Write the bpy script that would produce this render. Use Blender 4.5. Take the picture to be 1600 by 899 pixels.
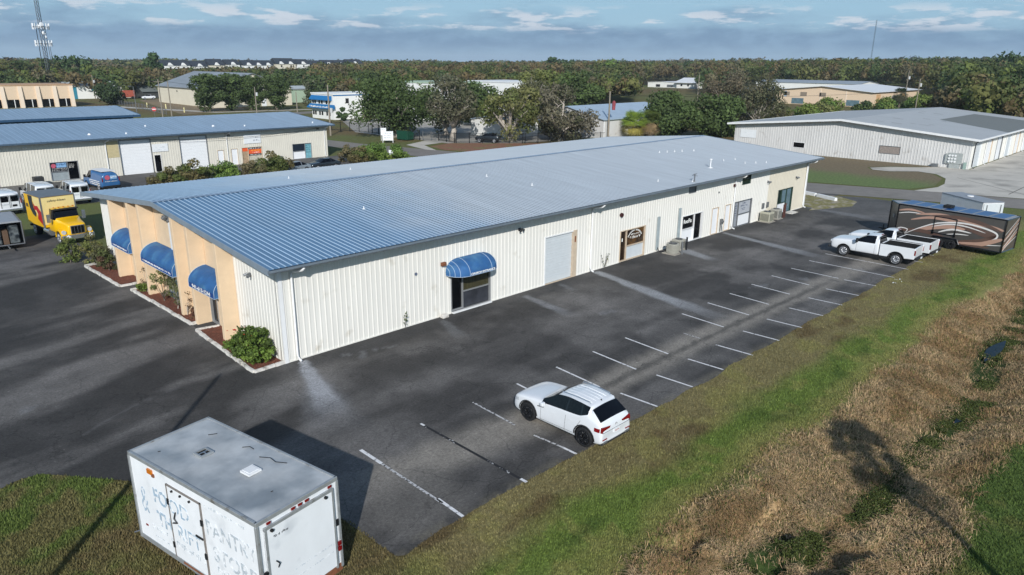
import bpy, bmesh, math, random
import numpy as np
from mathutils import Vector, Matrix, geometry
for _o in list(bpy.data.objects): bpy.data.objects.remove(_o)
S = bpy.context.scene
COL = S.collection
R = math.radians
PI = math.pi
# ------------------------------------------------------------------ camera
cd = bpy.data.cameras.new('camera'); cam = bpy.data.objects.new('camera', cd); COL.objects.link(cam)
cd.sensor_width = 36.0; cd.lens = 1121.95 / 1600 * 36; cd.clip_start = .1; cd.clip_end = 20000
_M = [[0.70622, -0.70795, 0.00792], [0.20652, 0.21669, 0.95415], [0.6772, 0.6722, -0.29924]]
cam.matrix_world = Matrix(((_M[0][0], _M[1][0], -_M[2][0], -15.0376), (_M[0][1], _M[1][1], -_M[2][1], -30.3168),
                           (_M[0][2], _M[1][2], -_M[2][2], 13.9919), (0, 0, 0, 1)))
S.camera = cam
S.render.resolution_x = 1024; S.render.resolution_y = 575
S.view_settings.view_transform = 'Standard'; S.view_settings.look = 'None'; S.view_settings.gamma = 1
S.view_settings.exposure = 0.3
# ------------------------------------------------------------------ sky and sun
SUN_EL, SUN_AZ = R(28.5), R(227.5)          # the sun stands behind the camera, low
W = bpy.data.worlds.new("World"); S.world = W; W.use_nodes = True
nt = W.node_tree; nt.nodes.clear()
def wn(t, **k):
    n = nt.nodes.new(t)
    for a, b in k.items(): setattr(n, a, b)
    return n
def wl(a, b): nt.links.new(a, b)
def wmath(op, a, b=None, c=None, clamp=False):
    n = wn('ShaderNodeMath', operation=op, use_clamp=clamp)
    for i, q in enumerate((a, b, c)):
        if q is None: continue
        if isinstance(q, (int, float)): n.inputs[i].default_value = q
        else: wl(q, n.inputs[i])
    return n.outputs[0]
def wramp(f, a, b):
    n = wn('ShaderNodeMapRange', interpolation_type='SMOOTHSTEP'); wl(f, n.inputs[0])
    n.inputs[1].default_value = a; n.inputs[2].default_value = b
    return n.outputs[0]
sky = wn('ShaderNodeTexSky', sky_type='NISHITA'); sky.sun_disc = False
sky.sun_elevation = SUN_EL; sky.sun_rotation = R(222.5); sky.altitude = 10; sky.dust_density = .5; sky.ozone_density = 2.0
bg1 = wn('ShaderNodeBackground'); bg1.inputs[1].default_value = .105
wl(sky.outputs[0], bg1.inputs[0])
tc = wn('ShaderNodeTexCoord'); sx = wn('ShaderNodeSeparateXYZ'); wl(tc.outputs['Generated'], sx.inputs[0])
az = wmath('ARCTAN2', sx.outputs[1], sx.outputs[0]); el = wmath('MULTIPLY', sx.outputs[2], 57.3)
def cloudnoise(sa, se, det, off, rough=.55):
    c = wn('ShaderNodeCombineXYZ'); wl(wmath('MULTIPLY', az, sa), c.inputs[0]); wl(wmath('MULTIPLY', el, se), c.inputs[1]); c.inputs[2].default_value = off
    n = wn('ShaderNodeTexNoise'); n.inputs['Scale'].default_value = 1; n.inputs['Detail'].default_value = det; n.inputs['Roughness'].default_value = rough
    wl(c.outputs[0], n.inputs['Vector']); return n.outputs[0]
n1 = cloudnoise(7, .55, 5, 3.1); n2 = cloudnoise(16, 1.5, 6, 8.7, .6); n3 = cloudnoise(30, 1.3, 4, 1.3)
# the slate cloud bank just above the horizon, its top edge wavering
top = wmath('ADD', wmath('MULTIPLY', n1, 4.6), 1.1)
bank = wramp(wmath('SUBTRACT', top, wmath('ADD', el, wmath('MULTIPLY', n2, .9))), -.9, 1.1)
base = wramp(el, .25, 1.4)
bank = wmath('MULTIPLY', wmath('MULTIPLY', bank, wmath('ADD', wmath('MULTIPLY', base, .55), .40)), .93)
puff = wmath('MULTIPLY', wramp(wmath('ADD', wmath('MULTIPLY', n2, 1.0), wmath('MULTIPLY', n1, .35)), .68, .78),
             wmath('MULTIPLY', wramp(el, 1.9, 2.7), wmath('SUBTRACT', 1, wramp(el, 3.2, 4.3))))
bgb = wn('ShaderNodeBackground'); bgb.inputs[1].default_value = 1
mixc = wn('ShaderNodeMix', data_type='RGBA'); wl(wramp(n3, .35, .7), mixc.inputs[0])
mixc.inputs[6].default_value = (.130, .222, .350, 1); mixc.inputs[7].default_value = (.190, .305, .440, 1); wl(mixc.outputs[2], bgb.inputs[0])
bgp = wn('ShaderNodeBackground'); bgp.inputs[0].default_value = (.60, .63, .68, 1); bgp.inputs[1].default_value = 1
bgw = wn('ShaderNodeBackground'); bgw.inputs[0].default_value = (.250, .425, .565, 1); bgw.inputs[1].default_value = 1   # thin high veil
m0 = wn('ShaderNodeMixShader'); wl(wmath('SUBTRACT', .92, wramp(el, 10, 40)), m0.inputs[0]); wl(bg1.outputs[0], m0.inputs[1]); wl(bgw.outputs[0], m0.inputs[2])
m1 = wn('ShaderNodeMixShader'); wl(bank, m1.inputs[0]); wl(m0.outputs[0], m1.inputs[1]); wl(bgb.outputs[0], m1.inputs[2])
m2 = wn('ShaderNodeMixShader'); wl(wmath('MULTIPLY', puff, .75), m2.inputs[0]); wl(m1.outputs[0], m2.inputs[1]); wl(bgp.outputs[0], m2.inputs[2])
wo = wn('ShaderNodeOutputWorld'); wl(m2.outputs[0], wo.inputs[0])
sd = bpy.data.lights.new('sun', 'SUN'); sd.energy = 3.6; sd.angle = R(.6); sd.color = (1, .975, .935)
sun = bpy.data.objects.new('sun', sd); COL.objects.link(sun)
_tosun = Vector((math.cos(SUN_AZ) * math.cos(SUN_EL), math.sin(SUN_AZ) * math.cos(SUN_EL), math.sin(SUN_EL)))
sun.rotation_euler = _tosun.to_track_quat('Z', 'Y').to_euler(); sun.location = (-40, -60, 60)

# ------------------------------------------------------------------ materials
def srgb(h):
    if isinstance(h, str):
        c = [int(h[i:i + 2], 16) / 255 for i in (0, 2, 4)]
        return tuple(x / 12.92 if x <= .04045 else ((x + .055) / 1.055) ** 2.4 for x in c)
    return tuple(h)
MATS = {}
def mat(name, col, rough=.6, metal=0, var=.12, scale=3.0, bump=0, bscale=40, spec=.5, attr=None, coat=0, alpha=None, stretch=None, dirt=None, trans=0):
    """principled material with noise variation, optional bump, vertex colour and dirt patches"""
    if name in MATS: return MATS[name]
    m = bpy.data.materials.new(name); m.use_nodes = True; t = m.node_tree; b = t.nodes['Principled BSDF']
    def N(ty, **k):
        n = t.nodes.new(ty)
        for a, c in k.items(): setattr(n, a, c)
        return n
    L = t.links.new
    b.inputs['Roughness'].default_value = rough; b.inputs['Metallic'].default_value = metal
    b.inputs['Specular IOR Level'].default_value = spec
    if coat: b.inputs['Coat Weight'].default_value = coat; b.inputs['Coat Roughness'].default_value = .08
    tcn = N('ShaderNodeTexCoord'); vec = tcn.outputs['Object']
    if stretch:
        mp = N('ShaderNodeMapping'); mp.inputs['Scale'].default_value = stretch; L(vec, mp.inputs[0]); vec = mp.outputs[0]
    nz = N('ShaderNodeTexNoise'); nz.inputs['Scale'].default_value = scale; nz.inputs['Detail'].default_value = 7; nz.inputs['Roughness'].default_value = .62
    L(vec, nz.inputs['Vector'])
    mr = N('ShaderNodeMapRange'); L(nz.outputs[0], mr.inputs[0]); mr.inputs[1].default_value = .3; mr.inputs[2].default_value = .7
    mr.inputs[3].default_value = 1 - var; mr.inputs[4].default_value = 1 + var
    c = srgb(col)
    if attr:
        at = N('ShaderNodeAttribute', attribute_name=attr); src = at.outputs['Color']
    else:
        rg = N('ShaderNodeRGB'); rg.outputs[0].default_value = (*c, 1); src = rg.outputs[0]
    if dirt:
        dc, ds, d0, d1 = dirt
        dn = N('ShaderNodeTexNoise'); dn.inputs['Scale'].default_value = ds; dn.inputs['Detail'].default_value = 6; L(tcn.outputs['Object'], dn.inputs['Vector'])
        dr = N('ShaderNodeMapRange'); L(dn.outputs[0], dr.inputs[0]); dr.inputs[1].default_value = d0; dr.inputs[2].default_value = d1
        dm = N('ShaderNodeMix', data_type='RGBA'); L(dr.outputs[0], dm.inputs[0]); L(src, dm.inputs[6]); dm.inputs[7].default_value = (*srgb(dc), 1); src = dm.outputs[2]
    mx = N('ShaderNodeVectorMath', operation='SCALE'); L(src, mx.inputs[0]); L(mr.outputs[0], mx.inputs['Scale']); L(mx.outputs[0], b.inputs['Base Color'])
    if bump:
        bn = N('ShaderNodeTexNoise'); bn.inputs['Scale'].default_value = bscale; bn.inputs['Detail'].default_value = 4; L(vec, bn.inputs['Vector'])
        bp = N('ShaderNodeBump'); bp.inputs['Strength'].default_value = bump; bp.inputs['Distance'].default_value = .02; L(bn.outputs[0], bp.inputs['Height']); L(bp.outputs[0], b.inputs['Normal'])
    if trans:
        tr = N('ShaderNodeBsdfTranslucent'); L(mx.outputs[0], tr.inputs[0]); ms = N('ShaderNodeMixShader'); ms.inputs[0].default_value = trans
        L(b.outputs[0], ms.inputs[1]); L(tr.outputs[0], ms.inputs[2]); L(ms.outputs[0], t.nodes['Material Output'].inputs[0])
    MATS[name] = m; return m

white_wall = mat('white_metal_wall', 'dcdad3', .5, var=.05, scale=.8, dirt=('b9b3a4', .9, .62, .8), stretch=(1, 1, .25))
cream_wall = mat('cream_metal_wall', 'd0ccc0', .55, var=.06, scale=.8)
beige_wall = mat('beige_metal_wall', 'cec7b6', .55, var=.05, scale=.8)
grey_wall = mat('pale_grey_metal_wall', 'c9c8c6', .55, var=.07, scale=.7, dirt=('a49f99', .8, .6, .8), stretch=(1, 1, .3))
stucco = mat('tan_stucco', 'd8bf9f', .9, var=.06, scale=1.5, bump=.5, bscale=60)
white_paint = mat('white_paint', 'dedfdf', .45, var=.05, scale=2)
white_door = mat('white_door_paint', 'e2e4e6', .4, var=.03, scale=2)
off_white = mat('off_white_panel', 'c3c9cc', .4, var=.04)
gutter_m = mat('blue_grey_gutter', '76818b', .4, .3, var=.12, scale=2)
rake_m = mat('blue_grey_rake_trim', '93a0ab', .4, .3, var=.1, scale=2)
dark_metal = mat('dark_metal', '24262a', .45, .4, var=.15)
black_m = mat('black_rubber', '121314', .75, var=.2, scale=8)
black_gloss = mat('black_gloss_paint', '0e0f12', .15, var=.1, coat=.6)
glass_m = mat('dark_window_glass', '07080b', .05, var=.1, spec=.4)
glass_brown = mat('brown_glass_gold_reflection', '2a1d10', .12, var=.5, scale=.9, spec=.7, dirt=('6a4a20', .8, .45, .7))  # gold reflection patches painted into the brown glass colour
glass_blue = mat('pale_reflecting_glass', '5f7680', .1, var=.3, scale=1, spec=.8)
glass_green = mat('green_tinted_glass', '16251f', .1, var=.3, spec=.7)
curtain_m = mat('curtained_glass', '3d3a28', .25, var=.35, scale=2, stretch=(6, 1, .4))
frame_m = mat('aluminium_frame', 'a9abad', .4, .5, var=.08)
tan_trim = mat('tan_trim', 'bfae98', .6, var=.12)
awning_m = mat('blue_awning_canvas', '28588a', .75, var=.18, scale=1.8, dirt=('43749a', 1.2, .5, .75))
awning_dark = mat('dark_blue_awning_valance', '153f7c', .75, var=.08)
piping_m = mat('pale_awning_piping', 'a9bacb', .6, var=.05)
concrete = mat('concrete', '9d988e', .9, var=.16, scale=.7, bump=.3, dirt=('77736a', .35, .5, .72))
conc_light = mat('pale_concrete', 'b8b3a9', .9, var=.1, scale=.4, dirt=('8f8b83', .25, .5, .7))
curb_paint = mat('painted_curb', 'cfcbc4', .8, var=.15, scale=6, bump=.4, bscale=20, dirt=('8d877d', 2.5, .52, .7))
line_paint = mat('white_line_paint', 'd3d3d3', .8, var=.12, scale=12, dirt=('6a6a6b', 7.0, .58, .68))
worn_paint = mat('worn_line_paint', 'b5b5b5', .8, var=.2, scale=12, dirt=('3a3a3b', 9.0, .50, .58))
mulch_m = mat('red_mulch', '643a2b', .95, var=.5, scale=25, bump=1, bscale=60, dirt=('855442', 9, .5, .7))
bark_m = mat('grey_bark', '6b6257', .9, var=.25, scale=5, bump=.6, bscale=15)
pale_bark = mat('pale_bark', 'aba297', .9, var=.2, scale=5)
wood_pole = mat('weathered_wood_pole', '857d70', .85, var=.15, scale=4, stretch=(3, 3, .4))
leaf_m = mat('foliage', '405020', .7, attr='Col', var=.15, scale=8, spec=.25, trans=.25)
grass_m = mat('grass_blades', '405020', .8, attr='Col', var=.15, scale=3, spec=.15, trans=.2)
ground_m = mat('grass_ground', '405020', .95, attr='Col', var=.38, scale=7.0, bump=.8, bscale=18, spec=.1)
car_white = mat('white_car_paint', 'd9dcdf', .25, var=.02, coat=.6)
chrome = mat('bright_metal', 'b9bcc0', .25, .8, var=.05)
tyre_m = mat('tyre_rubber', '17181a', .8, var=.2, scale=10)
rim_black = mat('black_alloy', '1d1e20', .35, .5, var=.1)
rim_silver = mat('silver_alloy', 'b4b6ba', .35, .7, var=.08)
red_lens = mat('red_lamp_lens', '7a0d14', .15, var=.1, coat=.5)
amber_lens = mat('amber_lamp_lens', 'c5701a', .2, var=.1)
clear_lens = mat('clear_lamp_lens', 'c8ccd0', .1, .2, var=.1, coat=.5)
ac_m = mat('air_conditioner_casing', '9c9b92', .6, var=.15, scale=8)
ac_dark = mat('air_conditioner_grille', '2c2d2d', .6, var=.2, scale=30)
rust_m = mat('rusty_steel', '7a4c33', .85, var=.35, scale=8)
steel_grey = mat('weathered_steel', '74777a', .5, .4, var=.15, scale=3)
yellow_p = mat('yellow_truck_paint', 'e6b30f', .35, var=.03, coat=.4)
cream_p = mat('pale_yellow_paint', 'dcc98a', .5, var=.05)
red_p = mat('red_graphic', 'a8141f', .5, var=.05)
dark_green_m = mat('dark_green_steel', '10402f', .5, var=.2)
sign_white = mat('white_sign_face', 'dde0e2', .5, var=.03)
ink_blue = mat('faded_blue_lettering', '9cb1c2', .6, var=.25, scale=14, dirt=('e4e7ea', 5.0, .49, .6))
ink_grey = mat('faded_grey_lettering', 'b2bbc2', .6, var=.2, scale=14, dirt=('e4e7ea', 4.0, .46, .57))
ink_dark = mat('dark_lettering', '23282e', .6, var=.1)
ink_white = mat('white_lettering', 'e8e8e4', .6, var=.05)
ink_slate = mat('slate_lettering', '5b6478', .6, var=.1)

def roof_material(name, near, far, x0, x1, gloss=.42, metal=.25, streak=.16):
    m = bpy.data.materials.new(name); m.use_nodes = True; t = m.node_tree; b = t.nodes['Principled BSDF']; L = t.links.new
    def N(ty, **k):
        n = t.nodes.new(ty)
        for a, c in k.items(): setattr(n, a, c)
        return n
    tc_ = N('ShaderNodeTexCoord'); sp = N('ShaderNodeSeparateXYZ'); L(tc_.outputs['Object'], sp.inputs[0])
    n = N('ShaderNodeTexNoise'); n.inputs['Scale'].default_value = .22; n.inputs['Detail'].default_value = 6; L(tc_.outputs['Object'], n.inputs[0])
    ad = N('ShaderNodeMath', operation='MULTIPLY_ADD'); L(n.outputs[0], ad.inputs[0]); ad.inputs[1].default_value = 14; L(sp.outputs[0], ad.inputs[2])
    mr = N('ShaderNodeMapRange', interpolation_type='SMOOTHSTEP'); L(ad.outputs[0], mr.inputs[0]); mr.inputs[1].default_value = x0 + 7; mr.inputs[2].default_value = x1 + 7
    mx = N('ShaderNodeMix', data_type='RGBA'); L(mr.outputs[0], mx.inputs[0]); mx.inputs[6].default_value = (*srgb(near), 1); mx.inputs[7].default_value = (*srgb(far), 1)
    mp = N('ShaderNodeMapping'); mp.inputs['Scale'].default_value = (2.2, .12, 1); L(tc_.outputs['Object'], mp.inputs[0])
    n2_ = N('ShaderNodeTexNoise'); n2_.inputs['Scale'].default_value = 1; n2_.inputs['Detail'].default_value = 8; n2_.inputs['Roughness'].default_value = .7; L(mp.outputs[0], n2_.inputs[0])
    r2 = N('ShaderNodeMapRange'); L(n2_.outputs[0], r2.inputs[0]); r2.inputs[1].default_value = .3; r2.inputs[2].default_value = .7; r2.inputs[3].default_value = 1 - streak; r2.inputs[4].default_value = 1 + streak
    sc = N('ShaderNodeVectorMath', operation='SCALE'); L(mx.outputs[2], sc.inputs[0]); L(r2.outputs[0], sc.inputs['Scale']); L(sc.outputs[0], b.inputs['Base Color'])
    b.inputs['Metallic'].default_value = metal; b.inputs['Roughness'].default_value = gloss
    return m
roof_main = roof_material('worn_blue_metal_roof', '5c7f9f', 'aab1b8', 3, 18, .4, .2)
roof_rib = roof_material('roof_rib_highlight', 'a2b7c9', 'b1b8be', 3, 18, .4, .2, .08)  # rib highlights put into the colour, a lighter copy of the roof
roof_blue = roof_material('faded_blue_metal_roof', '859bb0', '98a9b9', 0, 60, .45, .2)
roof_grey = roof_material('grey_membrane_roof', 'a4a8aa', 'adb0b1', 100, 160, .8, 0, .1)

# ------------------------------------------------------------------ object helpers
def tag(o, label=None, cat=None, group=None, kind=None):
    if label: o['label'] = label
    if cat: o['category'] = cat
    if group: o['group'] = group
    if kind: o['kind'] = kind
    return o
def empty(name, loc, rz=0, label=None, cat=None, group=None, kind=None):
    o = bpy.data.objects.new(name, None); COL.objects.link(o); o.location = loc; o.rotation_euler = (0, 0, rz); o.empty_display_size = .3
    return tag(o, label, cat, group, kind)
KIDS = {}
def link(o, parent=None):
    COL.objects.link(o)
    if parent is not None: o.parent = parent; KIDS.setdefault(parent.name, []).append(o)
    return o
def copy_tree(o, parent=None):
    c = o.copy(); link(c, parent)
    for ch in KIDS.get(o.name, []): copy_tree(ch, c)
    return c
class MB:
    def __init__(s): s.v = []; s.f = []; s.m = []
    def add(s, vs, fs, m=0):
        k = len(s.v); s.v += [tuple(p) for p in vs]; s.f += [tuple(k + i for i in f) for f in fs]; s.m += [m] * len(fs); return s
    def box(s, x0, x1, y0, y1, z0, z1, m=0):
        return s.add([(x, y, z) for x in (x0, x1) for y in (y0, y1) for z in (z0, z1)],
                     [(0, 1, 3, 2), (4, 6, 7, 5), (0, 4, 5, 1), (2, 3, 7, 6), (0, 2, 6, 4), (1, 5, 7, 3)], m)
    def prism(s, pts, a, b, axis='y', m=0):
        """polygon pts extruded between a and b along axis; pts in the two other axes (x<y<z order)"""
        def P(p, t): return {'x': (t, p[0], p[1]), 'y': (p[0], t, p[1]), 'z': (p[0], p[1], t)}[axis]
        n = len(pts)
        return s.add([P(p, a) for p in pts] + [P(p, b) for p in pts], [tuple(range(n))[::-1], tuple(range(n, 2 * n))] + [(i, (i + 1) % n, (i + 1) % n + n, i + n) for i in range(n)], m)
    def tube(s, path, rad, n=6, m=0, cap=True):
        path = [Vector(p) for p in path]
        if not hasattr(rad, '__len__'): rad = [rad] * len(path)
        k = len(s.v); prev = None
        for i, p in enumerate(path):
            d = (path[min(i + 1, len(path) - 1)] - path[max(i - 1, 0)]).normalized()
            u = d.cross(Vector((0, 0, 1)) if abs(d.z) < .9 else Vector((1, 0, 0))).normalized()
            if prev is not None and u.dot(prev) < 0: u = -u
            prev = u; w = d.cross(u)
            for j in range(n):
                a = 2 * PI * j / n; s.v.append(tuple(p + (u * math.cos(a) + w * math.sin(a)) * rad[i]))
        for i in range(len(path) - 1):
            for j in range(n):
                s.f.append((k + i * n + j, k + i * n + (j + 1) % n, k + (i + 1) * n + (j + 1) % n, k + (i + 1) * n + j)); s.m.append(m)
        if cap:
            s.f.append(tuple(k + j for j in range(n))[::-1]); s.f.append(tuple(k + (len(path) - 1) * n + j for j in range(n))); s.m += [m, m]
        return s
    def cyl(s, c, axis, r, h, n=16, m=0, r2=None):
        a = Vector(axis).normalized(); return s.tube([Vector(c) - a * h / 2, Vector(c) + a * h / 2], [r, r if r2 is None else r2], n, m)
    def build(s, name, mats, parent=None, smooth=False, bevel=0, loc=None, label=None):
        me = bpy.data.meshes.new(name); me.from_pydata(s.v, [], s.f)
        if not isinstance(mats, (list, tuple)): mats = [mats]
        for q in mats: me.materials.append(q)
        me.polygons.foreach_set('material_index', s.m)
        if smooth: me.polygons.foreach_set('use_smooth', [True] * len(me.polygons))
        bm = bmesh.new(); bm.from_mesh(me)
        bmesh.ops.recalc_face_normals(bm, faces=bm.faces)
        if bevel: bmesh.ops.bevel(bm, geom=bm.edges[:], offset=bevel, segments=1, affect='EDGES', clamp_overlap=True)
        bm.to_mesh(me); bm.free(); me.update()
        o = bpy.data.objects.new(name, me); link(o, parent)
        if loc: o.location = loc
        if label: o['label'] = label
        return o
def npmesh(name, verts, faces, mats, cols=None, parent=None):
    """fast mesh from numpy arrays; faces (n,3|4); cols per vertex"""
    me = bpy.data.meshes.new(name); k = faces.shape[1]
    me.vertices.add(len(verts)); me.vertices.foreach_set('co', np.ascontiguousarray(verts, dtype=np.float32).ravel())
    me.loops.add(faces.size); me.loops.foreach_set('vertex_index', faces.astype(np.int32).ravel())
    me.polygons.add(len(faces)); me.polygons.foreach_set('loop_start', np.arange(0, faces.size, k, dtype=np.int32))
    me.update(calc_edges=True)
    if cols is not None:
        a = me.color_attributes.new('Col', 'FLOAT_COLOR', 'POINT'); c = np.ones((len(verts), 4), np.float32); c[:, :3] = cols; a.data.foreach_set('color', c.ravel())
    me.materials.append(mats)
    if parent is False: return me
    o = bpy.data.objects.new(name, me); link(o, parent); return o
def sheet(name, pts, z, m, kind='structure', label=None, cat=None):
    tris = geometry.tessellate_polygon([[Vector((p[0], p[1], 0)) for p in pts]])
    me = bpy.data.meshes.new(name); me.from_pydata([(p[0], p[1], z) for p in pts], [], [tuple(t) for t in tris])
    bm = bmesh.new(); bm.from_mesh(me); bmesh.ops.recalc_face_normals(bm, faces=bm.faces)
    for f in bm.faces:
        if f.normal.z < 0: f.normal_flip()
    bm.to_mesh(me); bm.free(); me.materials.append(m)
    o = bpy.data.objects.new(name, me); link(o); tag(o, label, cat, None, kind); return o
def text(s, size, m, parent, loc, rot=(PI / 2, 0, 0), name='lettering', sx=1.0, ext=.004, align='CENTER', bold=0):
    c = bpy.data.curves.new(name, 'FONT'); c.body = s; c.size = size; c.extrude = ext; c.align_x = align; c.resolution_u = 3; c.offset = bold
    t = bpy.data.objects.new(name, c); COL.objects.link(t)
    me = bpy.data.meshes.new_from_object(t, depsgraph=bpy.context.evaluated_depsgraph_get())
    bpy.data.objects.remove(t); me.materials.clear(); me.materials.append(m)
    me.transform(Matrix.Diagonal((sx, 1, 1, 1)))
    o = bpy.data.objects.new(name, me); link(o, parent); o.location = loc; o.rotation_euler = rot; return o
RIBP = [(0, 0), (.19, 0), (.215, 1), (.265, 1), (.29, 0)]
RIBR = [(0, 0), (.245, 0), (.258, 1), (.287, 1), (.3, 0)]
def ribbed(mb, L, top, P, openings=(), pitch=.305, depth=.024, bottom=0.0, m=0, ribm=None, s0=0.0):
    """ribbed panel: P(s, d, z) -> xyz; top(s) height; openings (s0,s1,z0,z1)"""
    ss = {s0: None, L: None}; k = 0; st = []
    n0 = int(s0 / pitch) - 1
    for k in range(n0, int(L / pitch) + 2):
        for a, d in (RIBP if ribm is None else RIBR): st.append((k * pitch + a / .305 * pitch, d * depth))
    def dep(s):
        for i in range(len(st) - 1):
            if st[i][0] <= s <= st[i + 1][0]: t = (s - st[i][0]) / max(1e-9, st[i + 1][0] - st[i][0]); return st[i][1] * (1 - t) + st[i + 1][1] * t
        return 0
    xs = [s for s, _ in st if s0 < s < L] + [s0, L]
    dd = {s: d for s, d in st}
    for o in openings:
        for q in (o[0], o[1]):
            if s0 < q < L: xs.append(q)
    xs = sorted(set(round(x, 5) for x in xs)); ds = [dep(x) for x in xs]
    for i in range(len(xs) - 1):
        a, b = xs[i], xs[i + 1]; mid = (a + b) / 2; da, db = ds[i], ds[i + 1]
        iv = [(bottom, None)]
        cuts = sorted((o[2], o[3]) for o in openings if o[0] < mid < o[1])
        z = bottom; spans = []
        for c0, c1 in cuts:
            if c0 > z + 1e-4: spans.append((z, z, c0, c0))
            z = c1
        spans.append((z, z, top(a), top(b)))
        mm = ribm if (ribm is not None and (da + db) > depth * .9) else m
        for (za, zb, ta, tb) in spans:
            mb.add([P(a, da, za), P(b, db, zb), P(b, db, tb), P(a, da, ta)], [(0, 1, 2, 3)], mm)
    return mb
# numpy value noise
_rs = np.random.RandomState(5); _T = _rs.rand(256, 256)
def vnoise(x, y):
    xi = np.floor(x).astype(int); yi = np.floor(y).astype(int); fx = x - xi; fy = y - yi
    fx = fx * fx * (3 - 2 * fx); fy = fy * fy * (3 - 2 * fy)
    a = _T[xi % 256, yi % 256]; b = _T[(xi + 1) % 256, yi % 256]; c = _T[xi % 256, (yi + 1) % 256]; d = _T[(xi + 1) % 256, (yi + 1) % 256]
    return (a * (1 - fx) + b * fx) * (1 - fy) + (c * (1 - fx) + d * fx) * fy
def fbm(x, y, o=4):
    r = 0; a = .5; t = 0
    for i in range(o): r = r + a * vnoise(x * 2 ** i + 17 * i, y * 2 ** i + 31 * i); t += a; a *= .5
    return r / t
def sstep(x, a, b):
    t = np.clip((x - a) / (b - a), 0, 1); return t * t * (3 - 2 * t)
# ------------------------------------------------------------------ the ground sheet
def ditch_c(x): return -23.9 + .45 * np.sin(x * .21 + 1.0) + .25 * np.sin(x * .53)
def yb_edge(x):      # lower edge of the car park asphalt
    x = np.asarray(x, float)
    e = np.interp(x, [-60, -14, -12.4, -11.6, -11.0, -8.9, -4.74, -4.7, 47, 50, 54, 60, 66, 70], [-4.2, -3.4, -3.15, -2.85, -2.9, -5.6, -12.8, -15.33, -15.15, -15.5, -14.2, -13.6, -15.2, -16])
    return e + np.where(x > -4.7, (fbm(x * .45, x * 0 + 3.3, 3) - .5) * .5, (fbm(x * .8, x * 0 + 9.3, 3) - .5) * .25)
def lerp(a, b, t): return a + (np.asarray(b) - a) * t[..., None]
def gcol(x, y):
    n1 = fbm(x * .16, y * .3, 4); n2 = fbm(x * .9 + 40, y * .9, 4); n3 = fbm(x * .05 + 9, y * .05 + 4, 3)
    t = y + (n1 - .5) * 3.4 + (n2 - .5) * 1.0
    brown = np.array([.190, .165, .078]); green = np.array([.125, .175, .040]); yel = np.array([.225, .215, .075]); straw = np.array([.37, .255, .135]); deep = np.array([.078, .118, .030])
    c = np.ones(x.shape + (3,)) * brown
    c = lerp(c, yel, sstep(n2, .52, .72) * .6)
    c = lerp(c, [.105, .075, .040], sstep(fbm(x * .35 + 3, y * .6 + 77, 4), .55, .72) * .75)
    c = lerp(c, green, sstep(-t, 17.0, 18.5)); c = lerp(c, yel, sstep(-t, 17.0, 18.5) * sstep(fbm(x * 1.3 + 60, y * 1.3, 3), .52, .66) * .55)
    c = lerp(c, [.05, .085, .02], sstep(-t, 17.6, 18.6) * sstep(fbm(x * .6 + 80, y * 1.3, 3), .55, .75) * .6)
    c = lerp(c, yel, sstep(-t, 18.9, 20.2) * .8)
    c = lerp(c, straw, sstep(-t, 20.2, 21.8))
    c = lerp(c, straw * [.72, .66, .60], sstep(-t, 20.1, 20.9) * sstep(fbm(x * .5, y * .8 + 50, 3), .5, .7))
    dc = np.abs(y - ditch_c(x)) + (fbm(x * .45, y * .45 + 8, 3) - .5) * 1.8
    patch = sstep(fbm(x * .22 + 30, y * 0 + 7, 2), .26, .42)
    c = lerp(c, [.035, .055, .016], (1 - sstep(dc, .35, .95)) * patch)
    c = lerp(c, deep, sstep(-t, 25.6, 27.0))
    c = lerp(c, yel * .8, sstep(-t, 26.2, 27.0) * sstep(n2, .56, .75) * .5)
    # the lawn left of the box trailer and everything away from the ditch
    left = sstep(-x, 3.5, 6.5)
    lc = lerp(np.ones(x.shape + (3,)) * np.array([.160, .145, .060]), [.110, .150, .038], sstep(n2, .48, .64)); lc = lerp(lc, [.17, .125, .065], sstep(n1, .52, .66) * .6)
    c = c * (1 - left[..., None]) + lc * left[..., None]
    far = np.maximum(sstep(x, 62, 70), sstep(y, 18, 28))
    fc = lerp(np.ones(x.shape + (3,)) * np.array([.118, .128, .048]), [.14, .105, .05], sstep(n3, .42, .6)); fc = lerp(fc, [.115, .15, .042], sstep(n1, .55, .7) * .6)
    c = c * (1 - far[..., None]) + fc * far[..., None]
    return c
def gz(x, y):
    d = np.abs(y - ditch_c(x)); near = sstep(x, -40, -30) * (1 - sstep(x, 64, 70))
    z = -.02 - .62 * (1 - sstep(d, .2, 3.0)) * near
    lump = sstep(-y, 19.9, 21.2) * (1 - sstep(-y, 26.0, 27.2)) * near
    z = z + lump * ((fbm(x * 1.0, y * 1.0, 3) - .35) * .36 * (.4 + .6 * (1 - sstep(x, 5, 25))) + (1 - sstep(x, 5, 9)) * (sstep(fbm(x * .75 + 4, y * .9, 2), .4, .52) - .5) * .42)
    z = z + near * (fbm(x * .3 + 5, y * .3, 2) - .5) * .12 * sstep(-y, 16, 18)
    return z
def span(*a): return np.concatenate([np.arange(p, q, s) for p, q, s in a])
gx = span((-6000, -600, 600), (-600, -60, 60), (-60, -24, 3), (-24, 50, .22), (50, 100, 1.0), (100, 700, 50), (700, 7001, 450))
gy = span((-1500, -100, 200), (-100, -40, 6), (-40, -31, .5), (-31, -14, .16), (-14, -2, .4), (-2, 100, 3), (100, 700, 50), (700, 7001, 450))
X, Y = np.meshgrid(gx, gy, indexing='ij'); Zg = gz(X, Y)
idx = np.arange(X.size).reshape(X.shape)
F = np.stack([idx[:-1, :-1], idx[1:, :-1], idx[1:, 1:], idx[:-1, 1:]], -1).reshape(-1, 4)
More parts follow.
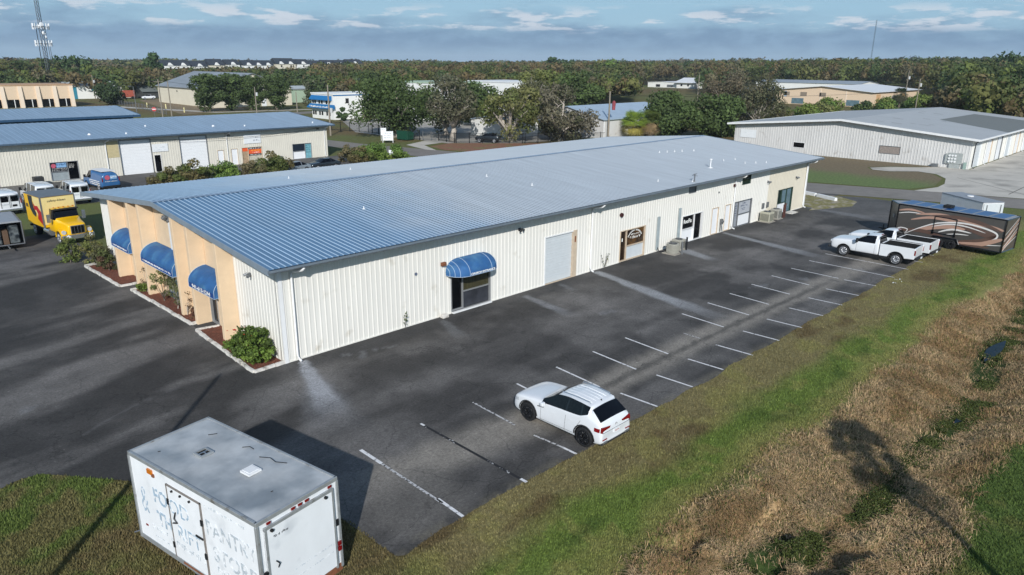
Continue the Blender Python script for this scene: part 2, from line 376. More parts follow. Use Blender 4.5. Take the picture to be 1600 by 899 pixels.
go = npmesh('ground', np.stack([X, Y, Zg], -1).reshape(-1, 3), F, ground_m, gcol(X, Y).reshape(-1, 3)); tag(go, kind='structure')
go.data.polygons.foreach_set('use_smooth', [True] * len(go.data.polygons))

# ------------------------------------------------------------------ asphalt car park with worn strips and water stains
m = bpy.data.materials.new('sealed_asphalt'); m.use_nodes = True; t = m.node_tree; b = t.nodes['Principled BSDF']; L = t.links.new
at = t.nodes.new('ShaderNodeAttribute'); at.attribute_name = 'Col'; tcx = t.nodes.new('ShaderNodeTexCoord')
def tn(scale, det, rough=.6):
    n = t.nodes.new('ShaderNodeTexNoise'); n.inputs['Scale'].default_value = scale; n.inputs['Detail'].default_value = det; n.inputs['Roughness'].default_value = rough; L(tcx.outputs['Object'], n.inputs[0]); return n
def tr_(src, a, b_, c, d):
    n = t.nodes.new('ShaderNodeMapRange'); L(src, n.inputs[0])
    for i, v in enumerate((a, b_, c, d)): n.inputs[i + 1].default_value = v
    return n.outputs[0]
g1 = tr_(tn(9, 7, .8).outputs[0], .28, .72, .48, 1.55); g2 = tr_(tn(1.4, 8, .65).outputs[0], .3, .7, .82, 1.18); g3 = tr_(tn(45, 2).outputs[0], .3, .75, .72, 1.3)
mu = t.nodes.new('ShaderNodeMath'); mu.operation = 'MULTIPLY'; L(g1, mu.inputs[0]); L(g2, mu.inputs[1])
mu2 = t.nodes.new('ShaderNodeMath'); mu2.operation = 'MULTIPLY'; L(mu.outputs[0], mu2.inputs[0]); L(g3, mu2.inputs[1])
vs = t.nodes.new('ShaderNodeVectorMath'); vs.operation = 'SCALE'; L(at.outputs['Color'], vs.inputs[0]); L(mu2.outputs[0], vs.inputs['Scale'])
# fine cracks
vo = t.nodes.new('ShaderNodeTexVoronoi'); vo.feature = 'DISTANCE_TO_EDGE'; vo.inputs['Scale'].default_value = .28
vx = t.nodes.new('ShaderNodeVectorMath'); vx.operation = 'ADD'; L(tcx.outputs['Object'], vx.inputs[0]); L(tn(.9, 5).outputs['Color'], vx.inputs[1]); L(vx.outputs[0], vo.inputs[0])
cr0 = tr_(vo.outputs['Distance'], .0015, .006, .62, 1)
fl = tr_(tn(6.5, 3, .5).outputs[0], .70, .74, 1, 2.0); oi = tr_(tn(.75, 3, .5).outputs[0], .66, .74, 1, .62)
f2 = t.nodes.new('ShaderNodeMath'); f2.operation = 'MULTIPLY'; L(fl, f2.inputs[0]); L(oi, f2.inputs[1]); f3 = t.nodes.new('ShaderNodeMath'); f3.operation = 'MULTIPLY'; L(f2.outputs[0], f3.inputs[0]); L(cr0, f3.inputs[1]); cr = f3.outputs[0]
vs2 = t.nodes.new('ShaderNodeVectorMath'); vs2.operation = 'SCALE'; L(vs.outputs[0], vs2.inputs[0]); L(cr, vs2.inputs['Scale']); L(vs2.outputs[0], b.inputs['Base Color'])
b.inputs['Roughness'].default_value = .82; b.inputs['Specular IOR Level'].default_value = .35
bp = t.nodes.new('ShaderNodeBump'); bp.inputs['Strength'].default_value = .35; bp.inputs['Distance'].default_value = .01; L(tn(60, 3).outputs[0], bp.inputs['Height']); L(bp.outputs[0], b.inputs['Normal'])
asphalt_m = m
def agrid(ax, ylo, yhi, rows, pw=1.0):
    tt = np.linspace(0, 1, rows) ** pw; lo = np.asarray([ylo(q) for q in ax], float); hi = np.asarray([yhi(q) for q in ax], float)
    return np.repeat(ax[:, None], rows, 1), lo[:, None] + (hi - lo)[:, None] * tt[None]
ya_, xa_ = span((-45, -14, .5), (-14, -4.7, .155), (-4.7, 50, .22), (50, 68.6, .5)), None
yv = dict(zip(ya_.tolist(), yb_edge(ya_).tolist()))
GR = [agrid(ya_, lambda q: yv[q], lambda q: np.interp(q, [-45, 67.2, 69], [.3, .3, -3]), 90), agrid(np.append(span((-45, -14, .5), (-14, 0, .22)), .02), lambda q: .3, lambda q: 38.6, 150),
      agrid(np.append(span((57.9, 68.2, .5)), 68.3), lambda q: .3, lambda q: np.interp(q, [58, 64, 67.4, 68.3], [12, 12, 3.8, .31]), 20)]
def asph(x, y):
    s1 = fbm(x * .12 + y * .05, y * .42 - x * .1, 5); s2 = fbm(x * .3 + 11, y * .3 + 5, 5); s3 = fbm(x * .06, y * .9 + 20, 4)
    s4 = fbm(x * .28 + 31, y * .34 + 20, 5); bl = sstep(x + (s2 - .5) * 3, -3.5, 2.5); k = (1 - bl) * (.030 + .075 * sstep(s1, .45, .70) + .016 * sstep(s2, .5, .7)) + bl * (.038 + .040 * sstep(s4, .42, .66) + .034 * sstep(s2, .46, .66) + .02 * sstep(s3, .5, .7))
    c = 1.16 * k[..., None] * np.array([1.04, .985, .93])
    def stain(c, w, col): return c * (1 - w[..., None]) + np.array(col) * w[..., None]
    n = fbm(x * .8, y * .8, 4); nf = fbm(x * 2.2, y * 2.2 + 9, 3)
    # darker fresh seal along the walls, lighter worn drive in the front
    c = stain(c, (1 - sstep(-y, 1.0, 1.9)) * sstep(x, -.5, .5) * .6 * (1 - sstep(x, 54, 57)), (.030, .030, .031))
    # worn strip between the two rows of bays
    yc = -12.55 + .25 * np.sin(x * .11) + np.where(x < 6, (6 - x) * .12, 0); d = np.abs(y - yc + (n - .5) * .5)
    band = (1 - sstep(d, .35, 1.35 + np.where(x < 8, .3, 0))) * sstep(x, -4.5, -2.5) * (1 - sstep(x, 44, 50))
    c = stain(c, band * .85 * sstep(nf, .0, .35), (.235, .215, .185))
    c = stain(c, (1 - sstep(np.abs(y - yc + .1 + (nf - .5) * .3), .08, .28)) * sstep(x, 6, 10) * (1 - sstep(x, 30, 36)) * .7, (.060, .056, .050))
    c = stain(c, (1 - sstep(np.hypot((x + 2.6) / 2.1, (y + 13.2) / 2.4) + (n - .5) * .7, .6, 1.1)) * .7, (.135, .126, .114))
    c = stain(c, (1 - sstep(-y, 14.6, 15.3)) * 0 + sstep(-y, 14.75, 15.2) * (nf > .45) * .45, (.15, .135, .10))
    # pale run-off below the downspouts
    def streak(c, x0, y0, x1, y1, w0, w1, a, col=(.215, .222, .232)):
        dx, dy = x1 - x0, y1 - y0; Ls = math.hypot(dx, dy); u = ((x - x0) * dx + (y - y0) * dy) / Ls; v = ((x - x0) * -dy + (y - y0) * dx) / Ls
        tt_ = np.clip(u / Ls, 0, 1); w = w0 + (w1 - w0) * tt_ + (n - .5) * .5 * w1
        return stain(c, (1 - sstep(np.abs(v), w * .55, w * 1.15)) * sstep(u, -.05, .15) * (1 - sstep(u, Ls * .55, Ls * 1.05)) * a, col)
    c = streak(c, .75, -.25, -1.2, -6.4, .14, .75, .9, (.34, .35, .37)); c = streak(c, .8, -.25, -2.0, -8.5, .1, 1.6, .30)
    c = streak(c, 23.5, -.3, 21.0, -12.0, .35, .85, .9, (.27, .28, .29)); c = streak(c, 16.0, -.6, 15.2, -5.4, .25, .5, .65); c = streak(c, 9.4, -.5, 8.3, -3.5, .15, .5, .3)
    c = streak(c, 41.2, -.3, 39.0, -10.5, .3, .75, .8, (.25, .26, .27)); c = streak(c, 33.4, -1.0, 32.3, -4.8, .7, .5, .8, (.26, .27, .28)); c = streak(c, 58.2, -.4, 57.0, -9.0, .5, 1.0, .5)
    c = streak(c, 19.5, -.4, 19.0, -2.4, .2, .3, .3)
    # old overlay towards the road
    c = stain(c, sstep(x, 55, 62) * .55, (.098, .095, .090))
    c = stain(c, sstep(y, 27, 33) * .45, (.085, .085, .088))
    # arc of tyre marks in the front yard
    rr = np.hypot(x + 3.2, y + 8.8); c = stain(c, (1 - sstep(np.abs(rr - 9.8), .03, .09)) * (x < -.5) * (y > -1) * .25, (.16, .16, .16))
    return c
AV, AF, AC, an = [], [], [], 0
for AX, AY in GR:
    idx = np.arange(AX.size).reshape(AX.shape) + an; AF.append(np.stack([idx[:-1, :-1], idx[1:, :-1], idx[1:, 1:], idx[:-1, 1:]], -1).reshape(-1, 4)); AV.append(np.stack([AX, AY, AX * 0 + .004], -1).reshape(-1, 3)); AC.append(asph(AX, AY).reshape(-1, 3)); an += AX.size
ao = npmesh('car_park_asphalt', np.concatenate(AV), np.concatenate(AF), asphalt_m, np.concatenate(AC)); tag(ao, kind='structure')
asph_old = mat('old_asphalt', '4f4d4b', .9, var=.22, scale=.8, bump=.3, dirt=('6b6863', .12, .45, .7))
road_m = mat('road_asphalt', '7f7a74', .9, var=.12, scale=.9, bump=.3, dirt=('6b6761', .1, .4, .7))
# neighbouring lot, street, drives
sheet('neighbour_car_park', [(-60, 51.0), (11, 51.0), (30, 51.4), (47, 53.5), (49, 58), (48.5, 68), (-60, 70)], .004, asph_old)
sheet('street', [(90, -60), (73.9, -16.2), (69.6, -3), (67.2, 3.8), (60.5, 28), (55.2, 48), (53.4, 65.6), (50, 86), (45, 120), (36, 160), (43, 161), (52, 121), (56.6, 89.1), (57.8, 78), (61.2, 64.8), (66, 42), (70.6, 20), (74.1, 6.2), (77.6, -4), (80.7, -15), (98, -60)], .008, road_m)
sheet('cross_road', [(43, 150), (140, 158), (140, 165), (40, 158)], .004, road_m)
sheet('far_path', [(58, 215), (61, 205), (72, 172), (100, 168), (100, 171), (74, 175), (64, 207), (62, 217)], .006, conc_light)
sheet('concrete_driveway', [(77.8, -4.6), (81.0, -14.8), (86, -26), (120, -30), (170, -22), (175, -4.2), (103.2, -4.2), (103.0, -.5), (100.5, 1.2), (97.6, 4.5), (94.5, 6.3), (92.5, 5.2), (92.6, 3.0), (95.4, .2), (94.4, -2.4), (91, -4.4), (86.0, -5.6), (82.5, -5.8)], .012, conc_light)
for jx in (((84.0, -14.5), (93.0, -5.2)), ((101.0, -26), (104.5, -4.6)), ((116, -28), (118, -4.6)), ((83, -13.0), (150, -13.6))):  # expansion joints, their shadow lines painted as thin dark sheets
    q_ = Vector(jx[1]) - Vector(jx[0]); n_ = Vector((-q_.y, q_.x)).normalized() * .06; a_, b_ = Vector(jx[0]), Vector(jx[1]); sheet('expansion_joint', [tuple(a_ - n_), tuple(b_ - n_), tuple(b_ + n_), tuple(a_ + n_)], .016, mat('joint_shadow_line', '5c5852', .9))
sheet('driveway_apron', [(60.6, 65.4), (62.4, 73.0), (69.2, 76.4), (70.4, 72.0), (64.5, 70.6), (61.2, 63.2)], .014, conc_light)
sheet('yard_concrete', [(69.6, 70), (69.0, 99), (84, 128), (118, 122), (135, 96), (100, 60), (78, 62)], .004, mat('yard_gravel', '9b978f', .95, var=.15, scale=.5))
sheet('pine_straw_bed', [(62.5, 62.5), (64, 68.4), (70.5, 70.2), (78, 63), (96, 50), (80, 44), (66, 54)], .010, mat('pine_straw', '7d5640', .95, var=.3, scale=2, dirt=('6a6a3c', .5, .5, .7)))
sheet('front_walk', [(-1.2, 7.25), (-.0, 7.05), (0, 8.5), (-1.05, 8.45)], .008, mat('walk_seal', '3d3d3e', .9, var=.2))
sheet('back_yard_dirt', [(62, 170), (78, 250), (100, 270), (96, 210), (84, 180)], .004, mat('brown_dirt', '7a6a50', .95, var=.3, scale=.4))
# kerb island and its grass at the street end
sheet('traffic_island', [(56.6, -1.2), (62.0, -3.4), (65.1, -2.8), (67.0, -.2), (66.7, 2.0), (66.0, 4.2), (62.5, 11.6), (58.3, 11.6), (58.3, -.9)], .016, mat('island_dry_grass', '7a7448', .95, var=.4, scale=3, dirt=('9a9284', 1.2, .5, .62)))
pw = [(102.9, -3.6), (102.9, 36), (80, 62), (75.4, 40), (74.7, 7.2), (78.0, -3.6), (83, -5.3), (90.6, -4.1), (94.2, -1.9), (95.2, .2), (92.4, 2.8), (92.2, 5.3), (94.5, 6.7), (98, 4.9), (101, 1.5)]
lm = bpy.data.materials.new('verge_grass'); lm.use_nodes = True; t = lm.node_tree; b = t.nodes['Principled BSDF']; L = t.links.new; b.inputs['Roughness'].default_value = .95
tcx = t.nodes.new('ShaderNodeTexCoord'); sxx = t.nodes.new('ShaderNodeSeparateXYZ'); L(tcx.outputs['Object'], sxx.inputs[0])
ad = t.nodes.new('ShaderNodeMath'); ad.operation = 'MULTIPLY_ADD'; L(tn(.35, 5).outputs[0], ad.inputs[0]); ad.inputs[1].default_value = 7; L(sxx.outputs[0], ad.inputs[2])
ra = tr_(ad.outputs[0], 86, 92, 0, 1); mx = t.nodes.new('ShaderNodeMix'); mx.data_type = 'RGBA'; L(ra, mx.inputs[0]); mx.inputs[6].default_value = (.105, .15, .038, 1); mx.inputs[7].default_value = (.15, .115, .062, 1)
v3 = t.nodes.new('ShaderNodeVectorMath'); v3.operation = 'SCALE'; L(mx.outputs[2], v3.inputs[0]); L(tr_(tn(3, 7, .7).outputs[0], .3, .7, .55, 1.4), v3.inputs['Scale']); L(v3.outputs[0], b.inputs['Base Color'])
sheet('verge_grass', pw, .006, lm)

# painted bay lines: each one its own object
def line(x0, y0, x1, y1, w=.1, m=line_paint, label=None, z=.009):
    d = Vector((x1 - x0, y1 - y0)); L_ = d.length; d /= L_; n = Vector((-d.y, d.x)) * w / 2; mb = MB(); k = max(1, int(L_ / .4)); vs = []
    for i in range(k + 1):
        p = Vector((x0, y0)) + d * (L_ * i / k); vs += [(p.x - n.x, p.y - n.y, z), (p.x + n.x, p.y + n.y, z)]
    mb.add(vs, [(2 * i, 2 * i + 2, 2 * i + 3, 2 * i + 1) for i in range(k)])
    o = mb.build('bay_line', m); tag(o, kind='structure'); return o
line(-2.0, -9.4, -2.0, -10.75, .14); line(-2.0, -10.75, -2.0, -14.2, .10, worn_paint); line(-1.95, -13.9, -2.0, -15.25, .12)
line(.9, -9.4, .9, -15.25, .12, mat('black_over_paint', '1b1b1d', .8, var=.2, dirt=('a9a9a9', 5, .6, .64))); line(.9, -9.35, .9, -9.6, .1, z=.012); line(.9, -15.0, .9, -15.3, .12, z=.012)
line(3.7, -9.4, 3.55, -12.1, .09, worn_paint); line(3.5, -13.2, 3.6, -14.6, .09, worn_paint); line(3.6, -14.6, 3.6, -15.3, .11)
for x in (6.4, 9.1, 11.9, 14.65, 20.2, 23.1, 25.8, 28.7, 31.6): line(x, -9.4, x - .25, -12.25 + (.1 if x > 25 else 0))
line(17.5, -11.2, 17.45, -12.25, .07, worn_paint)
for x in (34.45, 37.5, 40.45): line(x, -9.5, x - .1, -15.5 if x > 36 else -12.9)
for x in (43.3, 46.1): line(x, -9.6, x - .1, -15.6)
for x in (9.0, 11.8, 14.55, 17.25, 20.15, 22.95, 25.8, 28.6, 31.3, 34.3): line(x, -13.3, x + .08, -15.2 - (.15 if x > 15 else 0))

# ------------------------------------------------------------------ grass, reeds and ditch plants
rng = np.random.RandomState(11)
def blades(name, x, y, h, w, col, lean=.5, label=None, cat=None):
    n = len(x); a = rng.rand(n) * 2 * PI; z = gz(x, y); dx, dy = np.cos(a) * w / 2, np.sin(a) * w / 2; la = rng.rand(n) * 2 * PI; ll = h * lean * rng.rand(n)
    v = np.stack([np.stack([x - dx, y - dy, z - .02], -1), np.stack([x + dx, y + dy, z - .02], -1), np.stack([x + np.cos(la) * ll, y + np.sin(la) * ll, z + h], -1)], 1).reshape(-1, 3)
    f = np.arange(3 * n).reshape(-1, 3); o = npmesh(name, v, f, grass_m, np.repeat(col, 3, 0)); tag(o, label, cat, None, 'stuff'); return o
def scatter(n, x0, x1, y0, y1, cx=-15, cy=-30, d0=22):
    x = rng.uniform(x0, x1, n); y = rng.uniform(y0, y1, n); d = np.hypot(x - cx, y - cy); k = rng.rand(n) < np.clip((d0 / d) ** 1.6, 0, 1); return x[k], y[k]
x, y = scatter(560000, -3, 62, -31, -15.1); k = (y < yb_edge(x) - .02 + rng.rand(len(x)) * .06) & ~((y < -20.6) & (y > -26)); x, y = x[k], y[k]
c = gcol(x, y) * (rng.rand(len(x), 1) * .9 + .62)
blades('lawn_grass', x, y, .045 + .05 * rng.rand(len(x)), .035 + .03 * rng.rand(len(x)), c, .7, 'patchy brown and green grass verge beside the car park', 'grass')
x, y = scatter(150000, -17, -3, -18, -2.6); k = (y < yb_edge(x) - .02 + rng.rand(len(x)) * .06); x, y = x[k], y[k]
c = gcol(x, y) * (rng.rand(len(x), 1) * .9 + .62)
blades('lawn_grass', x, y, .05 + .06 * rng.rand(len(x)), .035 + .03 * rng.rand(len(x)), c, .7, 'rough grass under the white box trailer', 'grass')
# matted dry reeds: long bent blades combed by a noise field
x, y = scatter(620000, -1, 60, -27.2, -20.0, d0=24); n1_ = fbm(x * .16, y * .3, 4); tq = y + (n1_ - .5) * 3.4
dc = np.abs(y - ditch_c(x)) + (fbm(x * .45, y * .45 + 8, 3) - .5) * 1.8; patch = fbm(x * .22 + 30, y * 0 + 7, 2) > .42
k = (-tq > 20.1 + 1.8 * rng.rand(len(x)) ** .6) & (-tq < 27.0 - 1.6 * rng.rand(len(x))) & ~((dc < .42) & patch & (rng.rand(len(x)) < .93)); x, y = x[k], y[k]; n = len(x)
ang = fbm(x * .7, y * .7, 2) * 14 + rng.randn(n) * 1.3; Lb = rng.uniform(.12, .38, n); hb = rng.uniform(.03, .17, n) * (.5 + fbm(x * 1.0 + 3, y * 1.0, 2)); wb = .004 + .008 * rng.rand(n)
z0 = gz(x, y); ux, uy = np.cos(ang), np.sin(ang)
P0 = np.stack([x, y, z0 - .02], -1); P1 = np.stack([x + ux * Lb * .4, y + uy * Lb * .4, z0 + hb], -1); P2 = np.stack([x + ux * Lb, y + uy * Lb, z0 + hb * rng.uniform(.1, .8, n)], -1)
sd_ = np.stack([-uy * wb, ux * wb, np.zeros(n)], -1)
v = np.stack([P0 - sd_, P0 + sd_, P1 - sd_, P1 + sd_, P2], 1).reshape(-1, 3); base_i = np.arange(n)[:, None] * 5
f = np.concatenate([base_i + [0, 1, 3], base_i + [0, 3, 2], base_i + [2, 3, 4]], 0)
tone = fbm(x * .8 + 20, y * .8, 3)[:, None]; c = np.array([.54, .385, .215]) * (1 - sstep(tone, .45, .7)) + np.array([.40, .26, .13]) * sstep(tone, .45, .7)
gm = (rng.rand(n, 1) < .20); c = np.where(gm, np.array([.12, .14, .04]), c) * (rng.rand(n, 1) * .8 + .6)
o = npmesh('dry_reeds', v, f, grass_m, np.repeat(c, 5, 0)); tag(o, 'matted tan dry reeds filling the drainage ditch', 'reeds', None, 'stuff')
# ditch greens
x = rng.uniform(0, 55, 200000); y = ditch_c(x) + rng.randn(len(x)) * .30; k = (fbm(x * .22 + 30, y * 0 + 7, 2) > .31) & (fbm(x * .6, y * .6 + 5, 3) > .42) & (np.hypot(x + 15, y + 30) * rng.rand(len(x)) < 40); x, y = x[k], y[k]; n = len(x)
z = gz(x, y) + rng.rand(n) * .14; q = rng.randn(n, 3); q /= np.linalg.norm(q, axis=1)[:, None]; q[:, 2] = np.abs(q[:, 2]); r_ = rng.randn(n, 3); e1 = np.cross(q, r_); e1 /= np.linalg.norm(e1, axis=1)[:, None]; e2 = np.cross(q, e1); s_ = (.014 + .018 * rng.rand(n))[:, None]
p = np.stack([x, y, z], -1); v = np.stack([p - e1 * s_ - e2 * s_, p + e1 * s_ - e2 * s_, p + e1 * s_ + e2 * s_, p - e1 * s_ + e2 * s_], 1).reshape(-1, 3)
c = np.array([.075, .095, .025]) * (rng.rand(n, 1) * .9 + .5); o = npmesh('ditch_weeds', v, np.arange(4 * n).reshape(-1, 4), leaf_m, np.repeat(c, 4, 0)); tag(o, 'low green water weeds along the ditch bottom', 'weeds', None, 'stuff')
# standing water
wm = mat('ditch_water', '0a1a28', .35, var=.2, spec=.12)
for (a, b_, ca) in ((26.2, 30.5, 'open'), (17.6, 19.8, 'mid'), (13.6, 15.2, 'narrow')):
    xs = np.linspace(a, b_, 14); yc = ditch_c(xs); wd = np.sin(np.linspace(0, PI, 14)) * (.34 if ca == 'open' else .16)
    pts = [(xs[i], yc[i] - wd[i]) for i in range(14)] + [(xs[i], yc[i] + wd[i] * .8) for i in range(12, 0, -1)]
    sheet('ditch_water', pts, -.46 if ca == 'open' else -.5, wm)
#@@PART3
# ------------------------------------------------------------------ building helpers
def pbox(mb, P, s0, s1, d0, d1, z0, z1, m=0):
    vs = [P(s, d, z) for s in (s0, s1) for d in (d0, d1) for z in (z0, z1)]
    return mb.add(vs, [(0, 1, 3, 2), (4, 6, 7, 5), (0, 4, 5, 1), (2, 3, 7, 6), (0, 2, 6, 4), (1, 5, 7, 3)], m)
def PY(y0): return lambda s, d, z: (s, y0 - d, z)          # wall facing -Y
def PX(x0): return lambda s, d, z: (x0 - d, s, z)          # wall facing -X
def opening(par, P, s0, s1, z0, z1, panels, frame=frame_m, fw=.06, rec=.09, name='storefront', label=None):
    """recessed frame with panels (name, s0, s1, z0, z1, material)"""
    mb = MB()
    for a, b, c, d in ((s0, s0 + fw, z0, z1), (s1 - fw, s1, z0, z1), (s0 + fw, s1 - fw, z1 - fw, z1), (s0 + fw, s1 - fw, z0, z0 + fw)): pbox(mb, P, a, b, -rec - .05, .045, c, d)
    edges = set()
    for _, a, b, c, d, *_r in panels:
        if a > s0 + .12: edges.add(('v', a, c, d))
        if c > z0 + .12: edges.add(('h', c, a, b))
    for e in edges:
        if e[0] == 'v': pbox(mb, P, e[1] - .03, e[1] + .03, -rec - .03, .02, max(e[2], z0 + fw), min(e[3], z1 - fw))
        else: pbox(mb, P, max(e[2], s0 + fw) + .031, min(e[3], s1 - fw) - .031, -rec - .03, .018, e[1] - .03, e[1] + .03)
    pf = mb.build(name, frame, par, label=label); kids = []
    for nm, a, b, c, d, mt in panels:
        q = MB(); pbox(q, P, max(a, s0 + fw * .5), min(b, s1 - fw * .5), -rec - .02, -rec, max(c, z0 + fw * .5), min(d, z1 - fw * .5)); kids.append(q.build(nm, mt, pf))
    return pf, kids
def scribble(par, P, s0, s1, z0, z1, m, seed=1, d=.012, name='small_lettering', back=-0.0):
    """rows of broken strokes standing for print too small to read"""
    r = random.Random(seed); mb = MB(); s = s0; h = z1 - z0
    while s < s1:
        w = h * r.uniform(.12, .22)
        if r.random() < .85:
            k = r.random(); pbox(mb, P, s, s + w, back, d, z0 + (h * .0 if k < .7 else h * .3), z1 - (0 if k > .4 else h * .3))
            if r.random() < .5: pbox(mb, P, s + w, s + w * 2.2, back, d, z0 + h * (.4 if k < .5 else .8), z0 + h * (.58 if k < .5 else 1.0))
        s += w * r.uniform(1.8, 3.2)
        if r.random() < .12: s += h * .5
    return mb.build(name, m, par)
def downspout(par, P, s, top, m=white_paint, reach=.85, r=.055):
    mb = MB(); mb.tube([P(s + .25, reach, top), P(s + .22, reach - .12, top - .14), P(s + .1, .25, top - .3), P(s, .12, top - .42), P(s, .11, .32), P(s, .2, .12), P(s, .42, .08)], [r * 1.3, r * 1.5, r * 1.4, r, r, r, r * 1.1], 8)
    return mb.build('downspout', m, par, smooth=True)
def wall_light(par, P, s, z, m=steel_grey):
    mb = MB(); pbox(mb, P, s - .09, s + .09, 0, .05, z - .09, z + .09); mb.tube([P(s, .05, z), P(s - .1, .16, z + .02), P(s - .16, .3, z - .06)], [.03, .05, .08], 8); mb.tube([P(s, .05, z), P(s + .1, .16, z + .02), P(s + .16, .3, z - .06)], [.03, .05, .08], 8)
    return mb.build('wall_light', m, par, smooth=True)
def gable_roof(par, x0, x1, ye, yr, ye2, ze, zr, m, ribm, pitch=.305, th=.1, depth=.03, detail=True):
    """ridge along x; both slopes ribbed"""
    mb = MB()
    for (a, b) in ((ye, yr), (ye2, yr)):
        def P(s, d, z, a=a, b=b): return (x0 + s, a + (b - a) * z, ze + (zr - ze) * z + d)
        ribbed(mb, x1 - x0, lambda s: 1.0, P, pitch=pitch, depth=depth, m=0, ribm=1)
    o = mb.build('roof', [m, ribm], par)
    u = MB()
    for (a, b) in ((ye, yr), (ye2, yr)):
        u.add([(x0, a, ze - th), (x1, a, ze - th), (x1, b, zr - th), (x0, b, zr - th)], [(0, 1, 2, 3)])
    u.build('soffit', steel_grey, par)
    return o
def rake(par, x, ye, yr, ye2, ze, zr, m, h=.26, t=.06, name='rake_trim'):
    mb = MB()
    for (a, b) in ((ye, yr), (ye2, yr)):
        mb.prism([(a, ze - h), (b, zr - h), (b, zr + .045), (a, ze + .045)], x, x + t, 'x')
    return mb.build(name, m, par)

# ------------------------------------------------------------------ main building
B = empty('warehouse_building', (0, 0, 0), 0, 'long white metal warehouse with worn blue roof and tan pillared front with blue awnings', 'building')
LW, WD, SL = 58.0, 25.67, .0872
YR = WD / 2; ZE = 5.03; ZR = 6.23; OY = .92; X0 = -.86; X1 = 59.15
def top_y(s): return 5.0
P0 = PY(0.0)
OPN = [(10.48, 13.62, .02, 2.27), (18.45, 21.68, .0, 3.26), (26.6, 29.75, .03, 2.36), (34.85, 38.0, .03, 2.3), (39.5, 40.6, .0, 2.32), (41.68, 42.68, .0, 2.32), (43.33, 46.5, .03, 2.36), (44.35, 45.85, 3.78, 4.69), (35.55, 36.6, 4.05, 4.64), (51.75, 54.95, .03, 2.45)]
mb = MB(); ribbed(mb, 49.6, top_y, P0, OPN); mb.build('long_wall', white_wall, B)
mb = MB(); ribbed(mb, LW, top_y, P0, OPN, s0=49.6); mb.build('long_wall', beige_wall, B, label='beige far section of the long wall')
mb = MB(); pbox(mb, P0, .0, 57.98, -.35, -.25, 0, 5.0); mb.build('inner_wall', dark_metal, B)
mb = MB(); pbox(mb, P0, -.03, .16, -.02, .06, 0, 5.0); mb.build('corner_trim', white_paint, B)
mb = MB(); pbox(mb, P0, 57.86, 58.03, -.02, .06, 0, 5.0); mb.build('corner_trim', white_paint, B)
mb = MB(); pbox(mb, P0, 0.16, 57.8, .036, .05, 0, .07); 
for o in OPN: pass
prev = .16
for o in sorted([q for q in OPN if q[2] < .1]) + [(57.85, 0)]:
    mb2 = MB(); pbox(mb2, P0, prev, o[0], .001, .05, 0.005, .06); mb2.build('base_flashing', white_wall, B); prev = o[1]
# end wall: white ribbed ends, tan stucco middle
Pf = PX(0.0); topf = lambda s: 5.08 + SL * (s if s < YR else WD - s)
mb = MB(); ribbed(mb, 4.7, topf, Pf); mb.build('end_wall', white_wall, B)
mb = MB(); ribbed(mb, WD, topf, Pf, s0=21.0); mb.build('end_wall', white_wall, B)
mb = MB()
stuc = [(4.7, 7.25, 0), (7.25, 8.2, 2.2), (8.2, 10.6, 0), (10.6, 14.3, 2.25), (14.3, 18.0, 0), (18.0, 19.0, 2.2), (19.0, 21.0, 0)]
for a, b_, z0 in stuc:
    mid = [a, YR, b_] if a < YR < b_ else [a, b_]
    for q in range(len(mid) - 1): mb.add([(0, mid[q], z0), (0, mid[q + 1], z0), (0, mid[q + 1], topf(mid[q + 1])), (0, mid[q], topf(mid[q]))], [(0, 1, 2, 3)])
mb.build('stucco_wall', stucco, B)
mb = MB(); mb.box(.22, .3, .1, WD - .1, 0, 5.0); mb.build('inner_wall', dark_metal, B)
mb = MB(); mb.box(58.0, 58.1, 0, WD, 0, 5.0); mb.prism([(0, 5.0), (WD, 5.0), (YR, 6.1)], 58.0, 58.1, 'x'); mb.build('end_wall', white_wall, B)
mb = MB(); mb.box(0, 58, WD - .1, WD, 0, 5.0); mb.build('back_wall', white_wall, B)
for y in (4.85, 8.35, 10.3, 15.5, 17.4, 20.9):
    mb = MB(); zt = topf(y) - .02
    mb.prism([(-.84, 0), (0, 0), (0, zt), (-.84, zt - .01)], y - .15, y + .15, 'y'); mb.build('pilaster', stucco, B, bevel=.015)
opening(B, Pf, 7.25, 8.2, 0.02, 2.2, [('door', 7.3, 8.15, .08, 2.14, glass_m)], name='entrance_frame')
opening(B, Pf, 10.6, 14.3, 0.02, 2.25, [('window', 10.65, 11.7, .9, 2.2, glass_blue), ('panel', 10.65, 11.7, .05, .9, off_white), ('door', 11.7, 12.7, .05, 2.2, glass_blue), ('window', 12.7, 14.25, .05, 2.2, glass_blue)], name='shopfront_frame')
opening(B, Pf, 18.0, 19.0, 0.02, 2.2, [('door', 18.05, 18.95, .08, 2.14, glass_m)], name='entrance_frame')
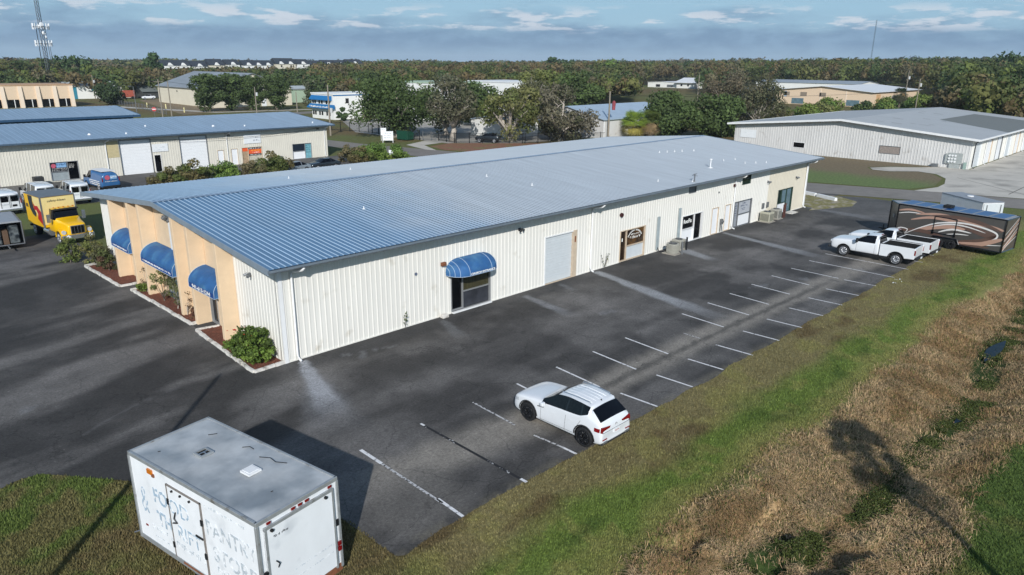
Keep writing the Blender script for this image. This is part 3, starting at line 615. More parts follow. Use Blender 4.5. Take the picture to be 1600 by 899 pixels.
def barrel(y0, y1, label, txt=None, seed=3):
    prof = [(-.02 - 1.03 * math.sin(a * PI / 2 / 8), 2.58 + .74 * math.cos(a * PI / 2 / 8)) for a in range(9)] + [(-1.05, 2.30)]
    mb = MB(); n = len(prof); K = 6
    vs = [(x, y0 + (y1 - y0) * k / K, z + (.012 * math.sin(k * 2.1 + i) if 0 < i < n - 2 else 0)) for i, (x, z) in enumerate(prof) for k in range(K + 1)]
    fs = [(i * (K + 1) + k, i * (K + 1) + k + 1, (i + 1) * (K + 1) + k + 1, (i + 1) * (K + 1) + k) for i in range(n - 1) for k in range(K)]
    mb.add(vs, fs[:-K]); mb.add(vs, fs[-K:], 1)
    for y in (y0, y1): mb.add([(x, y, z) for x, z in prof] + [(-.02, y, 2.30)], [tuple(range(n + 1))], 0)
    o = mb.build('awning', [awning_m, awning_dark], B, label=label)
    p = MB()
    for y in (y0, y1): p.tube([(x - .004, y, z + .004) for x, z in prof] + [(-.03, y, 2.29)], .013, 5)
    p.tube([(-1.055, y0, 2.30), (-1.055, y1, 2.30)], .012, 5); p.build('piping', piping_m, o)
    if txt: text(txt, .30, ink_white, o, (-1.062, (y0 + y1) / 2, 2.345), (PI / 2, 0, -PI / 2), sx=1.35, bold=.006)
    else: scribble(o, lambda s, d, z: (-1.05 - d, s, z), y0 + .3, y1 - .3, 2.39, 2.50, ink_white, seed, d=.01)
    return o
barrel(5.0, 8.2, 'blue barrel awning with white telephone number over the right door', '941-613-1244')
barrel(10.45, 15.35, 'widest blue barrel awning over the middle shopfront', None, 3)
barrel(17.55, 20.75, 'blue barrel awning over the left door', None, 8)
mb = MB(); mb.box(-.09, 0, 12.55, 12.85, 3.2, 5.2); mb.build('conduit_cover', white_paint, B)
mb = MB(); mb.tube([(-.1, 12.0, 5.25), (-.25, 12.7, 5.3), (-.1, 13.5, 5.2)], .035, 6); mb.cyl((-.28, 12.1, 5.2), (-1, 0, -.6), .09, .25, 10); mb.cyl((-.3, 12.8, 5.25), (-1, 0, -.6), .09, .25, 10); mb.box(-.16, -.01, 13.2, 13.5, 5.0, 5.25); mb.build('flood_lights', steel_grey, B)
mb = MB(); mb.cyl((-.2, 2.6, 3.9), (-1, -.6, -.5), .06, .22, 8); mb.cyl((-.2, 2.95, 3.9), (-1, .6, -.5), .06, .22, 8); mb.box(-.1, -.035, 2.7, 2.85, 3.8, 4.0); mb.build('wall_light', steel_grey, B)
mb = MB(); mb.cyl((-.2, 22.3, 4.3), (-1, -.6, -.5), .07, .25, 8); mb.box(-.1, -.035, 22.3, 22.5, 4.1, 4.35); mb.build('wall_light', steel_grey, B)
# roof
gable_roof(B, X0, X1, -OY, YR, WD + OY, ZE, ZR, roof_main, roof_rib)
rake(B, X0 - .05, -OY, YR, WD + OY, ZE, ZR, rake_m, .24); rake(B, X1 - .01, -OY, YR, WD + OY, ZE, ZR, rake_m, .24)
mb = MB(); mb.prism([(YR - .25, ZR + .035 - .25 * SL), (YR, ZR + .055), (YR + .25, ZR + .035 - .25 * SL)], X0, X1, 'x'); mb.build('ridge_cap', mat('ridge_blue', '7f93a8', .5, var=.15, scale=1), B)
mb = MB()
prof = [(-OY - .02, ZE - .02), (-OY - .14, ZE - .0), (-OY - .145, ZE - .10), (-OY - .10, ZE - .155), (-OY - .01, ZE - .155)]
mb.prism(prof, X0 - .05, X1 + .05, 'x'); mb.build('gutter', gutter_m, B)
mb = MB(); mb.prism([(WD + OY + .02, ZE - .02), (WD + OY + .13, ZE), (WD + OY + .1, ZE - .15), (WD + OY + .01, ZE - .15)], X0, X1, 'x'); mb.build('gutter', gutter_m, B)
for s in (.62, 23.15, 42.95, 57.55): downspout(B, P0, s, 4.86, reach=.95)
for i, (x, y) in enumerate([(35.4, -.35), (48.3, 3.0), (48.7, 1.1), (47.4, 1.5), (46.5, 3.2), (49.8, .6), (32.7, 1.1), (21.5, 8.7), (22.5, 5.0), (44, 8.6), (45, 8.4), (46, 8.2), (47, 8.0), (48.5, 7.6), (8.6, 5.6), (10.5, 18), (17, 20)]):
    z = ZE + SL * (min(y, WD - y) + OY); mb = MB(); mb.cyl((x, y, z + .02), (0, 0, 1), .09, .04, 10); mb.cyl((x, y, z + .10), (0, 0, 1), .03, .16, 8); mb.build('roof_vent', white_paint, B)
for (x, y, h) in ((42.1, 2.0, .75), (35.4, -.5, .6)):
    z = ZE + SL * (y + OY); mb = MB(); mb.cyl((x, y, z + .05), (0, 0, 1), .28 if h > .7 else .08, .1, 12, r2=.06); mb.cyl((x, y, z + h / 2), (0, 0, 1), .05, h, 8); mb.cyl((x, y, z + h), (0, 0, 1), .12 if h > .7 else .05, .1, 10)
    if h < .7: mb.box(x - .3, x + .3, y - .02, y + .02, z + h, z + h + .04); mb.box(x - .02, x + .02, y - .25, y + .25, z + h - .12, z + h - .09)
    mb.build('roof_vent', white_paint if h > .7 else steel_grey, B)
# church entrance
f, k = opening(B, P0, 10.48, 13.62, .02, 2.27, [('door', 10.5, 11.36, .16, 2.25, glass_m), ('window', 11.4, 13.6, 1.14, 2.25, curtain_m), ('panel', 11.4, 13.6, .12, 1.14, mat('smoky_panel', '34363c', .35, var=.35, scale=2))], name='entrance_frame')
mb = MB(); pbox(mb, P0, 10.5, 13.6, .046, .2, .01, .09); mb.build('door_step', white_paint, B)
def dome_awning(x0, x1, pr, z0, z1):
    """half-barrel with quarter dome ends"""
    r = .95; prof = [(a * PI / 2 / 8) for a in range(9)]; rows = []
    for i in range(13):                          # left quarter dome, straight run, right quarter dome
        if i <= 5: th = PI / 2 * i / 5; cx = x0 + r - r * math.cos(th); sc = math.sin(th)
        elif i >= 7: th = PI / 2 * (12 - i) / 5; cx = x1 - r + r * math.cos(th); sc = math.sin(th)
        else: cx = (x0 + x1) / 2; sc = 1
        rows.append((cx, sc))
    mb = MB(); vs = []
    for cx, sc in rows:
        for a in prof:
            s = max(sc, .02); vs.append((cx, -pr * s * math.sin(a) - .03, z0 + (z1 - z0) * (s ** .8) * math.cos(a)))
        vs.append((cx, -pr * max(sc, .02) - .03, z0 - .14))
    n = 10; fs = [(i * n + j, (i + 1) * n + j, (i + 1) * n + j + 1, i * n + j + 1) for i in range(12) for j in range(n - 1)]
    mb.add(vs, fs); o = mb.build('awning', awning_m, B, smooth=True, label='domed blue awning lettered for the church entrance')
    p = MB()
    for i in (1, 2, 3, 5, 7, 9, 10): p.tube([Vector(vs[i * n + j]) + Vector((0, -.008, .008)) for j in range(n)], .013, 5)
    p.tube([Vector(vs[i * n + n - 1]) + Vector((0, -.005, 0)) for i in range(13)], .013, 5); p.build('piping', piping_m, o)
    t = text('CHURCH ENTRANCE', .17, ink_white, o, ((x0 + x1) / 2 + .15, -pr - .045, z0 - .10), sx=1.15, bold=.005); return o
dome_awning(10.1, 13.7, 1.05, 2.52, 3.28)
mb = MB(); pbox(mb, P0, 9.75, 10.05, .04, .2, 3.02, 3.22); mb.cyl((9.9, -.2, 3.12), (0, 1, .2), .09, .12, 8); mb.build('wall_light', rust_m, B)
mb = MB(); mb.cyl((8.0, -.045, 2.9), (0, 1, 0), .09, .03, 12); mb.build('round_tag', ink_slate, B)
# rolling door with tan right jamb
mb = MB()
for i in range(16): pbox(mb, P0, 18.53, 21.28, -.13, -.10 + (.018 if i % 2 else 0), .04 + i * .197, .04 + i * .197 + .19)
mb.build('rolling_door', off_white, B)
mb = MB(); pbox(mb, P0, 18.45, 18.53, -.15, .045, 0, 3.26); pbox(mb, P0, 18.53, 21.3, -.15, .03, 3.18, 3.26); mb.build('door_frame', white_paint, B)
mb = MB(); pbox(mb, P0, 21.3, 21.68, -.15, .05, 0, 3.26); pbox(mb, P0, 18.53, 21.3, -.06, .04, 0, .05); mb.build('door_jamb', tan_trim, B)
mb = MB(); pbox(mb, P0, 21.42, 21.52, .05, .09, 2.45, 2.85); mb.build('latch', rust_m, B)
# brown glass shop
f, k = opening(B, P0, 26.6, 29.75, .03, 2.36, [('door', 26.6, 27.42, .1, 2.3, glass_brown), ('window', 27.42, 29.7, 1.1, 2.3, glass_brown), ('panel', 27.42, 29.7, .06, 1.1, off_white)], tan_trim, name='shopfront_frame')
a0 = MB()
for i in range(17):
    if i in (8,): continue
    th = R(150 - i * 7.5); cx, cz = 28.55 + .95 * math.cos(th), 1.35 + .82 * math.sin(th); u = Vector((math.sin(th), 0, -math.cos(th))) * .035; v = Vector((math.cos(th), 0, math.sin(th))) * .06
    a0.add([tuple(Vector((cx, .075, cz)) + s * u + t_ * v) for s, t_ in ((-1, -1), (1, -1), (1, 1), (-1, 1))], [(0, 1, 2, 3)])
a0.build('arched_lettering', ink_white, f)
scribble(f, P0, 27.95, 29.25, 1.55, 1.75, ink_white, 5, d=-.075, back=-.085); scribble(f, P0, 28.1, 29.1, 1.82, 1.93, ink_white, 6, d=-.075, back=-.085)
mb = MB(); pbox(mb, P0, 26.95, 27.05, -.085, -.07, 1.5, 1.75); mb.build('sticker', ink_white, f)
mb = MB(); mb.cyl((26.55, -.09, 3.58), (0, 1, 0), .16, .14, 12); mb.build('alarm_bell', mat('dark_red_paint', '3a1718', .5), B)
# tall flat conduit covers
for (s, z0, z1) in ((31.25, .17, 2.77), (34.2, .3, 3.05)):
    mb = MB(); pbox(mb, P0, s, s + .28, .036, .13, z0, z1); mb.build('conduit_cover', mat('grey_conduit_cover', '98a3a6', .5), B)
# fitness shop
f, k = opening(B, P0, 34.85, 38.0, .03, 2.3, [('window', 34.9, 36.75, 1.14, 2.25, glass_m), ('panel', 34.9, 36.75, .06, 1.14, white_door), ('door', 36.75, 37.75, .08, 2.2, glass_m)], white_paint, name='shopfront_frame')
text('RooFix', .46, ink_white, f, (35.85, .078, 1.6), sx=.92, bold=.01)
for (s0, s1) in ((39.5, 40.6), (41.68, 42.68)):
    opening(B, P0, s0, s1, .0, 2.32, [('door', s0, s1, 0, 2.3, white_door)], tan_trim, .05, .05, name='door_frame')
mb = MB(); pbox(mb, P0, 40.95, 41.2, .04, .22, .75, 1.2); mb.cyl((41.05, -.26, 1.0), (0, 1, 0), .11, .12, 12); mb.tube([(41.0, -.08, .75), (41.0, -.1, .1)], .04, 6); mb.tube([(41.25, -.08, .6), (41.3, -.15, .1)], .03, 6); mb.build('electric_meter', steel_grey, B)
# framed pale shop
f, k = opening(B, P0, 43.33, 46.5, .03, 2.36, [('door', 43.4, 44.12, .06, 2.3, mat('frosted_glass', '8f949b', .3, var=.15, scale=3)), ('window', 44.12, 46.4, 1.12, 2.3, mat('pale_sign_window', 'aaaeb4', .25, var=.08)), ('panel', 44.12, 46.4, .06, 1.12, white_door)], steel_grey, name='shopfront_frame')
for i, (a, b_, z, h) in enumerate([(44.9, 45.7, 1.98, .16), (44.7, 45.9, 1.74, .17), (44.8, 45.6, 1.55, .08), (44.9, 45.5, 1.42, .06)]): scribble(f, P0, a, b_, z, z + h, ink_slate, 20 + i, d=-.075, back=-.085)
for i in range(5): scribble(f, P0, 43.5, 44.0, 1.9 - i * .22, 1.99 - i * .22, ink_slate, 30 + i, d=-.075, back=-.085)
opening(B, P0, 44.35, 45.85, 3.78, 4.69, [('pane', 44.4, 45.8, 4.25, 4.65, glass_green), ('pane', 44.4, 45.8, 3.8, 4.25, glass_green)], mat('dark_green_frame', '2c4038', .5), .05, .06, name='upper_window')
opening(B, P0, 35.55, 36.6, 4.05, 4.64, [('louvre', 35.6, 36.55, 4.08, 4.6, steel_grey)], steel_grey, .05, .04, name='wall_vent')
mb = MB(); mb.cyl((42.9, -.09, 3.9), (0, 1, 0), .14, .14, 12); mb.build('alarm_bell', mat('dark_red_paint', '3a1718', .5), B)
mb = MB(); mb.cyl((40.3, -.05, 3.6), (0, 1, 0), .08, .05, 10); mb.build('round_tag', steel_grey, B)
for s, z in ((16.1, 4.15), (49.3, 3.55), (55.4, 3.35)): wall_light(B, P0, s, z, dark_metal if s < 20 else steel_grey)
f, k = opening(B, P0, 51.75, 54.95, .03, 2.45, [('window', 51.8, 52.6, 1.1, 2.4, glass_green), ('window', 52.6, 53.7, 1.1, 2.4, glass_blue), ('panel', 51.8, 53.7, .06, 1.1, white_door), ('door', 53.7, 54.8, .08, 2.4, glass_blue)], mat('dark_green_frame', '2c4038', .5), name='shopfront_frame')
mb = MB(); pbox(mb, P0, 53.5, 54.8, .06, .9, .0, .08); mb.build('door_step', curb_paint, B)
for s in (48.6, 49.5): mb = MB(); pbox(mb, P0, s, s + .25, .04, .16, 1.1, 1.6); mb.build('disconnect_box', steel_grey, B)
# small items near the wall
def weed(x, y, h, n, seed, label, red=False):
    r = random.Random(seed); mb = MB()
    for i in range(n):
        a = r.uniform(0, 6.28); p = Vector((0, 0, 0)); path = [p.copy()]
        for j in range(4): p = p + Vector((math.cos(a) * h * .08, math.sin(a) * h * .05, h / 4 * r.uniform(.7, 1))); path.append(p.copy())
        mb.tube(path, .012, 4)
        for j in range(7): q = path[r.randint(1, 4)] + Vector((r.uniform(-.1, .1), r.uniform(-.1, .05), r.uniform(-.05, .1))); s = .05; mb.add([q, q + Vector((s, r.uniform(-s, s), s)), q + Vector((0, r.uniform(-s, s), s * 1.6)), q + Vector((-s, 0, s))], [(0, 1, 2, 3)], 1)
    o = mb.build('wall_weed', [bark_m, mat('weed_leaf', '4d5a33', .8, var=.3)], loc=(x, y, 0)); tag(o, label, 'weed')
weed(7.9 - .9, -.22, .95, 3, 1, 'thin weed climbing the white wall left of the church entrance')
weed(24.6, -.25, 1.1, 4, 2, 'dry weed by the downspout right of the rolling door')
mb = MB(); mb.box(-.22, .22, -.14, .14, 0, .2); mb.build('splash_block', curb_paint, loc=(9.75, -.3, .005), bevel=.02); tag(bpy.data.objects['splash_block'], 'small white concrete block by the wall left of the church door', 'block')

# garden beds with painted kerbs
def curb(parent, pts, w=.16, h=.14, seed=0):
    r = random.Random(seed); mb = MB()
    for i in range(len(pts) - 1):
        a, b_ = Vector(pts[i]), Vector(pts[i + 1]); L_ = (b_ - a).length; n = max(1, round(L_ / .62)); d = (b_ - a) / n; nn = Vector((-d.y, d.x)).normalized()
        for k in range(n):
            p = a + d * k + nn * r.uniform(-.03, .03); q = a + d * (k + 1) + nn * r.uniform(-.03, .03) - d.normalized() * .025; hh = h + r.uniform(-.02, .02)
            u = nn * w / 2
            mb.add([(*(p - u), 0), (*(q - u), 0), (*(q + u), 0), (*(p + u), 0), (*(p - u * .8), hh), (*(q - u * .8), hh), (*(q + u * .8), hh), (*(p + u * .8), hh)], [(0, 1, 5, 4), (1, 2, 6, 5), (2, 3, 7, 6), (3, 0, 4, 7), (4, 5, 6, 7)])
    return mb.build('kerb', curb_paint, parent)
def bed(pts, kp, label, seed):
    t = empty('garden_bed', (0, 0, 0), 0, label, 'garden bed', 'garden beds along the tan front')
    mb = MB(); tris = geometry.tessellate_polygon([[Vector((p[0], p[1], 0)) for p in pts]]); mb.add([(p[0], p[1], .06) for p in pts], [tuple(q) for q in tris]); mb.build('mulch', mulch_m, t)
    r = random.Random(seed); ch = MB(); xs = [p[0] for p in pts]; ys = [p[1] for p in pts]
    for i in range(int(90 * (max(ys) - min(ys)))):
        x, y = r.uniform(min(xs) + .1, max(xs) - .05), r.uniform(min(ys) + .1, max(ys) - .1); a = r.uniform(0, 3.14); l = r.uniform(.03, .08); w = .015; u = Vector((math.cos(a) * l, math.sin(a) * l, r.uniform(-.01, .02))); v = Vector((-math.sin(a) * w, math.cos(a) * w, 0)); c = Vector((x, y, .085))
        ch.add([c - u - v, c + u - v, c + u + v, c - u + v], [(0, 1, 2, 3)])
    ch.build('wood_chips', mat('wood_chip', '7c4a38', .95, var=.5, scale=9), t)['kind'] = 'stuff'
    curb(t, kp, seed=seed); return t
bed([(-1.55, .1), (-.04, .1), (-.04, 7.1), (-1.25, 7.3)], [(0, .02), (-1.62, .02), (-1.3, 7.3), (-.1, 7.08)], 'mulch bed with painted kerb at the near corner holding the red flowered bush', 1)
bed([(-1.1, 8.6), (-.04, 8.6), (-.04, 17.0), (-1.2, 17.2)], [(-.1, 8.52), (-1.1, 8.45), (-1.16, 13), (-1.28, 17.3), (-.1, 17.1)], 'long mulch bed with painted kerb below the widest awning', 2)
bed([(-1.55, 18.7), (-.04, 18.7), (-.04, 25.2), (-1.6, 25.2)], [(-.1, 18.55), (-1.55, 18.6), (-1.7, 25.4), (-.1, 25.6)], 'mulch bed with painted kerb below the leftmost awning', 3)

# air conditioners
def ac_unit(x, y, w, h, label, roundish=False, rz=0, m=ac_m):
    t = empty('air_conditioner', (x, y, .0), rz, label, 'air conditioner'); mb = MB()
    if roundish:
        for i in range(28):
            a = 2 * PI * i / 28; mb.box(math.cos(a) * w / 2 - .012, math.cos(a) * w / 2 + .012, math.sin(a) * w / 2 - .03, math.sin(a) * w / 2 + .03, .1, h - .06)
        mb.cyl((0, 0, h / 2), (0, 0, 1), w / 2 - .03, h - .1, 28); mb.build('casing', m, t)
        q = MB(); q.cyl((0, 0, h - .03), (0, 0, 1), w / 2 + .03, .07, 28); q.build('top_cover', m, t)
    else:
        mb.box(-w / 2, w / 2, -w / 2, w / 2, .06, h); mb.build('casing', m, t, bevel=.02)
        q = MB()
        for s in (-1, 1):
            for i in range(9): z = .16 + i * (h - .3) / 9; q.box(-w / 2 + .06, w / 2 - .06, s * (w / 2 + .004) - .006, s * (w / 2 + .004) + .006, z, z + .03); q.box(s * (w / 2 + .004) - .006, s * (w / 2 + .004) + .006, -w / 2 + .06, w / 2 - .06, z, z + .03)
        q.build('louvres', ac_dark, t)
    g = MB(); g.cyl((0, 0, h + .012), (0, 0, 1), w * .36, .02, 24); g.build('fan_grille', ac_dark, t)
    g = MB()
    for rr in (.12, .22, .32):
        g.tube([(math.cos(a * PI / 10) * w * rr, math.sin(a * PI / 10) * w * rr, h + .035) for a in range(21)], .008, 4, cap=False)
    for a in range(4): g.tube([(math.cos(a * PI / 4) * w * .36, math.sin(a * PI / 4) * w * .36, h + .03), (-math.cos(a * PI / 4) * w * .36, -math.sin(a * PI / 4) * w * .36, h + .03)], .007, 4)
    g.build('fan_guard', steel_grey, t)
    mb = MB(); mb.box(-w / 2 - .12, w / 2 + .12, -w / 2 - .12, w / 2 + .12, .006, .06); mb.build('pad', concrete, t); return t
ac_unit(31.85, -1.2, .92, .78, 'round-bodied tan air conditioner on a pad beside the brown glass shop', True)
ac_unit(33.35, -.78, .8, .82, 'square air conditioner behind the steel post by the dark lettered window')
ac_unit(48.35, -.75, .95, .95, 'pale air conditioner left of the dark one at the far end of the wall', m=mat('pale_ac_casing', 'a9a795', .6))
ac_unit(50.3, -.7, .8, .95, 'dark grey air conditioner beside two brown posts at the far end')
mb = MB(); mb.tube([(31.4, -.1, .35), (31.35, -.3, .1), (31.5, -.7, .12)], .04, 6); o = mb.build('refrigerant_pipe', dark_metal); tag(o, 'black insulated pipe from the wall to the round air conditioner', 'pipe')
def bollard(x, y, h, m, label, grp):
    mb = MB(); mb.cyl((0, 0, h / 2), (0, 0, 1), .07, h, 10); mb.cyl((0, 0, h + .01), (0, 0, 1), .055, .03, 10); o = mb.build('bollard', m, loc=(x, y, 0)); tag(o, label, 'bollard', grp)
bollard(32.15, -1.85, .95, steel_grey, 'grey steel post in front of the round air conditioner', 'guard posts by the air conditioners'); bollard(33.6, -1.35, 1.0, dark_metal, 'dark post just right of the square air conditioner', 'guard posts by the air conditioners')
brp = mat('brown_painted_post', '4b2a22', .6); bollard(51.0, -1.1, 1.3, brp, 'left brown post by the dark grey air conditioner', 'guard posts by the air conditioners'); bollard(51.55, -1.0, 1.35, brp, 'right brown post by the dark grey air conditioner', 'guard posts by the air conditioners')
# parking stops on the island
for i, (x0, y0, x1, y1) in enumerate([(66.1, 4.1, 65.2, 1.75), (0, 0, 1, 1), (65.1, 1.5, 63.9, -1.0)]):
    if i == 1: continue
    d = Vector((x1 - x0, y1 - y0)); mb = MB(); L_ = d.length; mb.prism([(-.2, 0), (.2, 0), (.15, .34), (-.15, .34)], -L_ / 2, L_ / 2, 'y'); o = mb.build('parking_stop', white_paint, bevel=.015, loc=((x0 + x1) / 2, (y0 + y1) / 2, .016)); o.rotation_euler = (0, 0, math.atan2(-d.x, d.y)); tag(o, ['farther white concrete parking stop on the grass island', '', 'nearer white concrete parking stop on the grass island'][i], 'parking stop', 'white parking stops on the island')

# ------------------------------------------------------------------ left neighbour building
K = 1.0123
def cx(x): return -15.04 + (x + 15.04) * K
YB = 68.2; PB = PY(YB)
N = empty('workshop_building', (0, YB, 0), 0, 'cream metal workshop row with faded blue roof and two tall white rolling doors', 'building')
def inN(o): o.parent = N; return o
NB = empty('tmp', (0, 0, 0)); 
PBl = lambda s, d, z: (s, -d, z)
op = [(cx(14.17), cx(17.95), 0, 4.35), (cx(21.44), cx(25.07), 0, 4.35), (cx(6.45), cx(9.42), .1, 2.3), (cx(18.12), cx(18.97), 0, 2.25), (cx(26.29), cx(27.2), 0, 2.2), (cx(28.2), cx(29.15), 0, 2.25), (cx(29.72), cx(32.7), 0, 2.3), (cx(37.37), cx(40.45), 0, 2.25), (cx(.1), cx(1.3), 0, 2.3)]
mb = MB(); ribbed(mb, 43.9, lambda s: 4.78, PBl, op, pitch=.305, s0=-42); mb.build('front_wall', cream_wall, N)
mb = MB(); mb.box(-42, 43.8, .25, .35, 0, 4.7); mb.build('inner_wall', dark_metal, N)
mb = MB(); mb.box(43.8, 43.9, 0, 25.7, 0, 4.7); mb.prism([(0, 4.7), (25.7, 4.7), (12.8, 5.85)], 43.8, 43.9, 'x'); mb.build('end_wall', white_wall, N)
gable_roof(N, -42, 44.8, -.9, 12.8, 26.5, 4.79, 5.98, roof_blue, roof_blue, pitch=.61)
rake(N, 44.8, -.9, 12.8, 26.5, 4.79, 5.98, mat('slate_blue_trim', '45586a', .5), .22)
mb = MB(); mb.prism([(-.92, 4.79), (-1.06, 4.8), (-1.05, 4.62), (-.92, 4.62)], -42, 44.8, 'x'); mb.build('gutter', mat('slate_blue_trim', '45586a', .5), N)
for i, (s0, s1) in enumerate(((op[0][0], op[0][1]), (op[1][0], op[1][1]))):
    mb = MB()
    for j in range(22): pbox(mb, PBl, s0 + .08, s1 - .08, -.13, -.10 + (.018 if j % 2 else 0), .02 + j * .196, .02 + j * .196 + .19)
    mb.build('rolling_door', white_door, N)
    mb = MB(); pbox(mb, PBl, s0, s0 + .08, -.15, .06, 0, 4.35); pbox(mb, PBl, s1 - .08, s1, -.15, .06, 0, 4.35); pbox(mb, PBl, s0 + .08, s1 - .08, -.15, .05, 4.27, 4.35); mb.build('door_frame', steel_grey, N)
s0, s1 = op[2][:2]; mid = cx(8.3)
f, k = opening(N, PBl, s0, s1, .1, 2.3, [('window', s0, mid, 1.15, 2.28, mat('dark_sign_panel', '141821', .3)), ('panel', s0, mid, .1, 1.15, mat('grey_door_panel', '8f989c', .5)), ('door', mid, s1, .1, 2.28, glass_m)], frame_m, name='shopfront_frame')
mb = MB(); mb.cyl((s0 + .42, .082, 1.85), (0, 1, 0), .26, .015, 20); mb.build('round_logo', mat('pink_red_logo', 'b4566a', .5), f)
mb = MB(); pbox(mb, PBl, s0 + .72, mid - .1, -.088, -.075, 1.62, 2.18); mb.build('name_panel', mat('pale_blue_panel', '7fa6cc', .5), f)
scribble(f, PBl, s0 + .76, mid - .14, 1.86, 2.08, mat('navy_print', '1e4a78', .5), 7, d=-.06, back=-.07); scribble(f, PBl, s0 + .2, mid - .12, 1.46, 1.56, ink_white, 8, d=-.06, back=-.07); scribble(f, PBl, s0 + .2, mid - .12, 1.26, 1.36, ink_white, 9, d=-.06, back=-.07)
for i in range(4): scribble(f, PBl, mid + .15, mid + .7, 1.9 - i * .14, 1.98 - i * .14, ink_white, 40 + i, d=-.06, back=-.07)
for i in (3, 4, 5):
    s0, s1, _, z1 = op[i]; opening(N, PBl, s0, s1, 0, z1, [('door', s0, s1, 0, z1, glass_m if i == 3 else white_door)], white_paint if i == 3 else tan_trim, .05, .05, name='door_frame')
s0, s1 = op[6][:2]; mid = s0 + .95
f, k = opening(N, PBl, s0, s1, 0, 2.3, [('door', s0, mid, 0, 2.28, mat('tan_poster_door', 'a08a70', .5, var=.3, scale=3)), ('window', mid, s1, 0, 2.28, mat('pale_poster', 'b8b2a2', .5, var=.25, scale=4))], tan_trim, name='shopfront_frame')
org = mat('orange_sign', 'dd5b2d', .5, var=.1)
mb = MB(); pbox(mb, PBl, mid + .1, s1 - .12, -.088, -.06, 1.35, 1.95); mb.build('orange_sign', org, f)
mb = MB(); pbox(mb, PBl, mid + .1, s1 - .12, -.088, -.058, 1.97, 2.2); pbox(mb, PBl, mid + .1, s1 - .12, -.088, -.058, 1.08, 1.33); mb.build('black_sign_band', ink_dark, f)
scribble(f, PBl, mid + .25, s1 - .2, 2.02, 2.15, ink_white, 50, d=-.045, back=-.058); scribble(f, PBl, mid + .25, s1 - .25, 1.13, 1.26, ink_white, 51, d=-.045, back=-.058); scribble(f, PBl, mid + .5, s1 - .3, 1.72, 1.88, mat('yellow_print', 'f0c050', .5), 52, d=-.045, back=-.06); scribble(f, PBl, mid + .6, s1 - .4, 1.45, 1.6, ink_white, 53, d=-.045, back=-.06)
mb = MB(); pbox(mb, PBl, s0 + .06, mid - .05, -.088, -.065, 1.75, 2.25); mb.build('orange_sign', org, f)
s0, s1 = op[7][:2]; mid = cx(39.4)
f, k = opening(N, PBl, s0, s1, 0, 2.25, [('window', s0, mid, 1.15, 2.22, mat('dark_slate_glass', '1e2734', .3)), ('panel', s0, mid, 0, 1.15, white_door), ('door', mid, s1, 0, 2.22, mat('teal_poster_door', '6fa3ae', .4, var=.25, scale=3))], frame_m, name='shopfront_frame')
for i in range(4): scribble(f, PBl, mid + .15, s1 - .15, 1.85 - i * .33, 1.99 - i * .33, mat('teal_print', '2d6a7c', .5), 60 + i, d=-.06, back=-.07)
s0, s1 = op[8][:2]; opening(N, PBl, s0, s1, 0, 2.3, [('door', s0, s1, 0, 2.3, mat('grey_door_panel', '8f989c', .5))], frame_m, name='door_frame')
mb = MB(); pbox(mb, PBl, cx(30.14), cx(32.6), .04, .1, 2.8, 4.05); sg = mb.build('wall_sign', sign_white, N)
scribble(sg, PBl, cx(31.5), cx(32.3), 3.1, 3.3, ink_slate, 70, d=.115, back=.1); scribble(sg, PBl, cx(31.8), cx(32.2), 3.55, 3.68, ink_slate, 71, d=.115, back=.1)
mb = MB(); pbox(mb, PBl, cx(18.0), cx(19.95), .04, .09, 2.62, 3.6); sg = mb.build('wall_sign', sign_white, N)
scribble(sg, PBl, cx(18.3), cx(19.6), 3.1, 3.25, ink_grey, 72, d=.105, back=.09); scribble(sg, PBl, cx(18.2), cx(19.7), 2.8, 2.9, ink_grey, 73, d=.105, back=.09)
mb = MB(); pbox(mb, PBl, cx(12.8), cx(14.1), .026, .032, 2.3, 4.3); mb.build('patched_wall_panel', mat('tan_wall_patch', 'b9ac86', .6, var=.1), N)
for s in (cx(12.65), cx(27.7), 43.4): downspout(N, PBl, s, 4.6)
for s, z in ((cx(4.3), 4.2), (cx(28.0), 4.15), (cx(41.6), 4.25)): wall_light(N, PBl, s, z, white_paint if s < 10 else dark_metal)
for i, (x, y) in enumerate([(12, 2.0), (28, 3.2), (32, 2.0), (42.5, 1.5), (20, 6), (16, 1.2)]):
    z = 4.79 + SL * (y + .9); mb = MB(); mb.cyl((x, y, z + .08), (0, 0, 1), .22 if i < 2 else .12, .18, 10, r2=.1); mb.build('roof_vent', white_paint, N)
bpy.data.objects.remove(NB)
ac_unit(5.0, 66.6, 1.0, 1.0, 'dark boxy air conditioner on a slab behind the white vans', m=ac_dark)
ac_unit(35.4, 67.2, .95, .75, 'grey air conditioner below the cable on the cream wall', True, m=steel_grey)
# second blue-roofed row behind it
N2 = empty('workshop_building', (0, 106.9, 0), 0, 'low building behind with plain blue roof and dark blue eave', 'building')
mb = MB(); ribbed(mb, 29.2, lambda s: 4.7, PBl, [], pitch=.6, s0=-60); mb.build('front_wall', mat('dark_blue_wall', '33536e', .5), N2)
mb = MB(); mb.box(29.1, 29.2, 0, 22, 0, 4.7); mb.build('end_wall', mat('dark_blue_wall', '33536e', .5), N2)
gable_roof(N2, -60, 30.1, -.9, 11, 22.9, 4.8, 5.8, roof_blue, roof_blue, pitch=.61); rake(N2, 30.1, -.9, 11, 22.9, 4.8, 5.8, mat('deep_blue_trim', '2b4a68', .5), .3)
mb = MB(); mb.prism([(-.92, 4.8), (-1.06, 4.8), (-1.05, 4.45), (-.92, 4.45)], -60, 30.1, 'x'); mb.build('gutter', mat('deep_blue_trim', '2b4a68', .5), N2)
mb = MB(); mb.box(29.2, 29.35, 1, 2.2, 0, 2.2); mb.build('door', white_door, N2)

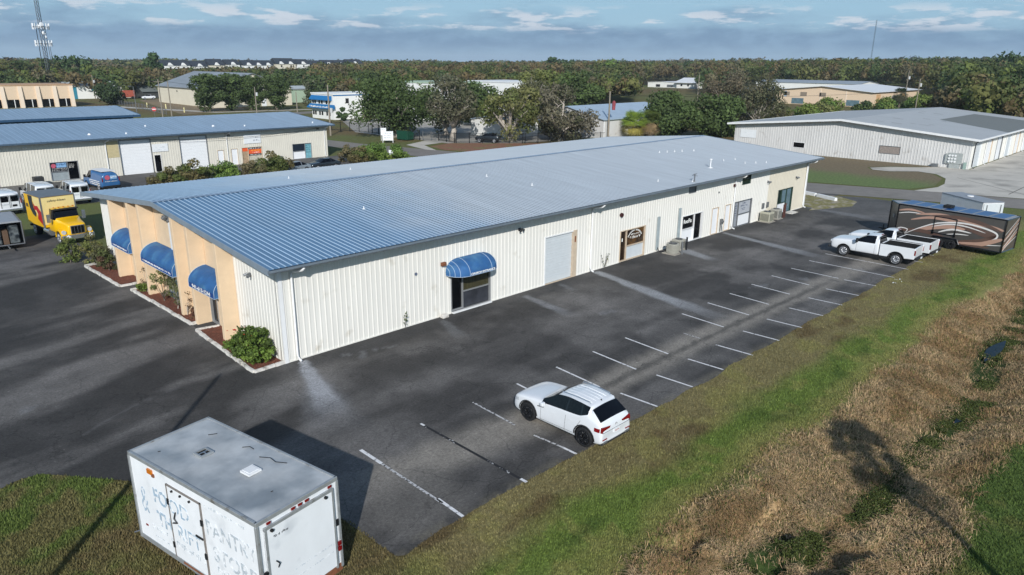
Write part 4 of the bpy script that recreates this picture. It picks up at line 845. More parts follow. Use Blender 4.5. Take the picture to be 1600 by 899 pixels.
# ------------------------------------------------------------------ right neighbour building
Q = empty('warehouse_building', (103, 0, 0), 0, 'pale grey metal warehouse with flat grey roof and white rake across the street', 'building')
PQ = lambda s, d, z: (-d, s, z); qe, qr, ym = 4.25, 5.95, 14.2
topq = lambda s: qe - .1 + (qr - qe) * (1 - abs(s - ym) / 18.0) if True else 0
op = [(19.73, 21.71, .95, 1.85), (5.2, 8.25, 1.2, 2.4)]
mb = MB(); ribbed(mb, 32.3, topq, PQ, op, pitch=.41, depth=.04, s0=-4.0); mb.build('front_wall', grey_wall, Q)
opening(Q, PQ, 19.73, 21.71, .95, 1.85, [('pane', 19.75, 21.7, .95, 1.85, glass_m)], white_paint, .06, name='window')
opening(Q, PQ, 5.2, 8.25, 1.2, 2.4, [('panel', 5.2, 8.2, 1.2, 2.4, mat('weathered_board', '8b817a', .8, var=.2, scale=4))], steel_grey, .08, .0, name='boarded_window')
mb = MB(); pbox(mb, PQ, 28.3, 31.2, .045, .09, 1.95, 3.3); sg = mb.build('wall_sign', sign_white, Q); scribble(sg, PQ, 28.9, 30.6, 2.7, 2.85, ink_grey, 81, d=.1, back=.09)
Qs = lambda s, d, z: (s, -4.0 - d, z)
dops = [(2.0 + 6.2 * i, 5.2 + 6.2 * i, 0, 3.6) for i in range(8)]
mb = MB(); ribbed(mb, 50, lambda s: 4.15, Qs, dops, pitch=.41); mb.build('side_wall', white_wall, Q)
mb = MB(); mb.box(.3, 50, -3.7, -3.6, 0, 4.1); mb.box(50, 50.1, -4, 32.3, 0, 4.2); mb.box(0, 50, 32.2, 32.3, 0, 4.1); mb.build('inner_wall', white_wall, Q)
for i, d in enumerate(dops):
    mb = MB(); pbox(mb, Qs, d[0] + .06, d[1] - .06, -.12, -.08, 0, 3.55); mb.build('rolling_door', white_door if i % 3 else off_white, Q)
    mb = MB(); pbox(mb, Qs, d[0] - .05, d[0] + .06, -.12, .06, 0, 3.6); pbox(mb, Qs, d[1] - .06, d[1] + .05, -.12, .06, 0, 3.6); pbox(mb, Qs, d[0] + .06, d[1] - .06, -.12, .05, 3.54, 3.6); mb.build('door_frame', [white_paint, tan_trim, steel_grey][i % 3], Q)
for s in (1.4, 7.6, 20.1, 32.5): downspout(Q, Qs, s, 4.0, dark_metal if s < 2 else white_paint, .7)
for s in (9.2, 21.5, 34): wall_light(Q, Qs, s, 3.7, dark_metal)
mb = MB()
for a, za in ((-5.0, qe), (33.3, qe)): mb.add([(-.9, a, za), (51, a, za), (51, ym, qr), (-.9, ym, qr)], [(0, 1, 2, 3)])
mb.build('roof', roof_grey, Q)
mb = MB()
for a, za in ((-5.0, qe), (33.3, qe)): mb.add([(-.9, a, za - .12), (51, a, za - .12), (51, ym, qr - .12), (-.9, ym, qr - .12)], [(0, 1, 2, 3)])
mb.build('soffit', steel_grey, Q)
mb = MB(); f_ = lambda y: qe + (qr - qe) * (y + 5.0) / (ym + 5.0)
mb.add([(16, -5.0, f_(-5) + .012), (44, -5.0, f_(-5) + .012), (44, 6.5, f_(6.5) + .012), (22, 6.5, f_(6.5) + .012)], [(0, 1, 2, 3)]); mb.build('roof_patch', mat('dark_roof_membrane', '6d716f', .85, var=.08), Q)
mb = MB(); r = random.Random(4)
for i in range(13): x, y = r.uniform(3, 36), r.uniform(3, 13.5); w, l = r.uniform(.12, .25), r.uniform(1.5, 3.5); z = f_(y) + .014; mb.add([(x, y, z), (x + w, y + .0, z), (x + w, y + l * .5, f_(y + l * .5) + .014), (x, y + l * .5, f_(y + l * .5) + .014)], [(0, 1, 2, 3)])
mb.build('roof_seam_patches', mat('dark_seam', '6c6b69', .9), Q)
rake(Q, -.98, -5.05, ym, 33.35, qe, qr, white_paint, .26, .1)
mb = MB(); mb.box(-.95, 51, -5.16, -5.0, qe - .2, qe + .03); mb.box(-.95, 51, 33.3, 33.45, qe - .2, qe + .03); mb.build('gutter', white_paint, Q)
mb = MB(); pbox(mb, PQ, -3.1, -.1 - 1.3, .05, .35, .65, 2.15); pbox(mb, PQ, -1.38, -.95, .05, .3, .65, 2.0); pbox(mb, PQ, -2.9, -1.6, .05, .3, 0, .62); mb.build('meter_cabinet', mat('galvanised_cabinet', 'a5aaa8', .5, .2), Q)
for i in range(3):
    for j in range(3): mb = MB(); mb.cyl((-.38, -1.5 - .38 * i, .95 + .42 * j), (1, 0, 0), .14, .14, 14); mb.build('meter_dial', white_paint, Q)
mb = MB(); pbox(mb, PQ, .1 - .3, .6, .1, .6, 0, .45); mb.build('utility_box', steel_grey, Q); mb = MB(); pbox(mb, PQ, -3.75, -3.4, .1, .35, 0, .95); mb.build('utility_box', mat('pale_green_box', '8da39a', .6), Q)
#@@PART4
# ------------------------------------------------------------------ trees and shrubs
def leaf_cloud(centres, radii, n, size, cols, seed, squash=.8, shell=.55, cvar=.35, droop=0, nz=.6, lv=.5):
    """numpy leaf quads spread through clump volumes; returns verts, faces, colours"""
    r = np.random.RandomState(seed); C = np.array(centres); Rr = np.array(radii); w = Rr ** 2; pick = r.choice(len(C), n, p=w / w.sum())
    d = r.randn(n, 3); d /= np.linalg.norm(d, axis=1)[:, None]; rad = (shell + (1 - shell) * r.rand(n)) * Rr[pick]; stray = r.rand(n) < .08; rad = np.where(stray, rad * 1.2, rad)
    p = C[pick] + d * rad[:, None] * np.array([1, 1, squash]); p[:, 2] -= droop * r.rand(n) * Rr[pick]
    q = d + r.randn(n, 3) * nz; q /= np.linalg.norm(q, axis=1)[:, None]; e1 = np.cross(q, r.randn(n, 3)); e1 /= np.linalg.norm(e1, axis=1)[:, None]; e2 = np.cross(q, e1)
    s = (size * (.55 + .9 * r.rand(n)))[:, None]
    v = np.stack([p - e1 * s - e2 * s * .35, p + e1 * s * .2 - e2 * s * .6, p + e1 * s + e2 * s * .35, p - e1 * s * .2 + e2 * s * .6], 1).reshape(-1, 3)
    cols = np.array(cols); cc = cols[r.randint(0, len(cols), len(C))][pick]; cc = cc * (1 + cvar * (r.rand(len(C))[pick] - .5))[:, None] * (1 - lv / 2 + lv * r.rand(n))[:, None]
    return v, np.arange(4 * n).reshape(-1, 4), np.repeat(cc, 4, 0)
GREENS = dict(oak=[(.052, .078, .024), (.060, .088, .028), (.045, .066, .022)], olive=[(.105, .115, .038), (.085, .10, .03), (.12, .12, .045)], bare=[(.17, .145, .10), (.13, .12, .075), (.19, .165, .12)],
              pine=[(.040, .070, .025), (.05, .08, .03)], bright=[(.10, .15, .03), (.13, .17, .04), (.08, .13, .03)], brown=[(.15, .10, .05), (.12, .09, .045)], yel=[(.19, .18, .05), (.14, .15, .04)], grey=[(.095, .10, .06), (.08, .09, .05)])
def tree_meshes(name, seed, h, w, kind, leaves, leaf, base=.25, nclump=22, squash=.8, trunk_r=.3, limbs=8, bark=bark_m, shell=.5, crsc=.2, round_=False, showy=0):
    r = random.Random(seed); cs, rs = [], []
    for i in range(nclump):
        for _ in range(50):
            a = r.uniform(0, 2 * PI); rr = math.sqrt(r.random()); u = r.random(); zz = base + (1 - base) * u
            env = math.sin(PI * min(1, .18 + .72 * u)) if not round_ else math.sqrt(max(0, 1 - (2 * u - 1) ** 2))
            if rr < env: break
        cr = w * crsc * r.uniform(.7, 1.25)
        cs.append((math.cos(a) * rr * (w / 2 - cr * .7), math.sin(a) * rr * (w / 2 - cr * .7), min(zz * h, h - cr * squash * .8))); rs.append(cr)
    v, f, c = leaf_cloud(cs, rs, leaves, leaf, GREENS[kind] if isinstance(kind, str) else kind, seed, squash, shell)
    cm = npmesh(name + '_crown', v, f, leaf_m, c, parent=False)
    tb = MB(); sp = max(.12, base * .8) * h; lean = r.uniform(-.04, .04) * h
    tb.tube([(0, 0, -.1), (lean * .2, 0, sp * .35), (lean * .6, .03 * h * r.uniform(-1, 1), sp * .75), (lean, 0, sp)], [trunk_r * 1.35, trunk_r, trunk_r * .85, trunk_r * .75], 8)
    order = sorted(range(len(cs)), key=lambda i: -rs[i] + r.random() * .2)[:limbs]
    for i in order:
        e = Vector(cs[i]); s = Vector((lean, 0, sp * .92)); mid = s.lerp(e, .45) + Vector((r.uniform(-.04, .04) * w, r.uniform(-.04, .04) * w, .05 * h)); tip = s.lerp(e, 1.0 + showy)
        tb.tube([s, s.lerp(mid, .5) + Vector((0, 0, .01 * h)), mid, mid.lerp(tip, .6) + Vector((0, 0, .02 * h)), tip], [trunk_r * .55, trunk_r * .42, trunk_r * .3, trunk_r * .18, trunk_r * .05], 6)
        for _ in range(2):
            b0 = mid.lerp(e, r.uniform(0, .6)); b1 = b0 + Vector((r.uniform(-1, 1), r.uniform(-1, 1), r.uniform(.2, 1))) * w * .16; tb.tube([b0, b0.lerp(b1, .5) + Vector((0, 0, .03 * h)), b1], [trunk_r * .2, trunk_r * .12, trunk_r * .03], 5)
    tm = bpy.data.meshes.new(name + '_trunk'); tm.from_pydata(tb.v, [], tb.f); tm.materials.append(bark); tm.polygons.foreach_set('use_smooth', [True] * len(tm.polygons))
    return cm, tm
def tree(name, meshes, x, y, label, group=None, rz=0, s=1.0, sz=None, cat='tree'):
    t = empty(name, (x, y, 0), rz, label, cat, group); t.scale = (s, s, sz or s)
    for nm, me in (('crown', meshes[0]), ('trunk', meshes[1])): link(bpy.data.objects.new(nm, me), t)
    return t
GREENS = {k: [tuple(q * 1.5 for q in c) for c in v] for k, v in GREENS.items()}
GM = 'trees beyond the warehouse'
tree('live_oak', tree_meshes('oak', 1, 11.6, 19.5, 'oak', 14000, .24, .22, 34, trunk_r=.75, limbs=12, bark=pale_bark, shell=.45, crsc=.15), 69.5, 85.5, 'broad dark live oak with pale trunk beside the green dumpster', GM)
tree('oak_tree', tree_meshes('oakb', 2, 11.2, 11.5, [(.12, .115, .07), (.09, .095, .05)], 2600, .24, .3, 20, trunk_r=.55, limbs=14, bark=pale_bark, crsc=.15, showy=.12), 72.6, 72.4, 'thin crowned tree with forked pale trunk by the black fence', GM)
tree('oak_tree', tree_meshes('oakc', 3, 10.8, 13.5, 'olive', 5000, .24, .15, 24, trunk_r=.6, limbs=16, bark=pale_bark, crsc=.15, showy=.15), 80.5, 65.3, 'olive tree with bare pale limbs reaching left, right of the forked tree', GM)
tree('oak_tree', tree_meshes('oakd', 4, 11.3, 14.5, [(.13, .12, .075), (.09, .095, .05), (.16, .145, .10)], 6500, .24, .06, 32, trunk_r=.5, limbs=20, bark=pale_bark, crsc=.14, showy=.12), 88.0, 59.5, 'grey green twiggy tree just left of the tall wooden pole', GM)
tree('oak_tree', tree_meshes('oakm', 15, 11.5, 13.5, 'grey', 6000, .24, .12, 26, trunk_r=.4, limbs=14, bark=pale_bark, crsc=.15, showy=.12), 79.5, 82.5, 'full crowned tree behind the black fence, between the live oak and the forked tree', GM)
tree('oak_tree', tree_meshes('oakn', 16, 11.0, 13.5, [(.13, .13, .07), (.10, .105, .05)], 5000, .24, .12, 26, trunk_r=.45, limbs=18, bark=pale_bark, crsc=.14, showy=.15), 92.5, 71.5, 'open tree with pale crossing limbs right behind the olive tree', GM)
tree('oak_tree', tree_meshes('oake', 5, 12.5, 14, 'olive', 6800, .30, .1, 26, trunk_r=.4, limbs=12, bark=pale_bark, crsc=.16, showy=.1), 105, 82, 'olive tree standing behind the twiggy trees left of the tall wooden pole', GM)
tree('oak_tree', tree_meshes('oakf', 6, 12, 13, 'oak', 6500, .32, .1, 24, trunk_r=.4, crsc=.17), 128, 88, 'dark tree behind the blue roofed white shed', GM)
tree('oak_tree', tree_meshes('oakf2', 61, 12, 14, 'oak', 6500, .32, .1, 24, trunk_r=.4, crsc=.17), 99, 96, 'dark tree in front of the tall white hall', GM)
tree('live_oak', tree_meshes('oakg', 7, 8.8, 14.5, 'oak', 11500, .27, .03, 34, trunk_r=.5, crsc=.16), 111.5, 50.5, 'dense dark oak right of the cabbage palms', GM)
tree('live_oak', tree_meshes('oakh', 8, 8.3, 12.5, 'oak', 9500, .27, .03, 30, trunk_r=.5, crsc=.17), 118, 44.5, 'dense dark oak nearest the grey roofed warehouse', GM)
tree('bare_tree', tree_meshes('bare1', 9, 13.3, 17, [(.155, .125, .08), (.11, .105, .06), (.13, .115, .075)], 7500, .22, .1, 30, trunk_r=.35, limbs=16, bark=pale_bark, crsc=.15, showy=.12), 148, 58.0, 'tall brownish nearly leafless tree behind the dark oaks', GM)
tree('bare_tree', tree_meshes('bare2', 10, 12.0, 15, [(.13, .12, .07), (.10, .105, .055)], 7500, .22, .1, 28, trunk_r=.3, limbs=14, bark=pale_bark, crsc=.16, showy=.1), 143, 48.5, 'lower brown grey tree between the dark oaks and the peach building', GM)
rd = tree_meshes('round', 11, 9.3, 8.2, 'oak', 9000, .22, .12, 46, trunk_r=.25, crsc=.17, round_=True)
for i, (x, y, s, q) in enumerate([(72.1, 176.8, 1.0, 'first dark round tree left of the lamp post, before the beige shed'), (79.2, 178.0, 1.0, 'second dark round tree with the utility pole in front, before the beige shed'), (84.5, 176.8, .95, 'third dark round tree, tucked behind its neighbours before the beige shed'), (90.4, 172.6, .97, 'fourth, rightmost round tree before the beige shed')]):
    tree('round_tree', rd, x, y, q, 'dark round trees before the beige shed', i * 1.3, s * 1.3, s * 1.1)
tree('round_tree', tree_meshes('lowt', 12, 7.0, 10.5, [(.045, .07, .03), (.055, .085, .035)], 4200, .33, .08, 18, trunk_r=.25, crsc=.22), 62.5, 228, 'low dark spreading tree in front of the blue and white shed', GM)
tree('round_tree', tree_meshes('mid1', 13, 9, 12, 'grey', 4200, .33, .05, 18, trunk_r=.25, crsc=.22), 112, 186, 'greyish tree between the green shed and the grey gabled hall', GM)
tree('round_tree', tree_meshes('mid2', 14, 3.2, 4.2, 'brown', 1800, .16, .05, 10, trunk_r=.1, crsc=.22), 86.3, 119.0, 'small brown leafless tree at the foot of the white building', GM)
tree('round_tree', tree_meshes('mid3', 15, 3.4, 3.0, 'pine', 1500, .18, .05, 10, trunk_r=.1, crsc=.22), 82.2, 124.5, 'small dark shrub-like tree at the corner of the white building', GM)
# bushes before the peach building
bsh = [tree_meshes('bushA', 21, 5.2, 8.5, 'bright', 4200, .24, .0, 18, trunk_r=.15, crsc=.2), tree_meshes('bushB', 22, 4.6, 8, 'olive', 3800, .24, .0, 18, trunk_r=.15, crsc=.2), tree_meshes('bushC', 23, 4.2, 6, [(.05, .08, .03), (.10, .14, .04)], 3000, .24, .0, 14, trunk_r=.15, crsc=.22)]
for i, (x, y, k, s, q) in enumerate([(158, 50.5, 1, .8, 'olive bush left of the peach building, behind the grey warehouse ridge'), (163, 45, 0, .78, 'green bush second from the left behind the grey warehouse'), (180, 50, 1, .85, 'yellowish tall bush in front of the middle of the peach building'), (190, 51.5, 0, .85, 'tallest green bush in front of the peach building'), (197, 45.0, 2, .9, 'dark bush under the right eave of the peach gable'), (215, 45.5, 0, .8, 'green bush left of the palm by the peach building'), (228, 45, 2, 1.0, 'dark bush right of the palm by the peach building'), (240, 44.5, 1, .95, 'olive bush at the far corner of the peach building'), (212, 34, 0, 1.0, 'green bush right behind the grey warehouse ridge'), (235, 32, 2, 1.4, 'dark bush near the top right behind the grey warehouse'), (262, 30, 1, 1.5, 'olive bush farthest right behind the grey warehouse'), (225, 20, 0, 1.3, 'green bush at the right end of the tree belt behind the grey warehouse')]):
    tree('bush', bsh[k], x, y, q, 'bushes behind the grey warehouse', i * .9, s * 1.2, cat='bush')
# hedge clumps between the two car parks
hb = [tree_meshes('hedgeA', 31, 2.9, 5.2, [(.10, .125, .035), (.075, .10, .028), (.14, .12, .05)], 5200, .12, 0, 22, trunk_r=.06, crsc=.15), tree_meshes('hedgeB', 32, 2.5, 5.0, 'bright', 4600, .12, 0, 18, trunk_r=.06, crsc=.16), tree_meshes('hedgeC', 33, 2.4, 4.6, [(.16, .135, .07), (.11, .11, .045)], 3600, .11, 0, 18, trunk_r=.06, crsc=.15)]
for i, (x, y, k, s, q) in enumerate([(14.6, 53.2, 0, .9, 'leftmost yellow green shrub over the eave of the warehouse'), (18.0, 54.2, 0, 1.05, 'leafy shrub left of the brownish one behind the warehouse roof'), (21.4, 54.0, 1, 1.0, 'green shrub in the middle of the row behind the warehouse roof'), (25.0, 54.4, 2, .95, 'brownish shrub before the orange sign'), (28.0, 55.0, 0, 1.1, 'rightmost shrub of the row, left of the parked dark cars'), (43.0, 60.2, 2, 1.05, 'brown shrub at the corner of the cream workshop'), (45.2, 58.0, 1, 1.15, 'bright green shrub by the street behind the warehouse roof'), (47.8, 57.0, 1, 1.0, 'last green shrub before the low white street sign'), (42.0, 56.0, 0, .9, 'low olive shrub behind the roof right of the parked dark cars')]):
    tree('shrub', hb[k], x, y, q, 'shrubs between the two car parks', i * .8, s, cat='shrub')
# front bed plants
fl = tree_meshes('hib', 41, 1.85, 2.6, [(.12, .19, .035), (.17, .25, .05), (.08, .12, .03)], 7000, .055, 0, 44, trunk_r=.04, crsc=.11)
t = tree('flowering_shrub', fl, -.95, 1.6, 'dense green shrub with red flowers at the near corner of the building', cat='shrub'); t.scale = (.9, 1.25, .95)
fm = MB(); r = random.Random(2)
for i in range(7):
    p = Vector((r.uniform(-.9, .3), r.uniform(-.9, .9), r.uniform(1.0, 1.75)))
    if i == 0: p = Vector((-.55, .35, 1.62))
    for k in range(6): a = k * 1.05; q = Vector((math.cos(a), math.sin(a), .3)) * (.11 if i == 0 else .05); w = Vector((-math.sin(a), math.cos(a), 0)) * (.05 if i == 0 else .025); fm.add([p, p + q * .6 - w, p + q, p + q * .6 + w], [(0, 1, 2, 3)])
fm.build('flowers', mat('red_petals', 'b52a1c', .6), t)
t = tree('shrub', tree_meshes('fb0', 42, .9, 1.3, [(.14, .18, .035), (.10, .14, .03)], 1500, .06, 0, 12, trunk_r=.03, crsc=.2), -.85, 3.2, 'small yellow green plant left of the flowering shrub', cat='shrub')
tree('sparse_shrub', tree_meshes('fb1', 43, 2.1, 1.7, [(.16, .18, .06), (.13, .15, .05)], 1300, .05, .15, 12, trunk_r=.04, limbs=9, crsc=.16), -.62, 13.6, 'sparse olive shrub at the middle of the long bed', 'thin shrubs in the long mulch bed', cat='shrub')
tree('sparse_shrub', tree_meshes('fb2', 44, 2.0, 1.8, [(.15, .16, .07), (.12, .13, .06)], 700, .05, .15, 12, trunk_r=.035, limbs=12, bark=pale_bark, crsc=.16), -.6, 11.6, 'thin shrub before the middle shopfront glass', 'thin shrubs in the long mulch bed', cat='shrub')
tree('sparse_shrub', tree_meshes('fb3', 45, 1.8, 1.2, [(.17, .12, .08), (.12, .10, .06)], 160, .045, .15, 12, trunk_r=.03, limbs=12, bark=pale_bark, crsc=.16), -.7, 16.2, 'nearly bare twiggy shrub at the left end of the long bed', 'thin shrubs in the long mulch bed', cat='shrub')
tree('sparse_shrub', tree_meshes('fb4', 46, 1.5, 1.0, [(.17, .12, .08), (.12, .10, .06)], 120, .045, .15, 10, trunk_r=.03, limbs=10, bark=pale_bark, crsc=.16), -.65, 10.1, 'bare twigs by the tan pillar left of the right door', 'thin shrubs in the long mulch bed', cat='shrub')
tree('shrub', tree_meshes('fb5', 47, .7, 1.1, [(.12, .17, .03)], 900, .05, 0, 10, trunk_r=.02, crsc=.2), -.8, 16.4, 'low bright green plant at the kerb end of the long bed', cat='shrub')
tree('shrub', tree_meshes('fb6', 48, .7, .7, [(.13, .06, .04), (.18, .10, .06)], 300, .06, 0, 8, trunk_r=.02, crsc=.2), -.55, 9.3, 'small reddish plant in front of the tan pillar', cat='shrub')
tree('shrub', tree_meshes('fb7', 49, 2.2, 1.9, [(.15, .17, .05), (.19, .18, .07)], 1500, .07, 0, 18, trunk_r=.04, crsc=.17), -1.0, 25.9, 'olive shrub left of the white corner of the warehouse', 'shrubs at the far front corner', cat='shrub')
tree('shrub', tree_meshes('fb8', 50, 1.9, 1.9, [(.13, .17, .045), (.17, .19, .06)], 1900, .07, 0, 18, trunk_r=.04, crsc=.18), -2.1, 27.3, 'round yellow green shrub standing on the asphalt edge by the far corner', 'shrubs at the far front corner', cat='shrub')
tree('shrub', tree_meshes('fb9', 51, 1.7, 1.6, [(.08, .08, .035), (.13, .08, .05), (.10, .12, .04)], 1400, .07, 0, 14, trunk_r=.03, crsc=.18), -.85, 23.0, 'reddish green shrub under the leftmost awning side', 'shrubs at the far front corner', cat='shrub')
tree('shrub', tree_meshes('fb10', 52, 1.8, 1.7, [(.10, .10, .05), (.12, .13, .05)], 1500, .07, 0, 14, trunk_r=.03, crsc=.18), -1.0, 24.4, 'darker shrub between the far corner and the reddish one', 'shrubs at the far front corner', cat='shrub')
# cabbage palms
def palm_meshes(seed, h, n, cols, L=1.9, tr=.2, boots=True):
    r = random.Random(seed); mb = MB(); cl = []
    for i in range(n):
        a = r.uniform(0, 2 * PI); up = r.uniform(-1.0, 1.25); l = L * r.uniform(.8, 1.1); d = Vector((math.cos(a) * math.cos(up), math.sin(a) * math.cos(up), math.sin(up))); s = Vector((0, 0, h)); e = s + d * l * .55
        c = cols[0] if up > -.1 else cols[-1]; k0 = len(mb.v); mb.tube([s, e], [.03, .015], 3)
        side = d.cross(Vector((0, 0, 1))).normalized()
        for k in range(-7, 8):
            q = (d * math.cos(k * .17) + side * math.sin(k * .17)).normalized(); w = d.cross(q).normalized() if abs(k) > 0 else side; w = (side * math.cos(k * .17) - d * math.sin(k * .17)) * .045
            m_ = e + q * l * .35; t_ = e + q * l * .68 + Vector((0, 0, -.22 * l)); mb.add([e, m_ - w, t_, m_ + w], [(0, 1, 2, 3)])
        f = r.uniform(.75, 1.25); cl += [tuple(x * f for x in c)] * (len(mb.v) - k0)
    me = npmesh('palm_crown', np.array(mb.v), np.zeros((0, 4), int), leaf_m, parent=False) if False else bpy.data.meshes.new('palm_crown')
    me.from_pydata(mb.v, [], mb.f); at_ = me.color_attributes.new('Col', 'FLOAT_COLOR', 'POINT'); at_.data.foreach_set('color', [q for c in cl for q in (*c, 1)]); me.materials.append(leaf_m)
    tb = MB(); tb.tube([(0, 0, -.1), (0, 0, h * .3), (.03, 0, h * .7), (0, 0, h)], [tr * 1.2, tr, tr, tr * 1.3], 10)
    tm = bpy.data.meshes.new('palm_trunk'); tm.from_pydata(tb.v, [], tb.f); tm.materials.append(bark_m); return me, tm
pmx = palm_meshes(1, 2.9, 90, [(.26, .36, .05), (.36, .31, .08)], 2.7, .3); pmy = palm_meshes(2, 3.2, 80, [(.13, .17, .04), (.36, .26, .14)], 2.4, .3)
tree('cabbage_palm', pmx, 103.6, 54.0, 'yellow green palm beside the blue roofed white shed', 'low palms by the blue roofed shed', cat='palm')
tree('cabbage_palm', pmy, 106.0, 52.0, 'greener palm with brown skirt right of the yellow one', 'low palms by the blue roofed shed', cat='palm')
tree('cabbage_palm', palm_meshes(3, 5.8, 60, [(.045, .07, .03), (.09, .09, .05)], 2.2, .25), 222, 43.5, 'tall dark palm in front of the peach building', cat='palm')
tree('cabbage_palm', palm_meshes(5, 8.3, 42, [(.05, .085, .025), (.12, .10, .05)], 1.4, .12), 1.3, -34.4, 'tall palm beyond the ditch that throws its shadow on the reeds', cat='palm')
tree('cabbage_palm', palm_meshes(6, 5.0, 50, [(.045, .07, .03)], 3.5, .25), 118, 222, 'dark palm beside the green shed', cat='palm') if False else None

# ------------------------------------------------------------------ the far wood: one mass of crowns too many to count
r = np.random.RandomState(77); pts = []
camx, camy = -15.0, -30.3
def blocked(x, y):
    d = math.hypot(x - camx, y - camy); a = math.degrees(math.atan2(y - camy, x - camx))
    if d < 250 and a > 60: return True
    if 30.8 < a < 35.4 and d < 470: return True
    if 16.5 < a < 28 and d < 400: return True
    if 14.6 < a < 32 and d < 340: return True
    if 28 < a < 40 and d < 250 : return True
    if 40 < a < 60 and d < 235: return True
    if 330 < x < 415 and 195 < y < 245: return True
    if 60 < a < 84 and d < 310: return True
    if 23 < a < 30 and 300 < d < 480 and y > x * .2 + 60: return d < 400
    if a < 14.6: return d < 175
    return d < 235
V_, F_, C_ = [], [], []; nv = 0
kinds = [([(.075, .098, .034), (.065, .088, .030)], 5), ([(.095, .11, .040), (.105, .115, .042)], 4), ([(.125, .10, .052), (.115, .10, .055)], 1.8), ([(.048, .078, .028), (.055, .085, .034)], 3), ([(.10, .135, .038)], .8), ([(.11, .105, .065)], 2)]
pw_ = np.array([k[1] for k in kinds], float); pw_ /= pw_.sum(); cnt = 0
def addtree(x, y, h, w, kind, n, leaf):
    global nv, cnt
    k = max(4, int(n / 14)); k = min(k, 9); a = r.rand(k) * 2 * PI; q = np.sqrt(r.rand(k)) * w * .32; rs = w * (.17 + .10 * r.rand(k)); z = np.minimum(h * (.32 + .62 * (1 - (q / (w * .36)) ** 2)), h - rs * .75); cs = np.stack([x + np.cos(a) * q, y + np.sin(a) * q, z], -1)
    v, f, c = leaf_cloud(cs, rs, n, leaf, kinds[kind][0], r.randint(1 << 30), .85, .8, .25, nz=.35, lv=.3); V_.append(v); F_.append(f + nv); C_.append(c * r.uniform(.85, 1.5) * np.array([1.1, 1.03, .9])); nv += len(v); cnt += 1
d = 165.0
while d < 2600:
    step = max(6.0, d * .0165) if d < 700 else d * .024
    na = int(1.36 * d / (step * (1.0 if d < 500 else .95)))
    for i in range(na):
        a = math.radians(44.8) + (-.68 + 1.36 * (i + r.rand()) / na); dd = d + step * (r.rand() - .5) * 1.4; x, y = camx + math.cos(a) * dd, camy + math.sin(a) * dd
        if blocked(x, y): continue
        kn = fbm(np.array(x * .012), np.array(y * .012), 3); kk = r.choice(len(kinds), p=pw_)
        if kn > .56 and r.rand() < .5: kk = 2
        if kn < .42 and r.rand() < .5: kk = 3
        ad_ = math.degrees(a); tall = 1.0 + .55 * float(sstep(np.array(-ad_), -42, -12)) * (1 if d > 260 else .4); pxf = np.interp(ad_, [6, 12, 45, 60, 84], [12, 10, -.5, -2, -3])
        h = (6.5 + 4.0 * r.rand() + (1.2 if d > 400 else 0) + (1.0 if d > 900 else 0)) * tall; w = step * r.uniform(.95, 1.9)
        if r.rand() < .05: h *= 1.18
        if 60 < math.degrees(a) < 76 and 420 < dd < 720: h = min(h, 8.5)
        cap = 14 + dd * pxf / 1122 + (r.rand() < .2) * r.rand() * dd * .0035; h = max(h, cap * r.uniform(.72, 1.0)) if dd > 380 and not (60 < ad_ < 76 and dd < 720) else h; h = min(h, cap)
        addtree(x, y, h, w, kk, int(300 if d < 330 else 200 if d < 700 else 100), .62 * max(.8, min(w * .09, 6)))
    d += step * .92
fo = npmesh('far_wood', np.concatenate(V_), np.concatenate(F_), leaf_m, np.concatenate(C_)); tag(fo, 'continuous olive and brown woodland running to the horizon', 'woodland', None, 'stuff')
# a handful of crowns that stand above the horizon line
V_, F_, C_ = [], [], []; nv = 0
EM = []
for i, (u, dd, h, w, q) in enumerate([(238, 420, 17.2, 13, 'tall dark tree standing above the tree line left of the townhouses'), (860, 520, 17.6, 12, 'tall dark tree above the tree line left of centre'), (884, 540, 16.8, 16, 'flat topped pine just right of the tall dark tree on the skyline'), (951, 470, 16.4, 20, 'broad yellow green crown on the skyline over the blue roofed shed'), (1580, 420, 20.5, 20, 'large crown on the skyline at the right edge'), (105, 430, 15.4, 20, 'rounded dark crown on the skyline right of the antenna tower')]):
    a = math.radians(44.79) - math.atan((u - 800) / 1178.0); x, y = camx + math.cos(a) * dd, camy + math.sin(a) * dd; 
    V_, F_, C_, nv = [], [], [], 0
    ms = tree_meshes('sky%d' % i, 300 + i, h, w, 'bright' if i == 3 else 'pine', 900, .8, .45 if i != 3 else .2, 14, trunk_r=.4, limbs=5, crsc=.2)
    tree('skyline_tree', ms, x, y, q, 'trees rising above the skyline')
